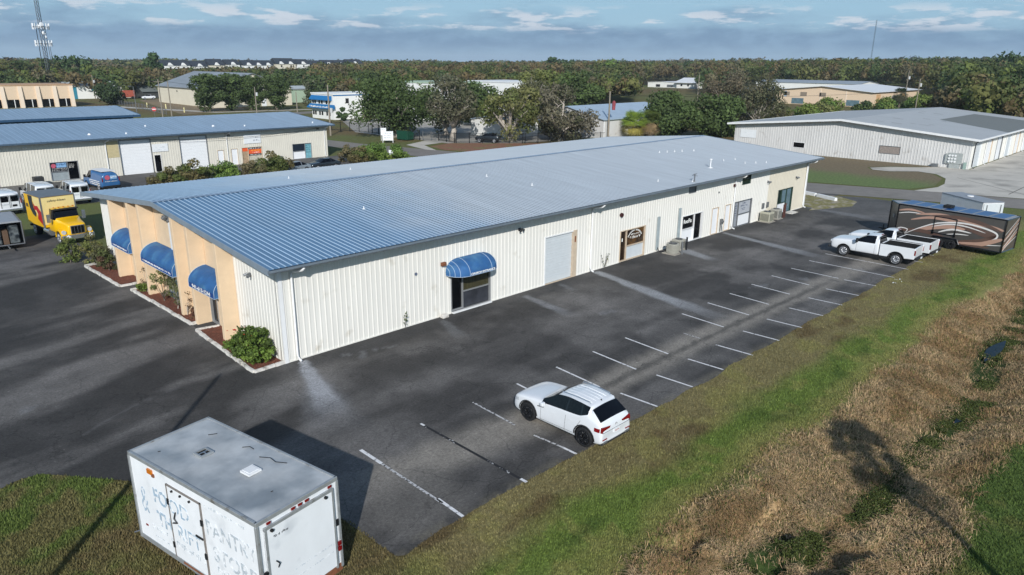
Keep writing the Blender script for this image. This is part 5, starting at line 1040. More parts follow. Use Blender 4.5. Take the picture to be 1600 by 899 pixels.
#@@PART5
# ------------------------------------------------------------------ far buildings
def shed(name, label, x0, x1, y0, y1, ze, zr, axis, wallm, roofm, trim=white_paint, oh=.5, wins=(), cat='building', pitch=None):
    """axis 'x': ridge runs along x; wins: (face, s0, s1, z0, z1, mat, partname)"""
    t = empty(name, (x0, y0, 0), 0, label, cat); W_, D_ = x1 - x0, y1 - y0; mb = MB()
    mb.box(0, W_, 0, D_, 0, ze)
    if zr > ze:
        if axis == 'x': mb.prism([(0, ze), (D_, ze), (D_ / 2, zr)], 0, W_, 'x')
        else: mb.prism([(0, ze), (W_, ze), (W_ / 2, zr)], 0, D_, 'y')
    mb.build('wall', wallm, t)
    rb = MB(); th = .14
    if zr > ze:
        if axis == 'x':
            k = (zr - ze) / (D_ / 2); 
            for a, b_ in ((-oh, D_ / 2), (D_ + oh, D_ / 2)): rb.prism([(a, ze - k * oh + .02), (b_, zr + .02), (b_, zr + th + .02), (a, ze - k * oh + th + .02)], -oh, W_ + oh, 'x')
        else:
            k = (zr - ze) / (W_ / 2)
            for a, b_ in ((-oh, W_ / 2), (W_ + oh, W_ / 2)): rb.prism([(a, ze - k * oh + .02), (b_, zr + .02), (b_, zr + th + .02), (a, ze - k * oh + th + .02)], -oh, D_ + oh, 'y')
    else: rb.box(-.15, W_ + .15, -.15, D_ + .15, ze + .002, ze + .3)
    rb.build('roof', roofm, t)
    for (face, s0, s1, z0, z1, m_, nm) in wins:
        w = MB()
        if face == 'y': w.box(s0, s1, -.06, .04, z0, z1)
        else: w.box(-.06, .04, s0, s1, z0, z1)
        w.build(nm, m_, t)
    return t
peach = mat('peach_wall', 'd6bfa4', .85, var=.06); peach_l = mat('pale_peach_pilaster', 'dfcdb8', .85, var=.05); grn = mat('pale_green_wall', '9fb39c', .7, var=.1); teal = mat('teal_paint', '2f7f96', .6, var=.08); bluewall = mat('vivid_blue_canopy', '1668a0', .6, var=.05)
pale = mat('bright_white_wall', 'e2e2de', .6, var=.04, scale=.3); roofw = mat('white_roof', 'd5d7d8', .6, var=.05, scale=.3); shingle = mat('grey_shingle', '6f7478', .85, var=.12, scale=2); slate = mat('dark_slate_roof', '2d343c', .8, var=.15, scale=.5)
sky_r = mat('pale_blue_metal_roof', 'a3b3c2', .45, .1, var=.08, scale=.6); beige_s = mat('beige_siding', 'd2cbb8', .7, var=.05, scale=.4)
shed('storage_hall', 'big beige gabled hall behind the row of round trees', 80, 106.5, 193, 236, 5.5, 10.0, 'y', beige_s, mat('aged_metal_roof', '8a8f93', .5, .1, var=.15, scale=.3), oh=.6, wins=[('x', 26, 26.6, 3.9, 4.4, black_m, 'vent'), ('x', 9, 10, .0, 2.2, white_door, 'door'), ('y', 16, 17.5, 0, 2.2, white_door, 'door')])
t = shed('storage_office', 'white two storey office with two blue awnings down its narrow side', 83, 106, 129.5, 139.8, 6.0, 6.0, 'x', pale, pale)
for (z0, z1, pr, y0, y1) in ((4.7, 5.7, .8, .6, 10.2), (2.7, 3.6, 1.1, -.6, 11.0)):
    mb = MB(); mb.prism([(-.02, z1), (-pr, z0 + .15), (-pr, z0), (-.02, z0)], y0, y1, 'y') if False else mb.add([(-.02, y0, z1), (-.02, y1, z1), (-pr, y1, z0 + .1), (-pr, y0, z0 + .1), (-pr, y1, z0 - .1), (-pr, y0, z0 - .1), (-.02, y0, z0 - .1), (-.02, y1, z0 - .1)], [(0, 1, 2, 3), (3, 2, 4, 5), (0, 3, 5, 6), (1, 7, 4, 2)])
    o = mb.build('awning', bluewall, t)
    if z0 < 3: scribble(o, lambda s, d, z: (-1.08 - d, s, z), .6, 9.5, 2.85, 3.25, ink_white, 5, d=.03, back=-.02)
for z0 in (.9, 3.7):
    for y in (1.6, 2.8, 5.0, 6.2, 8.2, 9.2): mb = MB(); mb.box(-.05, .03, y, y + .7, z0, z0 + 1.0); mb.build('window', glass_m, t)
mb = MB(); mb.box(3.5, 4.4, -.06, .03, 3.9, 5.1); mb.build('window', glass_m, t); mb = MB(); mb.box(0, 12, -.1, .02, 5.75, 6.05); mb.build('blue_band', bluewall, t)
for s in (9.0, 12.5, 16): mb = MB(); mb.box(s, s + 2.2, -.07, .02, 0, 2.4); mb.build('door', teal, t)
shed('gabled_hall', 'white hall with grey shingle roof behind the dark live oak', 122, 150, 185, 197, 5.6, 8.2, 'x', pale, shingle, oh=.4, wins=[('x', 5, 6.2, 5.2, 6.2, glass_m, 'window')])
shed('tall_hall', 'tall white flat topped hall seen between the bare limbs', 98, 111, 106, 124, 9.0, 9.0, 'x', pale, grn, wins=[('y', 4, 7, 0, 3.5, off_white, 'door')])
shed('tall_hall', 'second tall white hall with pale roof band, right of the first', 119, 133, 104, 120, 9.0, 9.0, 'x', pale, roofw, wins=[('y', 4, 7, 0, 3.5, off_white, 'door')])
shed('metal_shed', 'white metal shed with pale blue roof behind the tall wooden pole', 97.6, 124, 57.0, 75.5, 3.55, 5.6, 'x', grey_wall, sky_r, oh=.35, wins=[('y', 6.9, 7.0, 2.4, 2.8, black_m, 'lamp'), ('y', 7.7, 7.95, 0, 3.5, white_paint, 'corner_post'), ('y', .15, .35, 0, 3.5, white_paint, 'corner_post')])
shed('metal_shed', 'low white shed half hidden by the twiggy trees', 84, 93, 70, 80, 3.0, 3.8, 'x', pale, sky_r, oh=.3, wins=[('y', 2, 5, 0, 2.8, off_white, 'door')])
t = shed('peach_building', 'peach walled hall with low white roof beyond the grey warehouse', 255, 305, 62.8, 97.5, 5.0, 6.6, 'x', peach, roofw, oh=.8, wins=[('x', y, y + 2.4, 3.0, 4.4, mat('louvred_window', '84786a', .6), 'window') for y in (16, 23, 29.5)] + [('x', y, y + 4.5, 0.2, 2.2, glass_blue, 'window') for y in (4, 24)] + [('x', 34.0, 34.4, 0, 4.6, peach_l, 'pilaster'), ('x', 8.6, 9, 0, 5.2, peach_l, 'pilaster'), ('x', 17.8, 18.2, 0, 5.8, peach_l, 'pilaster'), ('x', 30.6, 31.6, 2.6, 4.6, sky_r, 'sign_panel'), ('y', 4, 8, 0, 4.2, mat('tan_panel', 'c29c72', .8), 'panel'), ('y', 30, 35, 2, 4.0, mat('tan_panel', 'c29c72', .8), 'panel'), ('y', 20, 24, 0, 3.4, off_white, 'door')])
shed('flat_roofed_block', 'long low white block with grey roof behind the peach building', 322, 345, 92, 140, 6.0, 7.0, 'y', pale, mat('grey_blue_roof', '8f979e', .6), oh=.3, wins=[('x', 30, 44, 1, 3.0, glass_blue, 'window'), ('x', 6, 8, 3, 4.3, glass_m, 'window')])
shed('flat_roofed_block', 'small white block left of the peach building with blue front', 262, 285, 101, 124, 4.2, 4.6, 'x', mat('pale_blue_wall', '9db6c6', .7), sky_r, oh=.2, wins=[('x', 3, 6, 0.3, 2.4, teal, 'door'), ('x', 10, 13, .3, 2.6, white_door, 'door'), ('x', 16, 19, .3, 2.6, white_door, 'door')])
t = shed('farm_house', 'white house with hipped white roof on the edge of the wood', 372, 392, 204, 216, 3.4, 5.8, 'y', pale, roofw, oh=1.4, wins=[('x', 3.5, 4.6, 1.2, 2.4, glass_m, 'window'), ('x', 8, 9.2, 1.2, 2.4, glass_m, 'window')])
shed('farm_shed', 'long low white shed joined left of the hipped white house', 374, 388, 217, 238, 2.9, 3.4, 'x', pale, roofw, oh=.3, wins=[('x', 3, 7, .3, 1.8, steel_grey, 'door'), ('x', 12, 15, .3, 1.8, black_m, 'door')])
shed('green_shed', 'pale green storage shed right of the beige hall', 114, 128, 205, 224, 4.4, 5.2, 'x', grn, mat('pale_grey_roof', 'b0b5b4', .6, var=.1), oh=.4, wins=[('x', 3, 6, 0, 3.2, mat('green_door', '7d9a80', .6), 'door'), ('x', 9, 12, 0, 3.2, mat('green_door', '7d9a80', .6), 'door')])
shed('storage_row', 'long low row of pale storage units beyond the green shed', 128, 160, 222, 246, 3.4, 3.9, 'x', mat('pale_row_wall', 'b9bfb6', .7), mat('pale_grey_roof', 'b0b5b4', .6, var=.1), oh=.4, wins=[('x', 3, 6, 0, 2.6, mat('green_door', '7d9a80', .6), 'door')])
shed('metal_shed', 'blue and white metal shed with grey roof at the far left', 57, 88, 272, 290, 4.4, 5.7, 'x', pale, mat('pale_grey_roof', 'b0b5b4', .6, var=.1), oh=.4, wins=[('y', 3.5, 7.6, 0, 4.2, teal, 'panel'), ('y', 12.5, 20.5, 2.6, 4.2, teal, 'panel'), ('y', 22, 25, .2, 3.0, off_white, 'door')])
t = shed('shopping_strip', 'peach block with pale slanting pilasters and dark shopfronts at the far left', 0, 51.5, 226, 242, 6.3, 6.3, 'x', peach, mat('tan_coping', 'b08f70', .8))
for i in range(9):
    x = 50.4 - i * 4.45; mb = MB(); mb.prism([(-.9, 0), (.02, 0), (.02, 6.1), (-.35, 6.1)], x, x + 1.0, 'x'); mb.build('pilaster', peach_l, t)
    mb = MB(); mb.box(x - 3.3, x - .15, -.08, .02, .1, 2.4); 
    if i < 8: mb.build('shopfront', glass_m, t); mb = MB(); mb.box(x - 1.4, x - 1.2, -.12, -.085, .1, 2.4); mb.box(x - 3.3, x - 3.2, -.12, -.085, .1, 2.4); mb.build('door_frame', white_paint, t)
shed('open_shelter', 'dark roofed open shelter with rust coloured machinery beside it', 84, 108, 262, 272, 2.6, 4.2, 'x', mat('dark_shelter_wall', '3a3c3a', .9), mat('grey_green_roof', '6b706c', .7), oh=.6)
# townhouses on the horizon
grp = 'townhouses on the horizon'
def house(x, y, w, zt, seed, label, big=0):
    r = random.Random(seed); t = empty('townhouse', (x, y, 0), 0, label, 'house', grp); d_ = 11; ze = zt - (4.0 if big else 3.4)
    mb = MB(); mb.box(0, w, 0, d_, 0, ze); mb.build('wall', pale if not big else beige_s, t)
    mb = MB(); mb.prism([(-.5, ze), (d_ + .5, ze), (d_ / 2, zt)], -.4, w + .4, 'x'); mb.build('roof', slate, t)
    n = max(1, int(w / 7))
    for i in range(n):
        gx_ = (i + .5) * w / n; mb = MB(); mb.prism([(gx_ - 2.0, ze - .1), (gx_ + 2.0, ze - .1), (gx_, ze + 1.7)], -.6, 3.5, 'y'); mb.build('gable', pale, t)
        mb = MB(); mb.box(gx_ - .6, gx_ + .6, -.06, .02, ze - 2.2, ze - .9); mb.build('window', glass_m, t)
lb = ['white gabled townhouse block leftmost on the horizon', 'second low townhouse block from the left', 'third townhouse block with a steep white front', 'fourth townhouse block with dark roof', 'fifth low townhouse block in the middle of the row', 'tallest townhouse with wide dark roof in the row', 'townhouse block just right of the tallest one', 'townhouse block with pinkish side wall', 'long dark roofed block second from the right', 'rightmost townhouse with dark roof standing alone']
for i, (x, w, zt, big) in enumerate([(169, 17, 14.3, 0), (187.5, 10, 13.8, 0), (199, 10, 15.2, 1), (211, 9, 15.0, 0), (223, 22, 14.6, 0), (247.5, 15, 16.2, 1), (264, 10, 15.6, 0), (276, 8, 14.8, 1), (285.5, 20, 15.2, 0), (307.5, 13, 15.9, 0)]): house(x, 470, w, zt - .6, i, lb[i], big)

# ------------------------------------------------------------------ poles, towers, fences, signs
def pole(x, y, h, label, tr=None, arm=False, r=.14, m=wood_pole, name='utility_pole', cat='utility pole', grp='utility poles along the roads'):
    t = empty(name, (x, y, 0), 0, label, cat, grp); mb = MB(); mb.tube([(0, 0, -.1), (0, 0, h)], [r * 1.15, r * .8], 10); mb.build('post', m, t)
    if arm: mb = MB(); mb.box(-1.1, 1.1, -.06, .06, h - .7, h - .58); mb.build('crossarm', wood_pole, t); mb = MB(); [mb.cyl((q, 0, h - .5), (0, 0, 1), .05, .16, 6) for q in (-1.0, 0, 1.0)]; mb.build('insulators', steel_grey, t)
    if tr: mb = MB(); mb.cyl((.35, -.25, h - tr), (0, 0, 1), .28, .9, 12); mb.build('transformer', mat('pale_grey_can', 'b9bcbc', .5), t)
    return t
pole(98.4, 57.6 - 1.2, 8.9, 'tall bare wooden pole in front of the pale blue roofed shed', arm=False, r=.17)
mb = MB(); mb.tube([(99.2, 56.0, 5.4), (99.25, 56.0, 6.9)], [.3, .36], 10); mb.cyl((99.25, 56.0, 7.0), (0, 0, 1), .3, .25, 10, r2=.1); o = mb.build('flag_bundle', mat('faded_red_fabric', '8c3f48', .8, var=.3)); tag(o, 'faded red bundle hanging on the tall bare wooden pole', 'bundle')
pole(61.4, 96, 9.6, 'wooden pole with small box in front of the white office', tr=4.8, r=.16)
pole(55.0, 165, 9.3, 'utility pole with crossarm left of the round trees', arm=True)
pole(57.8, 166.5, 8.7, 'plain utility pole beside the crossarm pole left of the round trees')
pole(79.6, 163.6, 7.0, 'utility pole with pale transformer before the round trees', tr=1.9)
pole(69.2, 268, 8.4, 'distant utility pole before the blue and white shed', tr=2.2)
pole(90.2, 160.5, 5.6, 'thin pole right of the round trees')
pole(207.0, 34.5, 10.6, 'utility pole with transformer right of the peach building', tr=1.6)
pole(236, 46.5, 12.6, 'utility pole with transformer standing in the wood at the right', tr=2.2)
pole(300, 25, 12.5, 'thin far utility pole near the right edge')
pole(213, 106, 10.5, 'far utility pole left of the peach building')
pole(-16.5, -14.0, 11.0, 'wooden pole behind the viewer that shades the car park', r=.12)
t = pole(55.8, 186, 6.9, 'street lamp with short arm beyond the workshop', name='street_lamp', cat='street lamp', m=steel_grey, r=.09, grp='street lamps'); mb = MB(); mb.tube([(0, 0, 6.8), (-.9, -.3, 7.0)], .05, 6); mb.box(-1.4, -.7, -.45, -.15, 6.95, 7.1); mb.build('lamp_head', steel_grey, t)
# antenna tower: triangular guyed lattice
def lattice(x, y, h, w, label, r=.09, platforms=()):
    t = empty('antenna_tower', (x, y, 0), .3, label, 'tower'); mb = MB(); c = [(math.cos(a) * w, math.sin(a) * w) for a in (0, 2.094, 4.189)]
    for q in c: mb.tube([(q[0], q[1], 0), (q[0], q[1], h)], r, 4)
    n = int(h / (w * 2)); 
    for i in range(n):
        z0, z1 = h * i / n, h * (i + 1) / n
        for k in range(3): a, b_ = c[k], c[(k + 1) % 3]; mb.tube([(a[0], a[1], z0), (b_[0], b_[1], z1)], r * .5, 3); mb.tube([(a[0], a[1], z0), (b_[0], b_[1], z0)], r * .5, 3)
    mb.build('lattice_mast', mat('tower_steel', '4c5158', .5, .3), t)
    for z, rr, n_ in platforms:
        p = MB(); p.tube([(math.cos(a * PI / 6) * rr, math.sin(a * PI / 6) * rr, z) for a in range(13)], .08, 4)
        for k in range(3): p.tube([(0, 0, z), (math.cos(k * 2.094) * rr, math.sin(k * 2.094) * rr, z)], .08, 4)
        p.build('platform', mat('tower_steel', '4c5158', .5, .3), t)
        for k in range(n_): a = 2 * PI * k / n_; p = MB(); p.box(-.18, .18, -.12, .12, -1.2, 1.2); o = p.build('panel_antenna', sign_white, t, loc=(math.cos(a) * rr, math.sin(a) * rr, z + .2)); o.rotation_euler = (0, 0, a)
    return t
tw = lattice(70.5, 330, 52, .8, 'guyed lattice antenna tower with white dishes above the trees at far left', .12, ((26.4, 3.0, 9), (19.8, 3.0, 9)))
for (a, z, rr) in ((4.6, 27.3, .9), (3.4, 26.5, .8), (5.4, 26.0, .8), (4.9, 24.0, .8), (5.6, 22.4, .8)):
    mb = MB(); mb.cyl((math.cos(a) * 1.3, math.sin(a) * 1.3, z), (math.cos(a), math.sin(a), 0), rr, .5, 14, r2=rr * .75); mb.build('dish', sign_white, tw)
mb = MB(); mb.tube([(-1.6, 1, 0), (-1.6, .6, 26)], .14, 5); mb.tube([(1.9, 0, 0), (1.7, 0, 26)], .1, 4); mb.tube([(2.6, 0, 0), (2.4, 0, 20)], .1, 4); mb.build('cable_run', dark_metal, tw)
lattice(1200, 398.9, 80, .8, 'thin distant radio mast standing in the cloud at right', .1)
# fence along the far side of the street
def fence(pts, label, h=1.8, m=black_m, step=2.4, pk=.16, name='fence', posts=True):
    t = empty(name, (pts[0][0], pts[0][1], 0), 0, label, 'fence'); o0 = Vector(pts[0]); mb = MB()
    for i in range(len(pts) - 1):
        a, b_ = Vector(pts[i]) - o0, Vector(pts[i + 1]) - o0; L_ = (b_ - a).length; d_ = (b_ - a) / L_
        mb.tube([(*a, h - .1), (*b_, h - .1)], .03, 4); mb.tube([(*a, .2), (*b_, .2)], .03, 4)
        for k in range(int(L_ / pk)): p = a + d_ * k * pk; mb.tube([(*p, .05), (*p, h)], .014, 3)
        for k in range(int(L_ / step) + 1): p = a + d_ * min(L_, k * step); q = MB(); q.box(p.x - .05, p.x + .05, p.y - .05, p.y + .05, 0, h + .1); q.build('post', m, t)
    mb.build('railing', m, t); return t
fence([(71.2, 74.8), (70.9, 69.5), (80, 61.0), (93, 53.0)], 'black iron fence along the pine straw bed')
fence([(69.2, 77.9), (69.9, 85.5), (70.6, 96.5), (66, 110)], 'black iron fence behind the green dumpster, left of the gate')
fence([(69.5, 77.3), (71.1, 75.2)], 'grey chain gate across the pale driveway', 1.6, steel_grey, 1.6, .2, 'gate')
fence([(58.5, 172), (62, 200), (64, 235)], 'grey wire fence far left beside the path', 1.5, steel_grey, 3, .6)
for i, (x, y) in enumerate([(66.2, 207.9), (68.0, 197.8), (65.6, 178.1)]): mb = MB(); mb.tube([(0, 0, 0), (0, 0, 1.3)], .16, 8); mb.cyl((0, 0, 1.32), (0, 0, 1), .12, .06, 8); o = mb.build('marker_post', mat('pale_yellow_post', 'd8cf9a', .6), loc=(x, y, 0)); tag(o, ['farthest pale yellow post beside the path', 'middle pale yellow post beside the path', 'nearest pale yellow post beside the path'][i], 'post', 'pale posts beside the path')
# dumpster
t = empty('dumpster', (67.4, 79.9, 0), R(-78), 'dark green dumpster under the big live oak', 'dumpster')
mb = MB(); mb.prism([(-.9, .15), (.75, .15), (1.0, 1.3), (.4, 1.6), (-.9, 1.75)], -1.3, 1.3, 'x'); mb.build('body', dark_green_m, t, bevel=.02); mb = MB(); mb.prism([(.42, 1.62), (-.92, 1.77), (-.92, 1.82), (.42, 1.67)], -1.3, 1.3, 'x'); mb.build('lid', black_m, t)
mb = MB(); mb.box(-1.4, -1.3, -.3, .3, .8, 1.0); mb.box(1.3, 1.4, -.3, .3, .8, 1.0); mb.build('lift_pocket', dark_green_m, t)
mb = MB(); mb.box(.4, .75, .93, .96, .75, 1.0); mb.build('sticker', mat('yellow_sticker', 'd8d060', .5), t); mb = MB(); mb.tube([(0, 0, .08), (.01, 0, .08)], .08, 8); 
def sign(x, y, rz, w, h, z0, label, m=sign_white, legs=True, name='yard_sign', scr=3):
    t = empty(name, (x, y, 0), rz, label, 'sign'); mb = MB(); mb.box(-w / 2, w / 2, -.03, .03, z0, z0 + h); mb.build('panel', m, t)
    for s in (-w / 2 + .06, w / 2 - .06): mb = MB(); mb.box(s - .04, s + .04, -.036, .036, 0, z0 + h + .05); mb.build('leg', white_paint, t)
    for i in range(scr): scribble(t, lambda s, d, z: (s, -.03 - d, z), -w * .36, w * .36, z0 + h * (.72 - .24 * i), z0 + h * (.84 - .24 * i), ink_slate, 90 + i, d=.01, back=0)
    return t
sign(61.9, 77.7, R(-40), 1.9, 1.6, .45, 'white framed sign board on two legs by the street'); sign(63.6, 81.4, R(-40), 1.0, 1.3, 1.0, 'small white sign behind the framed board, before the oak', scr=1)
sign(51.8, 61.8, R(-35), 1.9, .75, .15, 'low white sign with red print in the grass left of the street', scr=1)
t = empty('stop_sign', (53.1, 165, 0), R(-30), 'red road sign on a post before the round trees', 'sign'); mb = MB(); mb.cyl((0, -.05, 2.0), (0, 1, 0), .55, .05, 8); mb.build('face', mat('sign_red', 'b03434', .5), t); mb = MB(); mb.box(-.4, .4, -.085, -.077, 1.9, 2.1); mb.build('white_bar', sign_white, t); mb = MB(); mb.tube([(0, 0, 0), (0, 0, 2.3)], .04, 6); mb.build('post', steel_grey, t)
# overhead cable in front of the cream workshop
for i, (a, b_, sag, q) in enumerate([((42.5, 67.9, 4.4), (16, 67.7, 4.5), .7, 'drooping black service cable under the cream workshop eave')]):
    mb = MB(); pts = [Vector(a).lerp(Vector(b_), k / 16) - Vector((0, 0, sag * 4 * (k / 16) * (1 - k / 16))) for k in range(17)]; mb.tube(pts, .025, 4); o = mb.build('service_cable', black_m); tag(o, q, 'cable')
for i, (a, b_) in enumerate([((98.4, 56.4, 8.2), (300, 25, 11.5)), ((61.4, 96, 9.0), (98.4, 56.4, 8.6)), ((61.4, 96, 9.0), (55.0, 165, 9.0)), ((55.0, 165, 9.1), (69.2, 268, 8.2)), ((207, 34.5, 10.2), (236, 46.5, 12.1))]):
    mb = MB(); L_ = (Vector(a) - Vector(b_)).length; pts = [Vector(a).lerp(Vector(b_), k / 20) - Vector((0, 0, L_ * .014 * 4 * (k / 20) * (1 - k / 20))) for k in range(21)]; mb.tube(pts, .03, 4); o = mb.build('power_line', dark_metal)
    tag(o, ['power line crossing in front of the grey warehouse', 'power line between the office pole and the tall bare pole', 'power line from the office pole to the crossarm pole', 'power line from the crossarm pole to the far left', 'power line between the two transformer poles at right'][i], 'power line', 'power lines')
#@@PART6
# ------------------------------------------------------------------ vehicles
def apply_mods(o, keep_mats=True):
    me = bpy.data.meshes.new_from_object(o.evaluated_get(bpy.context.evaluated_depsgraph_get())); return me
def loft(stations, glass_rows, mats, arches=(), sub=2, wmax=1.0):
    """stations front to rear: (y, zb, zbelt, zroof, wl, wb, wr). glass_rows: {station index i: {row: material}}; returns evaluated mesh"""
    vs, fs, ms = [], [], []; n = 14
    for (y, zb, zt, zr, wl_, wb, wr) in stations:
        half = [(0, zb), (wl_ * .9, zb), (wl_ * .985, zb + .10), (wl_, zb + (zt - zb) * .45), (wb + .01, zt - .07), (wb - .02, zt), (wr, zr - (.055 if zr - zt > .3 else .02)), (0, zr + .015)]
        ring = half + [(-x, z) for x, z in half[-2:0:-1]]
        vs += [(x, y, z) for x, z in ring]
    for i in range(len(stations) - 1):
        for j in range(n):
            fs.append((i * n + j, i * n + (j + 1) % n, (i + 1) * n + (j + 1) % n, (i + 1) * n + j)); row = j if j < 7 else 13 - j
            ms.append(glass_rows.get(i, {}).get(row, 0))
    fs.append(tuple(range(n))[::-1]); fs.append(tuple((len(stations) - 1) * n + j for j in range(n))); ms += [0, 0]
    me = bpy.data.meshes.new('loft'); me.from_pydata(vs, [], fs); me.polygons.foreach_set('material_index', ms)
    for q in mats: me.materials.append(q)
    bm = bmesh.new(); bm.from_mesh(me); bmesh.ops.recalc_face_normals(bm, faces=bm.faces); bm.to_mesh(me); bm.free()
    cl = me.attributes.new('crease_edge', 'FLOAT', 'EDGE')
    for e in me.edges:
        a, b_ = e.vertices; pa = {p.index: p.material_index for p in me.polygons if a in p.vertices and b_ in p.vertices} if False else None
    # crease where glass meets paint
    em = {}
    for p in me.polygons:
        for k in p.edge_keys: em.setdefault(k, []).append(p.material_index)
    for e in me.edges:
        l = em.get(tuple(sorted(e.vertices)), []); cl.data[e.index].value = 1.0 if len(set(l)) > 1 else 0
    cv = me.attributes.new('crease_vert', 'FLOAT', 'POINT'); kd = {}
    for e in me.edges:
        if cl.data[e.index].value > 0:
            a, b_ = e.vertices; ty = 'r' if a // n == b_ // n else 'l'
            kd.setdefault(a, set()).add(ty); kd.setdefault(b_, set()).add(ty)
    for v_, s_ in kd.items():
        if len(s_) == 2: cv.data[v_].value = 1.0
    o = bpy.data.objects.new('loft', me); COL.objects.link(o); md = o.modifiers.new('s', 'SUBSURF'); md.levels = sub; md.render_levels = sub
    m1 = apply_mods(o); bpy.data.objects.remove(o)
    if arches:
        o = bpy.data.objects.new('loft', m1); COL.objects.link(o); cut = MB(); k = len(mats) - 1
        for (y, z, r_) in arches:
            for s in (-1, 1): cut.cyl((s * (wmax - .04), y, z), (1, 0, 0), r_, .5, 28, k)
        cme = bpy.data.meshes.new('cut'); cme.from_pydata(cut.v, [], cut.f)
        for q in mats: cme.materials.append(q)
        cme.polygons.foreach_set('material_index', cut.m); bm = bmesh.new(); bm.from_mesh(cme); bmesh.ops.recalc_face_normals(bm, faces=bm.faces); bm.to_mesh(cme); bm.free()
        co = bpy.data.objects.new('cut', cme); COL.objects.link(co); md = o.modifiers.new('b', 'BOOLEAN'); md.object = co; md.operation = 'DIFFERENCE'; md.solver = 'EXACT'
        m2 = apply_mods(o); bpy.data.objects.remove(o); bpy.data.objects.remove(co); return m2
    return m1
def split_parts(me, mats, names, parent):
    """one child mesh per material slot; list names may repeat"""
    out = []
    for k, (q, nm) in enumerate(zip(mats, names)):
        bm = bmesh.new(); bm.from_mesh(me); bmesh.ops.delete(bm, geom=[f for f in bm.faces if f.material_index != k], context='FACES')
        if not bm.faces: bm.free(); continue
        islands = []; seen = set()
        if nm in ('side_window',):
            for f in bm.faces:
                if f in seen: continue
                st = [f]; comp = []; seen.add(f)
                while st:
                    g = st.pop(); comp.append(g)
                    for e in g.edges:
                        for h in e.link_faces:
                            if h not in seen: seen.add(h); st.append(h)
                islands.append([g.index for g in comp])
        groups_ = islands or [None]; bm.free()
        for gsel in groups_:
            bm = bmesh.new(); bm.from_mesh(me); bm.faces.ensure_lookup_table(); dl = [f for f in bm.faces if f.material_index != k]
            if gsel is not None:
                tmp = [f for f in bm.faces if f.material_index == k]; keep = set()
                # match by order of kept faces
                for idx_ in gsel: keep.add(tmp[idx_]) if idx_ < len(tmp) else None
                dl = [f for f in bm.faces if f not in keep]
            bmesh.ops.delete(bm, geom=dl, context='FACES')
            for f in bm.faces: f.material_index = 0; f.smooth = True
            m_ = bpy.data.meshes.new(nm); bm.to_mesh(m_); bm.free(); m_.materials.clear(); m_.materials.append(q); o = bpy.data.objects.new(nm, m_); link(o, parent); out.append(o)
    return out
def wheel(parent, x, y, r_, w, rim, spokes=5, rr=.68):
    s = 1 if x > 0 else -1; mb = MB(); mb.tube([(x - s * w / 2, y, r_), (x - s * w * .42, y, r_), (x + s * w * .42, y, r_), (x + s * w / 2, y, r_)], [r_ * .9, r_, r_, r_ * .9], 28)
    t_ = mb.build('wheel', tyre_m, parent, smooth=False)
    q = MB(); xf = x + s * (w / 2 + .004)
    q.tube([(xf + s * .002, y + math.cos(a * PI / 12) * r_ * rr, r_ + math.sin(a * PI / 12) * r_ * rr) for a in range(25)], r_ * .045, 6, cap=False)
    for k in range(spokes):
        a = 2 * PI * k / spokes + .3
        for da in (-.16, .16): q.tube([(xf + s * .004, y + math.cos(a) * r_ * .12, r_ + math.sin(a) * r_ * .12), (xf, y + math.cos(a + da) * r_ * rr, r_ + math.sin(a + da) * r_ * rr)], [r_ * .08, r_ * .05], 5)
    q.cyl((xf, y, r_), (1, 0, 0), r_ * .16, .03, 12); q.build('rim', rim, t_, smooth=True)
    d = MB(); d.cyl((x + s * (w / 2 - .002), y, r_), (1, 0, 0), r_ * rr, .012, 24); d.build('brake_disc', dark_metal, t_)
from mathutils.bvhtree import BVHTree
def side_strip(me, pts, side, wdt, off=.004):
    """ribbon hugging the body side along (y,z) points"""
    bt = BVHTree.FromPolygons([v.co for v in me.vertices], [p.vertices[:] for p in me.polygons]); P_ = []
    for i in range(len(pts) - 1):
        n = max(1, int(math.hypot(pts[i + 1][0] - pts[i][0], pts[i + 1][1] - pts[i][1]) / .06))
        for k in range(n + (i == len(pts) - 2)): t_ = k / n; P_.append((pts[i][0] * (1 - t_) + pts[i + 1][0] * t_, pts[i][1] * (1 - t_) + pts[i + 1][1] * t_))
    mb = MB(); vs = []
    for i, (y, z) in enumerate(P_):
        a = P_[max(0, i - 1)]; b_ = P_[min(len(P_) - 1, i + 1)]; dy, dz = b_[0] - a[0], b_[1] - a[1]; l = math.hypot(dy, dz) or 1; ny, nz = -dz / l * wdt / 2, dy / l * wdt / 2
        for q in (-1, 1):
            hit = bt.ray_cast(Vector((side * 3, y + q * ny, z + q * nz)), Vector((-side, 0, 0))); x = hit[0].x if hit[0] else side * .95; vs.append((x + side * off, y + q * ny, z + q * nz))
    mb.add(vs, [(2 * i, 2 * i + 2, 2 * i + 3, 2 * i + 1) for i in range(len(P_) - 1)]); return mb

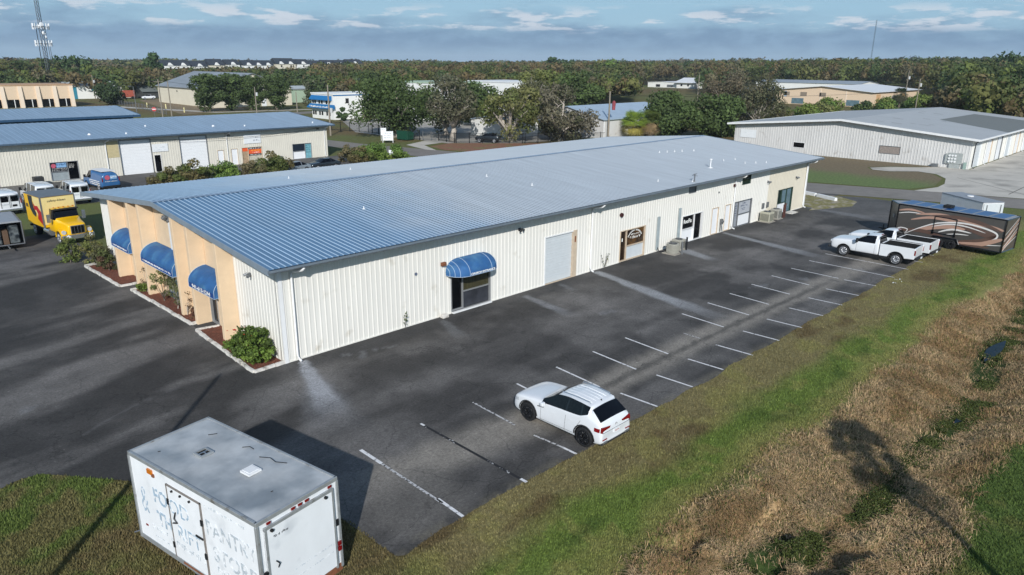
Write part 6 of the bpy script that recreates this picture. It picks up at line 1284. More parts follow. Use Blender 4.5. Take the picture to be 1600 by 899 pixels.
# --- white fastback SUV in the foreground
def make_suv(x, y, rz, label):
    t = empty('suv', (x, y, .006), rz, label, 'car')
    mats = [car_white, glass_m, glass_m, glass_m, black_m]; names = ['body', 'windscreen', 'rear_window', 'side_window', 'wheel_arch']
    S_ = [(2.47, .42, .62, .66, .62, .58, .50), (2.43, .30, .74, .80, .84, .80, .64), (2.25, .22, .93, 1.01, .97, .92, .80), (1.75, .20, .99, 1.09, .99, .95, .86), (1.25, .20, 1.03, 1.14, .99, .95, .86), (.98, .20, 1.04, 1.16, .985, .94, .84),
          (.80, .20, 1.06, 1.21, .985, .935, .80), (.10, .20, 1.11, 1.63, .985, .94, .72), (.02, .20, 1.12, 1.675, .985, .94, .73), (-.46, .20, 1.15, 1.73, .985, .945, .735), (-.54, .20, 1.15, 1.73, .985, .945, .735), (-1.20, .20, 1.19, 1.70, .985, .945, .725), (-1.34, .20, 1.25, 1.675, .985, .94, .72),
          (-1.62, .22, 1.34, 1.62, .985, .90, .71), (-1.74, .22, 1.22, 1.585, .98, .92, .72), (-2.30, .26, 1.14, 1.20, .96, .90, .80), (-2.42, .30, 1.02, 1.06, .93, .86, .74), (-2.50, .38, .80, .84, .88, .80, .70), (-2.46, .46, .60, .62, .70, .66, .6)]
    G = {6: {6: 1}, 14: {6: 2}}
    S_ = [(p[0] if p[0] > -1 else -1 + (p[0] + 1) * .82, *p[1:]) for p in S_]
    for i in range(6, 13): G.setdefault(i, {})[5] = 3
    me = loft(S_, G, mats, [(1.50, .39, .465), (-1.42, .39, .465)], 2, .985)
    split_parts(me, mats, names, t)
    bd = [o for o in KIDS[t.name] if o.name.startswith('body')][0]
    for s in (-1, 1):
        side_strip(me, [(-.47, 1.17), (-.53, 1.69)], s, .06, .004).build('door_pillar', black_gloss, t); side_strip(me, [(-1.22, 1.24), (-1.15, 1.66)], s, .05, .004).build('door_pillar', black_gloss, t)
        for yy in (1.50, -1.42): wheel(t, s * .86, yy, .40, .27, rim_black, 5)
        for yy in (1.50, -1.42):
            a0 = side_strip(me, [(yy + math.cos(a * PI / 14) * .495, .39 + math.sin(a * PI / 14) * .495) for a in range(0, 15)], s, .055, .012); a0.build('arch_trim', mat('grey_trim', '2a2b2d', .6), t)
        side_strip(me, [(.82, .32), (.80, .96)], s, .012, .003).build('door_seam', dark_metal, bd); side_strip(me, [(-.44, .32), (-.49, 1.0)], s, .012, .003).build('door_seam', dark_metal, bd); side_strip(me, [(-.98, .62), (-1.22, 1.02)], s, .012, .003).build('door_seam', dark_metal, bd)
        side_strip(me, [(1.0, .27), (-.95, .27)], s, .035, .006).build('sill_trim', mat('grey_trim', '2a2b2d', .6), t)
        side_strip(me, [(.85, .36), (-.85, .40)], s, .016, .008).build('chrome_strip', chrome, t)
        for yy, zz in ((.3, .86), (-.62, .88)):
            h = side_strip(me, [(yy, zz), (yy - .22, zz)], s, .03, .03); h.build('door_handle', car_white, t)
        side_strip(me, [(1.0, .86), (.66, .90)], s, .035, .006).build('wing_vent', dark_metal, t)
        mb = MB(); mb.tube([(s * .92, .62, 1.06), (s * 1.02, .60, 1.10)], .03, 6); mb.build('mirror_stalk', black_m, t)
        mb = MB(); mb.box(s * 1.0, s * 1.2, .52, .66, 1.03, 1.19); mb.build('mirror', car_white, t, bevel=.03)
        mb = MB(); mb.tube([(s * .62, .0, 1.665), (s * .63, -.05, 1.735), (s * .625, -.8, 1.76), (s * .60, -1.38, 1.73), (s * .595, -1.42, 1.67)], .018, 6); mb.build('roof_rail', chrome, t)
        side_strip(me, [(-1.88, .90), (-2.12, .90)], s, .15, .008).build('tail_lamp', red_lens, t)
        mb = MB(); mb.prism([(s * .34, .97), (s * .86, 1.03), (s * .90, .82), (s * .74, .78), (s * .38, .90)], -2.205, -2.08, 'y'); mb.build('tail_lamp', red_lens, t, bevel=.01)
        mb = MB(); mb.prism([(s * .45, .84), (s * .8, .80), (s * .86, .72), (s * .84, .68), (s * .6, .76)], -2.40, -2.36, 'y') if False else None
        side_strip(me, [(2.30, .74), (2.05, .80)], s, .12, .008).build('headlamp', clear_lens, t)
        mb = MB(); mb.box(min(s * .55, s * .82), max(s * .55, s * .82), -2.25, -2.15, .36, .44); mb.build('exhaust_trim', chrome, t, bevel=.01)
        mb = MB(); mb.box(min(s * .58, s * .84), max(s * .58, s * .84), -2.245, -2.15, .50, .535); mb.build('reflector', red_lens, t)
    mb = MB(); mb.box(-.85, .85, -2.215, -2.12, .28, .40); mb.build('lower_bumper', mat('grey_trim', '2a2b2d', .6), t, bevel=.02)
    mb = MB(); mb.box(-.84, .84, -2.235, -2.16, .80, .815); mb.build('chrome_strip', chrome, t)
    mb = MB(); mb.box(-.17, .17, -2.255, -2.2, .62, .77); pl_ = mb.build('number_plate', sign_white, t); scribble(pl_, lambda s, d, z: (s, -2.255 - d, z), -.12, .12, .66, .73, mat('plate_orange', 'a4483a', .5), 4, d=.004)
    mb = MB(); mb.tube([(math.cos(a * PI / 8) * .062, -2.20, .92 + math.sin(a * PI / 8) * .062) for a in range(17)], .008, 5, cap=False); mb.tube([(-.035, -2.20, .96), (-.015, -2.20, .885), (0, -2.20, .925), (.015, -2.20, .885), (.035, -2.20, .96)], .006, 4); mb.build('emblem', chrome, t)
    mb = MB(); mb.prism([(-1.38, 1.63), (-1.48, 1.61), (-1.46, 1.70)], -.012, .012, 'x'); mb.build('aerial_fin', black_gloss, t)
    for xx in (-.42, -.21, 0, .21, .42): mb = MB(); mb.prism([(-.05, 1.685), (-.5, 1.722), (-1.2, 1.70), (-1.36, 1.655), (-1.36, 1.64), (-.05, 1.67)], xx - .018, xx + .018, 'x'); mb.build('roof_rib', car_white, bd)
    mb = MB(); mb.tube([(.05, .86, 1.16), (-.3, .66, 1.27)], .012, 4); mb.tube([(.62, .86, 1.14), (.2, .66, 1.29)], .012, 4); mb.build('wiper', black_m, t)
    mb = MB(); mb.box(-.6, .6, 2.44, 2.49, .42, .62); mb.build('grille', black_gloss, t, bevel=.01)
    return t
make_suv(5.17, -13.70, R(0), 'white fastback crossover with black wheels parked alone over the bay lines')

# --- white heavy pickups
def make_pickup(x, y, rz, label):
    t = empty('pickup_truck', (x, y, .006), rz, label, 'pickup', 'white work pickups side by side')
    mats = [car_white, glass_m, glass_m, glass_m, black_m]; names = ['cab', 'windscreen', 'rear_window', 'side_window', 'wheel_arch']
    S_ = [(2.93, .62, 1.0, 1.06, .78, .76, .66), (2.86, .50, 1.16, 1.22, .96, .94, .80), (2.5, .46, 1.22, 1.32, 1.01, .97, .84), (1.3, .46, 1.27, 1.38, 1.02, .97, .84), (1.12, .46, 1.29, 1.40, 1.02, .97, .83),
          (.38, .46, 1.30, 1.84, 1.02, .96, .68), (.28, .46, 1.30, 1.88, 1.02, .96, .68), (-.30, .46, 1.31, 1.91, 1.02, .96, .68), (-.38, .46, 1.31, 1.90, 1.02, .96, .68), (-.50, .46, 1.31, 1.86, 1.02, .955, .68), (-.60, .48, 1.31, 1.34, 1.01, .94, .86), (-.62, .7, 1.2, 1.22, .9, .85, .8)]
    G = {4: {6: 1, 5: 3}, 5: {5: 3}, 6: {5: 3}, 9: {6: 2}}
    me = loft(S_, G, mats, [(1.87, .43, .53)], 2, 1.01); split_parts(me, mats, names, t)
    # bed: side panels with cut arch
    arch = [(-1.86 + math.cos(a * PI / 12) * .53, .43 + math.sin(a * PI / 12) * .53) for a in range(13)]
    side = [(-.68, .52), (-.68, 1.40), (-3.06, 1.42), (-3.10, 1.35), (-3.06, .62), (-2.6, .60)] + [p for p in arch[::-1] if p[1] > .55] + [(-1.2, .52)]
    bd = MB()
    for s in (-1, 1): bd.prism(side, s * 1.01 - (.12 if s > 0 else 0), s * 1.01 + (0 if s > 0 else .12), 'x')
    bd.box(-.90, .90, -3.07, -2.97, .68, 1.40); bd.box(-.9, .9, -.76, -.69, .6, 1.40)
    b_ = bd.build('truck_bed', car_white, t, bevel=.02)
    mb = MB(); mb.box(-.89, .89, -2.97, -.76, .72, .80); mb.build('bed_floor', black_m, t)
    mb = MB()
    for s in (-1, 1): mb.box(min(s * .84, s * .885), max(s * .84, s * .885), -2.96, -.77, .8, 1.38); mb.box(min(s * .89, s * 1.0), max(s * .89, s * 1.0), -3.02, -.74, 1.425, 1.44)
    mb.box(-.84, .84, -.80, -.765, .8, 1.38); mb.box(-.84, .84, -2.965, -2.93, .8, 1.38); mb.build('bed_liner', black_m, t)
    for s in (-1, 1): mb = MB(); mb.box(min(s * .6, s * .84), max(s * .6, s * .84), -2.3, -1.4, .8, 1.0); mb.build('inner_arch', black_m, t)
    for s in (-1, 1):
        for yy in (1.87, -1.86): wheel(t, s * .88, yy, .42, .28, rim_silver, 8)
        mb = MB(); mb.box(min(s * .93, s * 1.02), max(s * .93, s * 1.02), -3.115, -3.03, .92, 1.28); mb.build('tail_lamp', red_lens, t, bevel=.01)
        mb = MB(); mb.box(min(s * .62, s * .93), max(s * .62, s * .93), 2.86, 2.93, .96, 1.12); mb.build('headlamp', clear_lens, t, bevel=.02)
        mb = MB(); mb.box(min(s * 1.08, s * 1.32), max(s * 1.08, s * 1.32), .86, .98, 1.26, 1.58); mb.tube([(s * .97, .9, 1.33), (s * 1.12, .92, 1.36)], .03, 5); mb.build('mirror', black_m, t, bevel=.02)
        side_strip(me, [(.98, .55), (.98, 1.22)], s, .012, .003).build('door_seam', dark_metal, t); side_strip(me, [(-.33, .55), (-.33, 1.24)], s, .012, .003).build('door_seam', dark_metal, t)
        side_strip(me, [(-.02, 1.10), (-.22, 1.10)], s, .04, .02).build('door_handle', car_white, t)
        tr_ = [(1.87 + math.cos(a * PI / 14) * .56, .43 + math.sin(a * PI / 14) * .56) for a in range(1, 14)]; side_strip(me, tr_, s, .07, .012).build('arch_trim', black_m, t)
        mb = MB(); mb.tube([(s * 1.022, -1.86 + math.cos(a * PI / 12) * .56, .43 + math.sin(a * PI / 12) * .56) for a in range(1, 12)], .035, 5); mb.build('arch_trim', black_m, t)
        mb = MB(); mb.box(min(s * .8, s * 1.0), max(s * .8, s * 1.0), -1.2, -.72, .40, .62); mb.build('step_box', black_m, t)
    mb = MB(); mb.box(-.98, .98, -3.28, -3.12, .56, .72); mb.build('rear_bumper', black_m, t, bevel=.02)
    mb = MB(); mb.box(-.98, .98, 2.90, 3.05, .50, .72); mb.build('front_bumper', mat('grey_trim', '2a2b2d', .6), t, bevel=.03); mb = MB(); mb.box(-.62, .62, 2.88, 2.95, .76, 1.12); mb.build('grille', black_gloss, t)
    mb = MB(); mb.box(-.45, .45, -2.9, .9, .36, .5); mb.build('chassis', black_m, t)
    mb = MB(); mb.box(-.17, .17, -3.31, -3.285, .58, .70); mb.build('number_plate', sign_white, t)
    mb = MB(); mb.box(-.15, .15, -.52, -.42, 1.885, 1.925); mb.build('brake_lamp', red_lens, t)
    return t
make_pickup(41.85, -12.50, R(1), 'white single cab pickup nearest the camera, parked before the black and brown trailer')
make_pickup(44.75, -12.75, R(-1), 'second white single cab pickup, tucked between its twin and the swirl painted trailer')

# --- swirl painted toy hauler trailer with solar panels
t = empty('cargo_trailer', (50.55, -15.55, 0), R(-8), 'long enclosed trailer with black trim, brown and white swirls and solar panels on its roof', 'trailer')
Lh, Wh, zb, zt = 4.0, 1.25, .45, 2.95; grey_t = mat('charcoal_trailer_skin', '4d4a47', .35, var=.06, coat=.3)
mb = MB(); mb.prism([(-Wh, -Lh), (Wh, -Lh), (Wh, Lh), (.0, Lh + 1.2), (-Wh, Lh)], zb, zt, 'z'); mb.build('body', grey_t, t)
mb = MB()
for (x, y) in ((-Wh, -Lh), (Wh, -Lh), (-Wh, Lh), (Wh, Lh), (0, Lh + 1.2)): mb.box(x - .05, x + .05, y - .05, y + .05, zb - .02, zt + .03)
for z in (zb, zt):
    for a, b_ in (((-Wh, -Lh), (Wh, -Lh)), ((-Wh, -Lh), (-Wh, Lh)), ((Wh, -Lh), (Wh, Lh)), ((-Wh, Lh), (0, Lh + 1.2)), ((Wh, Lh), (0, Lh + 1.2))): mb.tube([(*a, z), (*b_, z)], .055, 4)
mb.build('trim', black_gloss, t)
mb = MB()
mb.prism([(-Wh + .05, -Lh + .05), (Wh - .05, -Lh + .05), (Wh - .05, Lh), (0, Lh + 1.1), (-Wh + .05, Lh)], zt + .004, zt + .03, 'z'); mb.build('roof', mat('grey_trailer_roof', '8c9096', .5), t)
solar = mat('solar_panel_cells', '1c4a80', .32, 0, var=.12, spec=.35)
for i in range(7):
    y0 = -Lh + .25 + i * 1.13; mb = MB(); mb.box(-Wh + .12, Wh - .12, y0, y0 + 1.03, zt + .05, zt + .085); p = mb.build('solar_panel', solar, t)
    mb = MB(); 
    for xx in (-Wh + .12, Wh - .12): mb.box(xx - .02, xx + .02, y0, y0 + 1.03, zt + .046, zt + .09)
    for yy in (y0, y0 + 1.03): mb.box(-Wh + .12, Wh - .12, yy - .018, yy + .018, zt + .046, zt + .09)
    mb.build('frame', frame_m, p)
mb = MB(); mb.box(-.35, .3, .35, 1.0, zt + .09, zt + .32); mb.build('roof_vent', black_m, t, bevel=.04)
sw_b = mat('brown_swirl', '5f4a41', .4, var=.04, coat=.3); sw_t = mat('tan_swirl', 'b08d7c', .4, var=.04, coat=.3); sw_w = mat('white_swirl', 'dcd9d6', .4, var=.03, coat=.3)
def swoosh(pts, wd, m_, name, side='L', off=.006, par=None):
    """tapering curved ribbon on the trailer side; pts (u 0..1 front to rear, v 0..1 bottom to top)"""
    P_ = [Vector((p[0], p[1], 0)) for p in pts]; C = []
    for i in range(len(P_) - 1):
        p0 = P_[max(0, i - 1)]; p1 = P_[i]; p2 = P_[i + 1]; p3 = P_[min(len(P_) - 1, i + 2)]
        for k in range(8):
            s = k / 8; C.append(.5 * ((2 * p1) + (p2 - p0) * s + (2 * p0 - 5 * p1 + 4 * p2 - p3) * s * s + (3 * p1 - p0 - 3 * p2 + p3) * s ** 3))
    C.append(P_[-1]); n = len(C); vs = []
    X_ = lambda u, v: (u, v) 
    LL = 2 * Lh if side == 'L' else 2 * Wh
    for i, c in enumerate(C):
        a = C[max(0, i - 1)]; b_ = C[min(n - 1, i + 1)]; d = Vector(((b_.x - a.x) * LL, (b_.y - a.y) * 2.5)); d = d.normalized() if d.length > 1e-6 else Vector((1, 0)); w_ = wd * (math.sin(PI * min(1, max(0.02, (i / (n - 1)) * .96 + .02))) ** .6) / 2
        for s in (-1, 1):
            yy = c.x * LL + (-d.y) * s * w_; zz = c.y * (zt - zb) + d.x * s * w_; yy = min(max(yy, .06), LL - .06); zz = min(max(zz, .06), zt - zb - .06)
            vs.append((-Wh - off, Lh - yy, zb + zz) if side == 'L' else (-Wh + yy, -Lh - off, zb + zz))
    mb = MB(); mb.add(vs, [(2 * i, 2 * i + 2, 2 * i + 3, 2 * i + 1) for i in range(n - 1)]); return mb.build(name, m_, par or t)
SW = [([(.0, .80), (.12, .88), (.26, .84)], .16, sw_t), ([(.0, .70), (.12, .79), (.28, .80)], .07, sw_w), ([(.18, .76), (.40, .86), (.62, .80), (.90, .72), (1.0, .66)], .26, sw_t), ([(.34, .80), (.6, .86), (.8, .78), (.98, .62)], .30, sw_b),
      ([(.14, .56), (.32, .72), (.52, .72), (.8, .62)], .22, sw_t), ([(.5, .50), (.65, .60), (.82, .50), (.93, .42), (.8, .22), (.62, .12)], .55, sw_b), ([(.18, .2), (.34, .40), (.5, .52), (.66, .52)], .36, sw_t), ([(.0, .12), (.2, .24), (.38, .22), (.5, .14)], .3, sw_b),
      ([(.0, .16), (.05, .24), (.12, .22), (.10, .08)], .08, sw_w), ([(.10, .06), (.24, .34), (.40, .58), (.60, .70), (.78, .68), (.93, .56), (.93, .38), (.83, .20), (.85, .15), (1.0, .22)], .13, sw_w), ([(.35, .44), (.5, .60), (.66, .62), (.84, .52)], .10, sw_w), ([(.42, .30), (.55, .46), (.72, .44)], .14, sw_w), ([(.5, .28), (.6, .34), (.7, .36)], .08, sw_w),
      ([(.62, .08), (.8, .14), (.92, .30), (1.0, .42)], .34, sw_t), ([(.6, .02), (.78, .06), (.9, .09)], .16, sw_b)]
for i, (p, w_, m_) in enumerate(SW): swoosh(p, w_, m_, 'swirl', off=.004 + i * .0015)
for i, (v0, v1, w_, m_) in enumerate([(.2, .75, .25, sw_b), (.05, .55, .22, sw_t), (.35, .95, .16, sw_t), (.12, .68, .08, sw_w), (.3, .84, .07, sw_w), (.0, .4, .07, sw_w), (.5, 1.0, .06, sw_w)]): swoosh([(.0, v0), (.4, v0 + .2), (1.0, v1)], w_, m_, 'swirl', 'R', .004 + i * .0015)
mb = MB()
for a, b_ in (((-.6, 1.1), (-.6, 2.42)), ((-.6, 2.42), (1.05, 2.42)), ((1.05, 2.42), (1.05, 1.1)), ((1.05, 1.1), (-.6, 1.1))): mb.tube([(-Wh - .03, a[0], a[1]), (-Wh - .03, b_[0], b_[1])], .035, 4)
mb.box(-Wh - .07, -Wh - .03, -.66, -.54, 1.0, 1.3); mb.box(-Wh - .07, -Wh - .03, .98, 1.12, 1.0, 1.3); mb.build('hatch_frame', black_gloss, t)
for yy in (-.42, .52):
    for s in (-1, 1): wheel(t, s * 1.2, yy, .39, .24, rim_black, 6)
mb = MB(); mb.prism([(-1.0, .47), (1.1, .47), (.9, .9), (-.8, .9)], -Wh - .016, -Wh - .011, 'x'); mb.build('wheel_recess', black_m, t)
mb = MB(); mb.tube([(-Wh - .1, -1.05, .5), (-Wh - .1, -.85, .86), (-Wh - .1, .95, .86), (-Wh - .1, 1.15, .5)], .04, 4); mb.build('wheel_fender', black_gloss, t)
mb = MB(); mb.box(-.7, .7, -Lh + .1, Lh, .38, .448); mb.tube([(0, Lh + 1.1, .45), (0, Lh + 2.0, .45)], .06, 6); mb.tube([(.6, Lh + .6, .45), (0, Lh + 1.9, .45)], .05, 6); mb.tube([(-.6, Lh + .6, .45), (0, Lh + 1.9, .45)], .05, 6); mb.tube([(0, Lh + 1.6, 0), (0, Lh + 1.6, .8)], .05, 6); mb.build('chassis', black_m, t)
mb = MB(); mb.tube([(-.75, Lh + .46 + math.sin(a * PI / 8) * .0, 1.9) for a in range(1)] + [(-.72, Lh + .56, 1.6)], .01, 4); mb.cyl((-.72, Lh + .56, 1.85), (-.69, .72, 0), .17, .05, 16); mb.build('round_decal', mat('grey_decal', '8c8a88', .5), t)
# --- small white trailer behind it
t = empty('cargo_trailer', (63.4, -13.65, 0), R(-37.5), 'small white trailer with grey roof and open rear ramp door by the street', 'trailer')
mb = MB(); mb.box(-1.05, 1.05, -2.7, 2.7, .45, 2.12); mb.build('body', white_paint, t, bevel=.03); mb = MB(); mb.box(-1.07, 1.07, -2.72, 2.72, 2.122, 2.19); mb.build('roof', mat('grey_trailer_roof', '8c9096', .5), t)
mb = MB(); mb.cyl((.1, .4, 2.22), (0, 0, 1), .3, .08, 14); mb.build('roof_vent', white_paint, t); mb = MB(); mb.box(-1.0, 1.0, -2.76, -2.722, .5, 2.05); mb.build('rear_door', off_white, t); [MB().box(s - .04, s + .04, -2.8, -2.765, .6, 1.95).build('door_latch', steel_grey, t) for s in (-.7, .7)]
for s in (-1, 1): wheel(t, s * .98, .1, .34, .2, rim_silver, 6)
mb = MB(); mb.box(-.6, .6, -2.6, 2.7, .36, .448); mb.tube([(0, 2.7, .42), (0, 3.7, .42)], .06, 6); mb.build('chassis', black_m, t)

# --- weathered white box trailer in the foreground
t = empty('box_trailer', (-8.07, -12.34, 0), R(10), 'old white box trailer with grey metal roof and faded food pantry lettering', 'trailer')
Lh2, Wh2, zb2, zt2 = 2.92, 1.27, .38, 3.24
skin = mat('chalky_white_skin', 'e4e7ea', .5, var=.05, scale=1.6, dirt=('c3c8cd', 1.4, .58, .85), stretch=(1, 1, .5)); roof_sk = mat('weathered_aluminium_roof', 'b2b5b6', .5, .1, var=.2, scale=.8, bump=.35, bscale=1.5, dirt=('858c91', .6, .45, .66)); rail = mat('aluminium_rail', 'a3a7a9', .45, .4, var=.15, scale=5, dirt=('7d7a74', 3, .58, .7))
mb = MB(); mb.box(-Wh2, Wh2, -Lh2, Lh2, zb2 + .1, zt2 - .02); mb.build('body', skin, t)
mb = MB(); K1, K2 = 10, 18; vs = []
for i in range(K1 + 1):
    for j in range(K2 + 1):
        x_, y_ = -Wh2 + .03 + (2 * Wh2 - .06) * i / K1, -Lh2 + .03 + (2 * Lh2 - .06) * j / K2; e = min(i, K1 - i, j, K2 - j); vs.append((x_, y_, zt2 + (.012 * math.sin(i * 1.3 + j * .9) + .01 * math.sin(j * 1.7) + .012 if e > 0 else .0)))
mb.add(vs, [(i * (K2 + 1) + j, (i + 1) * (K2 + 1) + j, (i + 1) * (K2 + 1) + j + 1, i * (K2 + 1) + j + 1) for i in range(K1) for j in range(K2)]); mb.build('roof', roof_sk, t, smooth=True)
mb = MB()
for x0, x1, y0, y1 in ((-Wh2 - .03, -Wh2 + .045, -Lh2, Lh2), (Wh2 - .045, Wh2 + .03, -Lh2, Lh2), (-Wh2 - .03, Wh2 + .03, -Lh2 - .03, -Lh2 + .045), (-Wh2 - .03, Wh2 + .03, Lh2 - .045, Lh2 + .03)): mb.box(x0, x1, y0, y1, zt2 - .09, zt2 + .028)
for x_ in (-1, 1):
    for y_ in (-1, 1): mb.box(x_ * Wh2 - .04, x_ * Wh2 + .04, y_ * Lh2 - .04, y_ * Lh2 + .04, zb2 + .02, zt2 - .09)
mb.box(-Wh2 - .02, -Wh2 + .03, -Lh2, Lh2, zb2, zb2 + .16); mb.box(Wh2 - .03, Wh2 + .02, -Lh2, Lh2, zb2, zb2 + .16); mb.build('corner_rail', rail, t, bevel=.006)
mb = MB(); mb.box(-Wh2 + .0, Wh2, -Lh2 - .02, -Lh2 + .05, zb2 - .08, zb2 + .15); mb.build('rusty_sill', rust_m, t)
mb = MB(); mb.box(-Wh2 + .17, Wh2 - .17, -Lh2 - .055, -Lh2 - .01, zb2 + .17, zt2 - .3); rd_ = mb.build('rear_door', skin, t, bevel=.006)
mb = MB()
for s in (-1, 1): mb.box(min(s * 1.04, s * 1.10), max(s * 1.04, s * 1.10), -Lh2 - .07, -Lh2, zb2 + .1, zt2 - .25)
mb.box(-1.1, 1.1, -Lh2 - .065, -Lh2, zt2 - .3, zt2 - .22); mb.build('door_frame', rail, t)
for xx in (-.95, -.2, .02, .24, 1.0): mb = MB(); mb.box(xx - .06, xx + .06, -Lh2 - .055, -Lh2 - .03, zt2 - .14 - .03, zt2 - .105); mb.build('marker_lamp', red_lens, t)
for zz in (1.15, .98): mb = MB(); mb.box(1.15, 1.25, -Lh2 - .07, -Lh2 - .03, zz, zz + .13); mb.build('tail_lamp', red_lens, t)
for xx in (-.9, .82): mb = MB(); mb.cyl((xx, -Lh2 - .08, zt2 - .36), (0, 1, 0), .045, .06, 10); mb.build('door_stop', black_m, t)
mb = MB(); mb.cyl((-1.17, -Lh2 - .06, 1.75), (0, 1, 0), .06, .05, 10); mb.box(-1.19, -1.15, -Lh2 - .07, -Lh2 - .04, 1.5, 1.7); mb.build('door_latch', dark_metal, t); mb = MB(); mb.box(1.13, 1.2, -Lh2 - .07, -Lh2 - .04, 1.8, 2.0); mb.build('door_latch', dark_metal, t)
mb = MB(); mb.tube([(-.85, -Lh2 - .06, 1.95), (-.78, -Lh2 - .1, 1.85), (-.8, -Lh2 - .06, 1.72)], .018, 5); mb.build('door_handle', dark_metal, rd_)
PT = lambda s, d, z: (s, -Lh2 - .055 - d, z); scribble(rd_, PT, -.85, -.4, zt2 - .62, zt2 - .55, ink_dark, 11, d=.004)
for i, (a, b_, z) in enumerate([(-.3, .9, 1.3), (-.6, .2, 1.05), (.1, .95, 1.05)]): scribble(rd_, PT, a, b_, z, z + .05, ink_grey, 12 + i, d=.003)
# left long side: faded lettering, side door
PS = lambda s, d, z: (-Wh2 - d, -s, z)     # s runs rearwards from the front
rz_ = (PI / 2, 0, -PI / 2)
def side_txt(s, size, along, z, m_, sx=1.0, bold=.0): return text(s, size, m_, t, (-Wh2 - .006, -along, z), rz_, sx=sx, ext=.003, bold=bold)
side_txt('&', 1.25, -2.42, 1.45, ink_blue, .5, -.012)
mb = MB(); pbox(mb, PS, -1.02, .52, .004, .03, .58, 2.86); dr = mb.build('side_door', skin, t, bevel=.004)
mb = MB()
for a, b_, c_, d_ in ((-1.06, -1.02, .55, 2.9), (.52, .56, .55, 2.9), (-1.06, .56, 2.86, 2.9)): pbox(mb, PS, a, b_, .002, .04, c_, d_)
mb.build('door_frame', mat('dull_brown_grey_seal', '77716c', .7, var=.2), t)
for a, z in ((-1.04, 2.35), (-1.04, .95), (.54, 2.3), (.54, 1.25)): mb = MB(); pbox(mb, PS, a - .04, a + .04, .03, .06, z - .09, z + .09); mb.build('hinge', dark_metal, dr)
for a in (-.75, -.35, .08): mb = MB(); mb.cyl(PS(a, .05, 2.78), (1, 0, 0), .035, .05, 8); mb.build('door_bolt', black_m, dr)
mb = MB(); mb.tube([PS(-.72, .05, 2.12), PS(-.80, .07, 1.9), PS(-.68, .06, 1.8), PS(-.9, .06, 1.72)], .022, 5); mb.build('door_handle', dark_metal, dr)
mb = MB(); pbox(mb, PS, .18, .52, .03, .06, 1.75, 1.8); mb.build('latch_bar', dark_metal, dr)
def dtxt(s, size, along, z, m_, sx=1.0): return text(s, size, m_, dr, (-Wh2 - .034, -along, z), rz_, sx=sx, ext=.003)
side_txt('FO', .66, -1.52, 2.02, ink_blue, .85, .012); dtxt('OD', .66, -.55, 2.02, ink_blue, .95)
side_txt('TH', .66, -1.45, 1.28, ink_blue, .85, .012); dtxt('RIFT', .66, -.22, 1.28, ink_blue, .88)
side_txt('PANTRY', .66, 1.72, 2.02, ink_grey, .86, .004); side_txt('STORE', .66, 1.80, 1.28, ink_grey, .95, .008)
for i, (a, b_, z, h) in enumerate([(-2.2, -1.1, .98, .16), (-2.1, -1.1, .74, .06), (.75, 2.5, .92, .2), (.7, 2.4, 2.86, .08)]): scribble(t, PS, a, b_, z, z + h, ink_grey, 21 + i, d=.005)
scribble(dr, PS, -.9, .45, .95, 1.13, ink_grey, 33, d=.034, back=.03)
mb = MB(); pbox(mb, PS, -1.95, -1.72, .0, .05, 2.92, 3.06); mb.build('clearance_lamp', amber_lens, t); mb = MB(); pbox(mb, PS, -1.75, -1.64, .0, .04, 2.86, 2.95); mb.build('lamp_bracket', rust_m, t)
mb = MB(); pbox(mb, PS, -2.55, -2.45, .0, .02, .95, 1.0); mb.build('reflector', red_lens, t); mb = MB(); mb.cyl(PS(1.35, .01, .72), (1, 0, 0), .1, .03, 12); mb.build('side_lamp', black_m, t)
mb = MB(); pbox(mb, PS, -.7, .5, .0, .03, .46, .53); mb.build('rust_streak', rust_m, t)
# roof hatches
def hatch(x_, y_, closed):
    mb = MB(); z = zt2 + .02
    for a, b_, c_, d_ in ((-.2, .2, -.2, -.15), (-.2, .2, .15, .2), (-.2, -.15, -.15, .15), (.15, .2, -.15, .15)): mb.box(x_ + a, x_ + b_, y_ + c_, y_ + d_, z, z + .06)
    h = mb.build('roof_hatch', white_paint if closed else rail, t)
    mb = MB(); mb.box(x_ - .15, x_ + .15, y_ - .15, y_ + .15, z + .0, z + (.075 if closed else .02)); mb.build('lid' if closed else 'opening', white_paint if closed else black_m, h)
    if not closed:
        mb = MB(); mb.box(x_ - .15, x_ + .15, y_ - .015, y_ + .015, z + .04, z + .055); mb.box(x_ - .015, x_ + .015, y_ - .15, y_ - .017, z + .04, z + .055); mb.build('bars', chrome, h)
hatch(-.1, 1.05, False); hatch(.1, -.85, True)
for i, (pts) in enumerate([[(.7, -.4), (.85, -.7), (.8, -1.0), (.95, -1.3)], [(.6, 1.9), (.8, 1.75)], [(-.8, 2.2), (-.75, 2.15)], [(.75, .45), (.9, .3), (.88, .1)], [(-.2, -2.1), (-.15, -2.12)]]): mb = MB(); mb.tube([(p[0], p[1], zt2 + .03) for p in pts], .012, 4); mb.build('tar_crack', black_m, t)
for s in (-1, 1):
    for yy in (-.45, .45): wheel(t, s * 1.0, yy, .36, .22, rim_silver, 6)
mb = MB(); mb.box(-.8, .8, -2.8, 2.8, .32, .46); mb.tube([(0, 2.8, .45), (0, 4.1, .45)], .06, 6); mb.tube([(.7, 2.8, .45), (0, 3.9, .45)], .05, 6); mb.tube([(-.7, 2.8, .45), (0, 3.9, .45)], .05, 6); mb.build('chassis', rust_m, t)
mb = MB(); mb.tube([(-1.25, 2.9, .62), (-1.45, 3.0, .6)], .02, 5); mb.build('side_bracket', chrome, t)

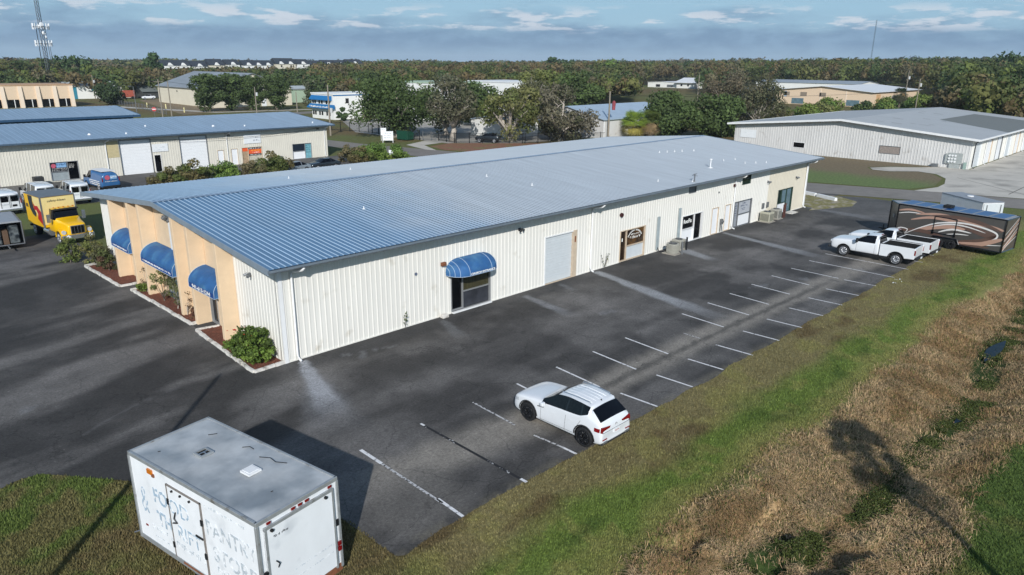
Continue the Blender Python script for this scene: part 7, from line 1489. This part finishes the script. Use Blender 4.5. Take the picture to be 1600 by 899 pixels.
# --- white passenger vans, blue van
def make_van(x, y, rz, label, paint, grp='white vans by the cream workshop', wrap=False):
    t = empty('van', (x, y, .006), rz, label, 'van', grp)
    mats = [paint, glass_m, glass_m, glass_m, black_m]; names = ['body', 'windscreen', 'rear_window', 'side_window', 'wheel_arch']
    S_ = [(2.85, .5, .85, .9, .8, .78, .7), (2.78, .38, 1.0, 1.08, .97, .93, .8), (2.3, .36, 1.1, 1.2, 1.0, .96, .82), (2.0, .36, 1.14, 1.26, 1.0, .96, .8), (1.2, .36, 1.18, 1.98, 1.0, .95, .74), (1.1, .36, 1.18, 2.02, 1.0, .95, .75), (.4, .36, 1.18, 2.09, 1.0, .95, .77), (.28, .36, 1.18, 2.10, 1.0, .95, .77),
          (-1.0, .36, 1.18, 2.11, 1.0, .95, .78), (-1.1, .36, 1.18, 2.11, 1.0, .95, .78), (-2.5, .38, 1.18, 2.09, 1.0, .95, .78), (-2.68, .40, 1.18, 2.03, .98, .94, .76), (-2.78, .46, 1.15, 1.9, .95, .92, .74)]
    G = {3: {6: 1, 5: 3}, 4: {5: 3}, 5: {5: 3}}
    if not wrap: G.update({7: {5: 3}, 9: {5: 3}})
    me = loft(S_, G, mats, [(1.75, .37, .44), (-1.72, .37, .44)], 2, 1.0); split_parts(me, mats, names, t)
    for s in (-1, 1):
        for yy in (1.75, -1.72): wheel(t, s * .88, yy, .37, .24, rim_silver, 6)
        mb = MB(); mb.box(min(s * .1, s * .68), max(s * .1, s * .68), -2.80, -2.74, 1.25, 1.78); w = mb.build('rear_window', glass_m if not wrap else paint, t, bevel=.03)
        if not wrap:
            mb = MB(); x0, x1 = min(s * .04, s * .74), max(s * .04, s * .74)
            for a, b_, c_, d_ in ((x0, x1, 1.82, 1.85), (x0, x0 + .03, .7, 1.82), (x1 - .03, x1, .7, 1.82)): mb.box(a, b_, -2.79, -2.73, c_, d_)
            mb.build('door_seal', dark_metal, t)
        mb = MB(); mb.box(min(s * .84, s * .92), max(s * .84, s * .92), -2.79, -2.68, 1.05, 1.5); mb.build('tail_lamp', red_lens, t, bevel=.01)
        mb = MB(); mb.box(min(s * 1.03, s * 1.25), max(s * 1.03, s * 1.25), 1.5, 1.62, 1.2, 1.5); mb.tube([(s * .96, 1.55, 1.25), (s * 1.1, 1.56, 1.3)], .03, 5); mb.build('mirror', black_m, t)
    mb = MB(); mb.box(-.92, .92, -2.92, -2.74, .42, .6); mb.build('rear_bumper', chrome if not wrap else black_m, t, bevel=.02)
    if not wrap:
        mb = MB(); mb.box(.15, .5, -2.81, -2.77, .8, .98); mb.build('plate_recess', black_m, t); scribble(t, lambda s, d, z: (s, -2.78 - d, z), -.65, -.15, .98, 1.06, ink_slate, 5, d=.01)
    else:
        mb = MB(); mb.cyl((-.35, -2.81, 1.5), (0, 1, 0), .26, .03, 16); mb.build('round_logo', mat('pink_red_logo', 'b4566a', .5), t)
        mb = MB(); mb.box(-.05, .62, -2.815, -2.79, 1.3, 1.72); q = mb.build('name_panel', mat('pale_blue_panel', '7fa6cc', .5), t); scribble(q, lambda s, d, z: (s, -2.815 - d, z), 0, .58, 1.42, 1.6, ink_white, 6, d=.01); scribble(t, lambda s, d, z: (s, -2.79 - d, z), -.6, .65, 1.02, 1.12, ink_white, 7, d=.012)
        for i in range(3): scribble(t, lambda s, d, z: (-1.005 - d, s, z), -2.2, .6, 1.0 - i * .2, 1.1 - i * .2, ink_white, 70 + i, d=.02)
        mb = MB(); mb.box(-.74, .74, -2.4, .9, 2.115, 2.135); mb.build('pale_roof_panel', white_paint, t)
    return t
make_van(-1.35, 52.0, R(4), 'white van at the left edge, its rear doors towards the yellow truck', car_white)
make_van(2.3, 54.6, R(2), 'white van in the middle of the three, half hidden behind the yellow truck box', car_white)
make_van(5.2, 53.4, R(-2), 'white van on the right of the three, next to the warehouse eave', car_white)
make_van(9.7, 59.9, R(4), 'blue lettered van with pale roof next to the white vans', mat('blue_van_paint', '2f5f90', .35, coat=.4), None, True)

# --- yellow box truck with black and red swirl
t = empty('box_truck', (-.2, 35.9, .006), R(185), 'yellow conventional cab box truck with black and red swirl on its box', 'truck')
mats = [yellow_p, glass_m, glass_m, glass_m, black_m]
S_ = [(2.95, .8, 1.42, 1.46, .58, .56, .5), (2.88, .72, 1.55, 1.62, .72, .66, .56), (2.2, .7, 1.66, 1.76, .78, .70, .60), (1.35, .7, 1.74, 1.86, .95, .86, .74), (1.2, .7, 1.76, 1.92, 1.0, .92, .8), (.95, .7, 1.76, 2.52, 1.02, .96, .84), (.85, .7, 1.76, 2.58, 1.02, .96, .84), (.1, .7, 1.76, 2.62, 1.02, .96, .84), (0, .7, 1.76, 2.6, 1.02, .96, .84), (-.1, .7, 1.76, 2.5, 1.0, .94, .8)]
me = loft(S_, {4: {6: 1, 5: 3}, 5: {5: 3}, 6: {5: 3}}, mats, [], 2, 1.0); split_parts(me, mats, ['cab', 'windscreen', 'rear_window', 'side_window', 'wheel_arch'], t)
for s in (-1, 1):
    a_ = [(2.15 + math.cos(a * PI / 12) * .66, .52 + math.sin(a * PI / 12) * .66) for a in range(13)]; b_ = [(2.15 + math.cos(a * PI / 12) * .56, .52 + math.sin(a * PI / 12) * .56) for a in range(13)]
    mb = MB(); mb.prism(a_ + b_[::-1], min(s * .72, s * 1.16), max(s * .72, s * 1.16), 'x'); mb.build('mudguard', yellow_p, t)
    wheel(t, s * 1.0, 2.15, .5, .28, rim_silver, 8); wheel(t, s * .98, -2.9, .5, .42, rim_silver, 8)
    mb = MB(); mb.cyl((s * .93, 2.72, 1.0), (0, 1, 0), .16, .12, 14); mb.build('headlamp', clear_lens, t)
    mb = MB(); mb.box(min(s * 1.15, s * 1.4), max(s * 1.15, s * 1.4), .95, 1.05, 1.6, 2.25); mb.tube([(s * .98, .98, 1.7), (s * 1.25, 1.0, 1.7)], .025, 5); mb.build('mirror', chrome, t)
    mb = MB(); mb.cyl((s * .85, -.6, .62), (0, 1, 0), .3, 1.1, 16); mb.build('fuel_tank', dark_green_m if s < 0 else chrome, t)
    mb = MB(); q = [(0, -.2), (.2, 0), (0, .2), (-.2, 0)]; mb.prism([(s * .78 + p[0], .66 + p[1]) for p in q], 3.1, 3.13, 'y'); mb.build('placard', sign_white, t)
mb = MB(); mb.box(-1.15, 1.15, 2.82, 3.08, .45, .78); mb.build('bumper', chrome, t, bevel=.03)
mb = MB(); mb.box(-.5, .5, 2.9, 2.99, .85, 1.5); mb.build('grille_surround', chrome, t, bevel=.01)
for i in range(4): mb = MB(); mb.box(-.45 + i * .235, -.45 + i * .235 + .195, 2.992, 3.01, .88, 1.45); mb.build('grille', black_gloss, t)
for i in range(5): mb = MB(); mb.box(-.7 + i * .35 - .05, -.7 + i * .35 + .05, .62, .78, 2.64, 2.70); mb.build('roof_lamp', amber_lens, t)
mb = MB(); mb.box(-.9, .9, .92, 1.2, 2.50, 2.6); mb.build('sun_visor', black_m, t, bevel=.02)
mb = MB(); mb.box(-.5, .5, -4.0, 2.6, .62, .85); mb.build('chassis', black_m, t)
bx = MB(); bx.box(-1.24, 1.24, -4.0, -.35, .98, 3.4); bx.build('cargo_box', yellow_p, t)
mb = MB(); mb.box(-1.2, 1.2, -.345, -.32, 1.2, 3.36); fp = mb.build('box_front', cream_p, t)
text('safety-kleen', .26, ink_dark, fp, (0.1, -.31, 3.0), (PI / 2, 0, PI), sx=1.1)
mb = MB(); mb.box(-1.27, 1.27, -4.03, -.3, 3.4, 3.47)
for s in (-1, 1): mb.box(s * 1.24 - .05, s * 1.24 + .05, -.4, -.3, 1.0, 3.4)
mb.build('box_trim', steel_grey, t)
# graphic on the side seen (local +x)
def gfx(pts, m_, off, name): mb = MB(); tri = geometry.tessellate_polygon([[Vector((p[0], p[1], 0)) for p in pts]]); [mb.add([(1.242 + off, pts[i][0], pts[i][1]) for i in q], [(0, 1, 2)]) for q in tri]; return mb.build(name, m_, t)
gfx([(-.45, 3.35), (-2.1, 3.35), (-2.1, 3.0), (-1.8, 2.2), (-1.2, 1.5), (-.45, 1.15)], cream_p, .003, 'pale_panel')
gfx([(-2.1, 3.35), (-3.1, 3.35), (-3.1, 3.0), (-3.0, 2.3), (-2.5, 1.8), (-1.9, 1.65), (-1.7, 2.0), (-2.1, 2.4), (-2.2, 2.9)], ink_dark, .006, 'black_swirl')
gfx([(-2.1, 2.9), (-1.8, 2.6), (-1.2, 2.65), (-.5, 2.2), (-.45, 1.1), (-.9, 1.3), (-1.5, 1.55), (-1.3, 2.0), (-1.6, 2.3), (-2.0, 2.2)], red_p, .009, 'red_swirl')
gfx([(-3.3, 2.6), (-3.85, 2.6), (-3.85, 2.3), (-3.3, 2.3)], mat('brown_print', '5d4a22', .6), .004, 'side_lettering')
mb = MB(); mb.box(-1.2, 1.2, -4.04, -4.005, 1.1, 3.36); mb.build('rear_door', cream_p, t); mb = MB(); mb.box(-1.1, 1.1, -4.3, -4.02, .6, .75); mb.build('rear_bumper', black_m, t)
# --- open-ended grey trailer/cage at the left edge
t = empty('utility_trailer', (-4.3, 36.1, 0), R(175), 'dark enclosed trailer with its near end open, showing stacked cages, at the left edge', 'trailer')
mb = MB(); mb.box(-1.1, 1.1, -2.4, 1.9, .35, .42); mb.box(-1.12, -1.06, -2.4, 1.9, .42, 2.1); mb.box(1.06, 1.12, -2.4, 1.9, .42, 2.1); mb.box(-1.06, 1.06, -2.42, -2.36, .42, 2.1); mb.build('shell', mat('charcoal_shell', '2b2d30', .4), t)
mb = MB(); mb.prism([(-1.15, 2.1), (-.95, 2.22), (.95, 2.22), (1.15, 2.1)], -2.45, 2.0, 'y'); mb.build('roof', mat('grey_trailer_roof', '8c9096', .5), t)
mb = MB()
for a, b_ in (((-1.1, .42), (-1.1, 2.15)), ((1.1, .42), (1.1, 2.15)), ((-1.1, 2.15), (1.1, 2.15)), ((-1.1, .42), (1.1, .42))): mb.tube([(a[0], 1.95, a[1]), (b_[0], 1.95, b_[1])], .05, 4)
mb.build('end_frame', steel_grey, t)
for s in (-.55, .6):
    q = MB(); x0, x1 = s - .32, s + .32
    q.box(x0, x1, .6, 1.7, .45, 1.85); q.build('wrapped_load', mat('plastic_wrapped_load', '5c6264', .3, var=.5, scale=4, dirt=('20262c', 2.5, .45, .6)), t, bevel=.05)
mb = MB(); mb.box(-.15, .2, .9, 1.75, .45, 1.5); mb.build('brown_load', mat('brown_cardboard', '5a4636', .9), t)
for s in (-1, 1): wheel(t, s * 1.15, -.2, .34, .2, rim_black, 6)
mb = MB(); mb.tube([(0, 1.95, .4), (0, 3.0, .4)], .05, 6); mb.build('tow_bar', steel_grey, t)

# --- dark cars behind the roof, far vehicles
def make_sedan(x, y, rz, label, paint, grp, far=False, truck=False):
    t = empty('parked_car', (x, y, .006), rz, label, 'car', grp); mats = [paint, glass_m, glass_m, glass_m, black_m]
    S_ = [(2.3, .4, .6, .64, .7, .66, .6), (2.2, .24, .76, .82, .88, .84, .7), (1.2, .2, .88, .98, .92, .88, .76), (.95, .2, .9, 1.0, .92, .88, .76), (.2, .2, .92, 1.4, .92, .87, .6), (.1, .2, .92, 1.43, .92, .87, .6), (-.7, .2, .94, 1.44, .92, .87, .6), (-.8, .2, .94, 1.43, .92, .87, .6), (-1.55, .22, .97, 1.06, .92, .86, .7), (-2.15, .3, .92, .98, .88, .82, .7), (-2.3, .4, .7, .74, .8, .74, .66)]
    if truck: S_ = [(p[0], p[1] + .15, p[2] + .3, p[3] + (.35 if p[3] > 1.2 else .28), p[4] + .05, p[5] + .05, p[6] + .05) for p in S_]
    me = loft(S_, {3: {6: 1, 5: 3}, 4: {5: 3}, 5: {5: 3}, 7: {6: 2, 5: 3}}, mats, [(1.42, .33, .38), (-1.38, .33, .38)] if not far else [], 1 if far else 2, .92); split_parts(me, mats, ['body', 'windscreen', 'rear_window', 'side_window', 'wheel_arch'], t)
    for s in (-1, 1):
        for yy in (1.42, -1.38): wheel(t, s * .82 * (1.06 if truck else 1), yy, .33 * (1.2 if truck else 1), .2, rim_silver, 5)
    return t
dg = mat('dark_car_paint', '1d2126', .25, coat=.5); sg_ = mat('silver_car_paint', '8f959a', .3, .4, coat=.4)
make_sedan(31.6, 56.4, R(95), 'silver grey car with open hatch parked behind the warehouse roof, left one', sg_, 'cars half hidden behind the warehouse roof'); make_sedan(36.4, 57.0, R(92), 'dark car parked to the right of the silver one behind the warehouse roof', dg, 'cars half hidden behind the warehouse roof')
make_sedan(83.0, 254.5, R(80), 'white pickup parked by the rust coloured machinery far left', car_white, 'far vehicles', True, True); make_sedan(89.5, 252.0, R(80), 'silver car right of the far white pickup', sg_, 'far vehicles', True)
make_sedan(108, 178, R(60), 'dark car parked far off beside the storage units', dg, 'far vehicles', True); make_sedan(76, 66.5, R(30), 'dark pickup under the trees behind the black fence', dg, 'far vehicles', True, True)
make_sedan(380, 200.5, R(60), 'dark car beside the hipped white farm house', dg, 'far vehicles', True)
make_sedan(24, 222.5, R(90), 'dark red car before the dark shopfronts of the peach block', mat('dark_red_car', '4a1a1c', .3, coat=.4), 'far vehicles', True)
t = empty('container_stack', (76, 262, 0), R(0), 'rust coloured machinery beside the open shelter far left', 'machine'); mb = MB(); mb.box(0, 5, 0, 3, .6, 3.0); mb.build('body', mat('rust_red_machine', 'a04f3c', .7, var=.2), t, bevel=.1); mb = MB(); mb.tube([(-3, 1, .4), (-1.5, 1, 2.6), (.2, 1, 2.8)], .25, 6); mb.build('boom', mat('rust_red_machine', 'a04f3c', .7), t); mb = MB(); [mb.cyl((q, -.1, .5), (0, 1, 0), .5, .3, 12) for q in (1, 4)]; mb.build('wheels', tyre_m, t)

# litter and paint chips on the verge by the kerb end
mb = MB(); r = random.Random(9)
for i in range(9): x, y = 36.6 + r.uniform(-.9, .9), -16.0 + r.uniform(-.35, .35); s = r.uniform(.06, .2); a = r.uniform(0, 3); mb.add([(x, y, .06), (x + math.cos(a) * s, y + math.sin(a) * s, .1), (x - math.sin(a) * s * .5, y + s * .5, .07)], [(0, 1, 2)])
o = mb.build('paper_litter', sign_white); tag(o, 'scattered white scraps of litter in the grass at the edge of the far bays', 'litter')
bpy.context.view_layer.update()
# ------------------------------------------------------------------ the air: a closed box of thin haze round everything
hm = bpy.data.materials.new('thin_haze'); hm.use_nodes = True; t = hm.node_tree; t.nodes.remove(t.nodes['Principled BSDF']); pv = t.nodes.new('ShaderNodeVolumePrincipled')
pv.inputs['Color'].default_value = (.72, .85, 1, 1); pv.inputs['Density'].default_value = 0.00013; t.links.new(pv.outputs[0], t.nodes['Material Output'].inputs['Volume'])
mb = MB(); mb.box(-6100, 7200, -1700, 7200, -3.0, 95); o = mb.build('haze', hm); tag(o, 'thin pale haze in the air', 'haze', None, 'stuff')
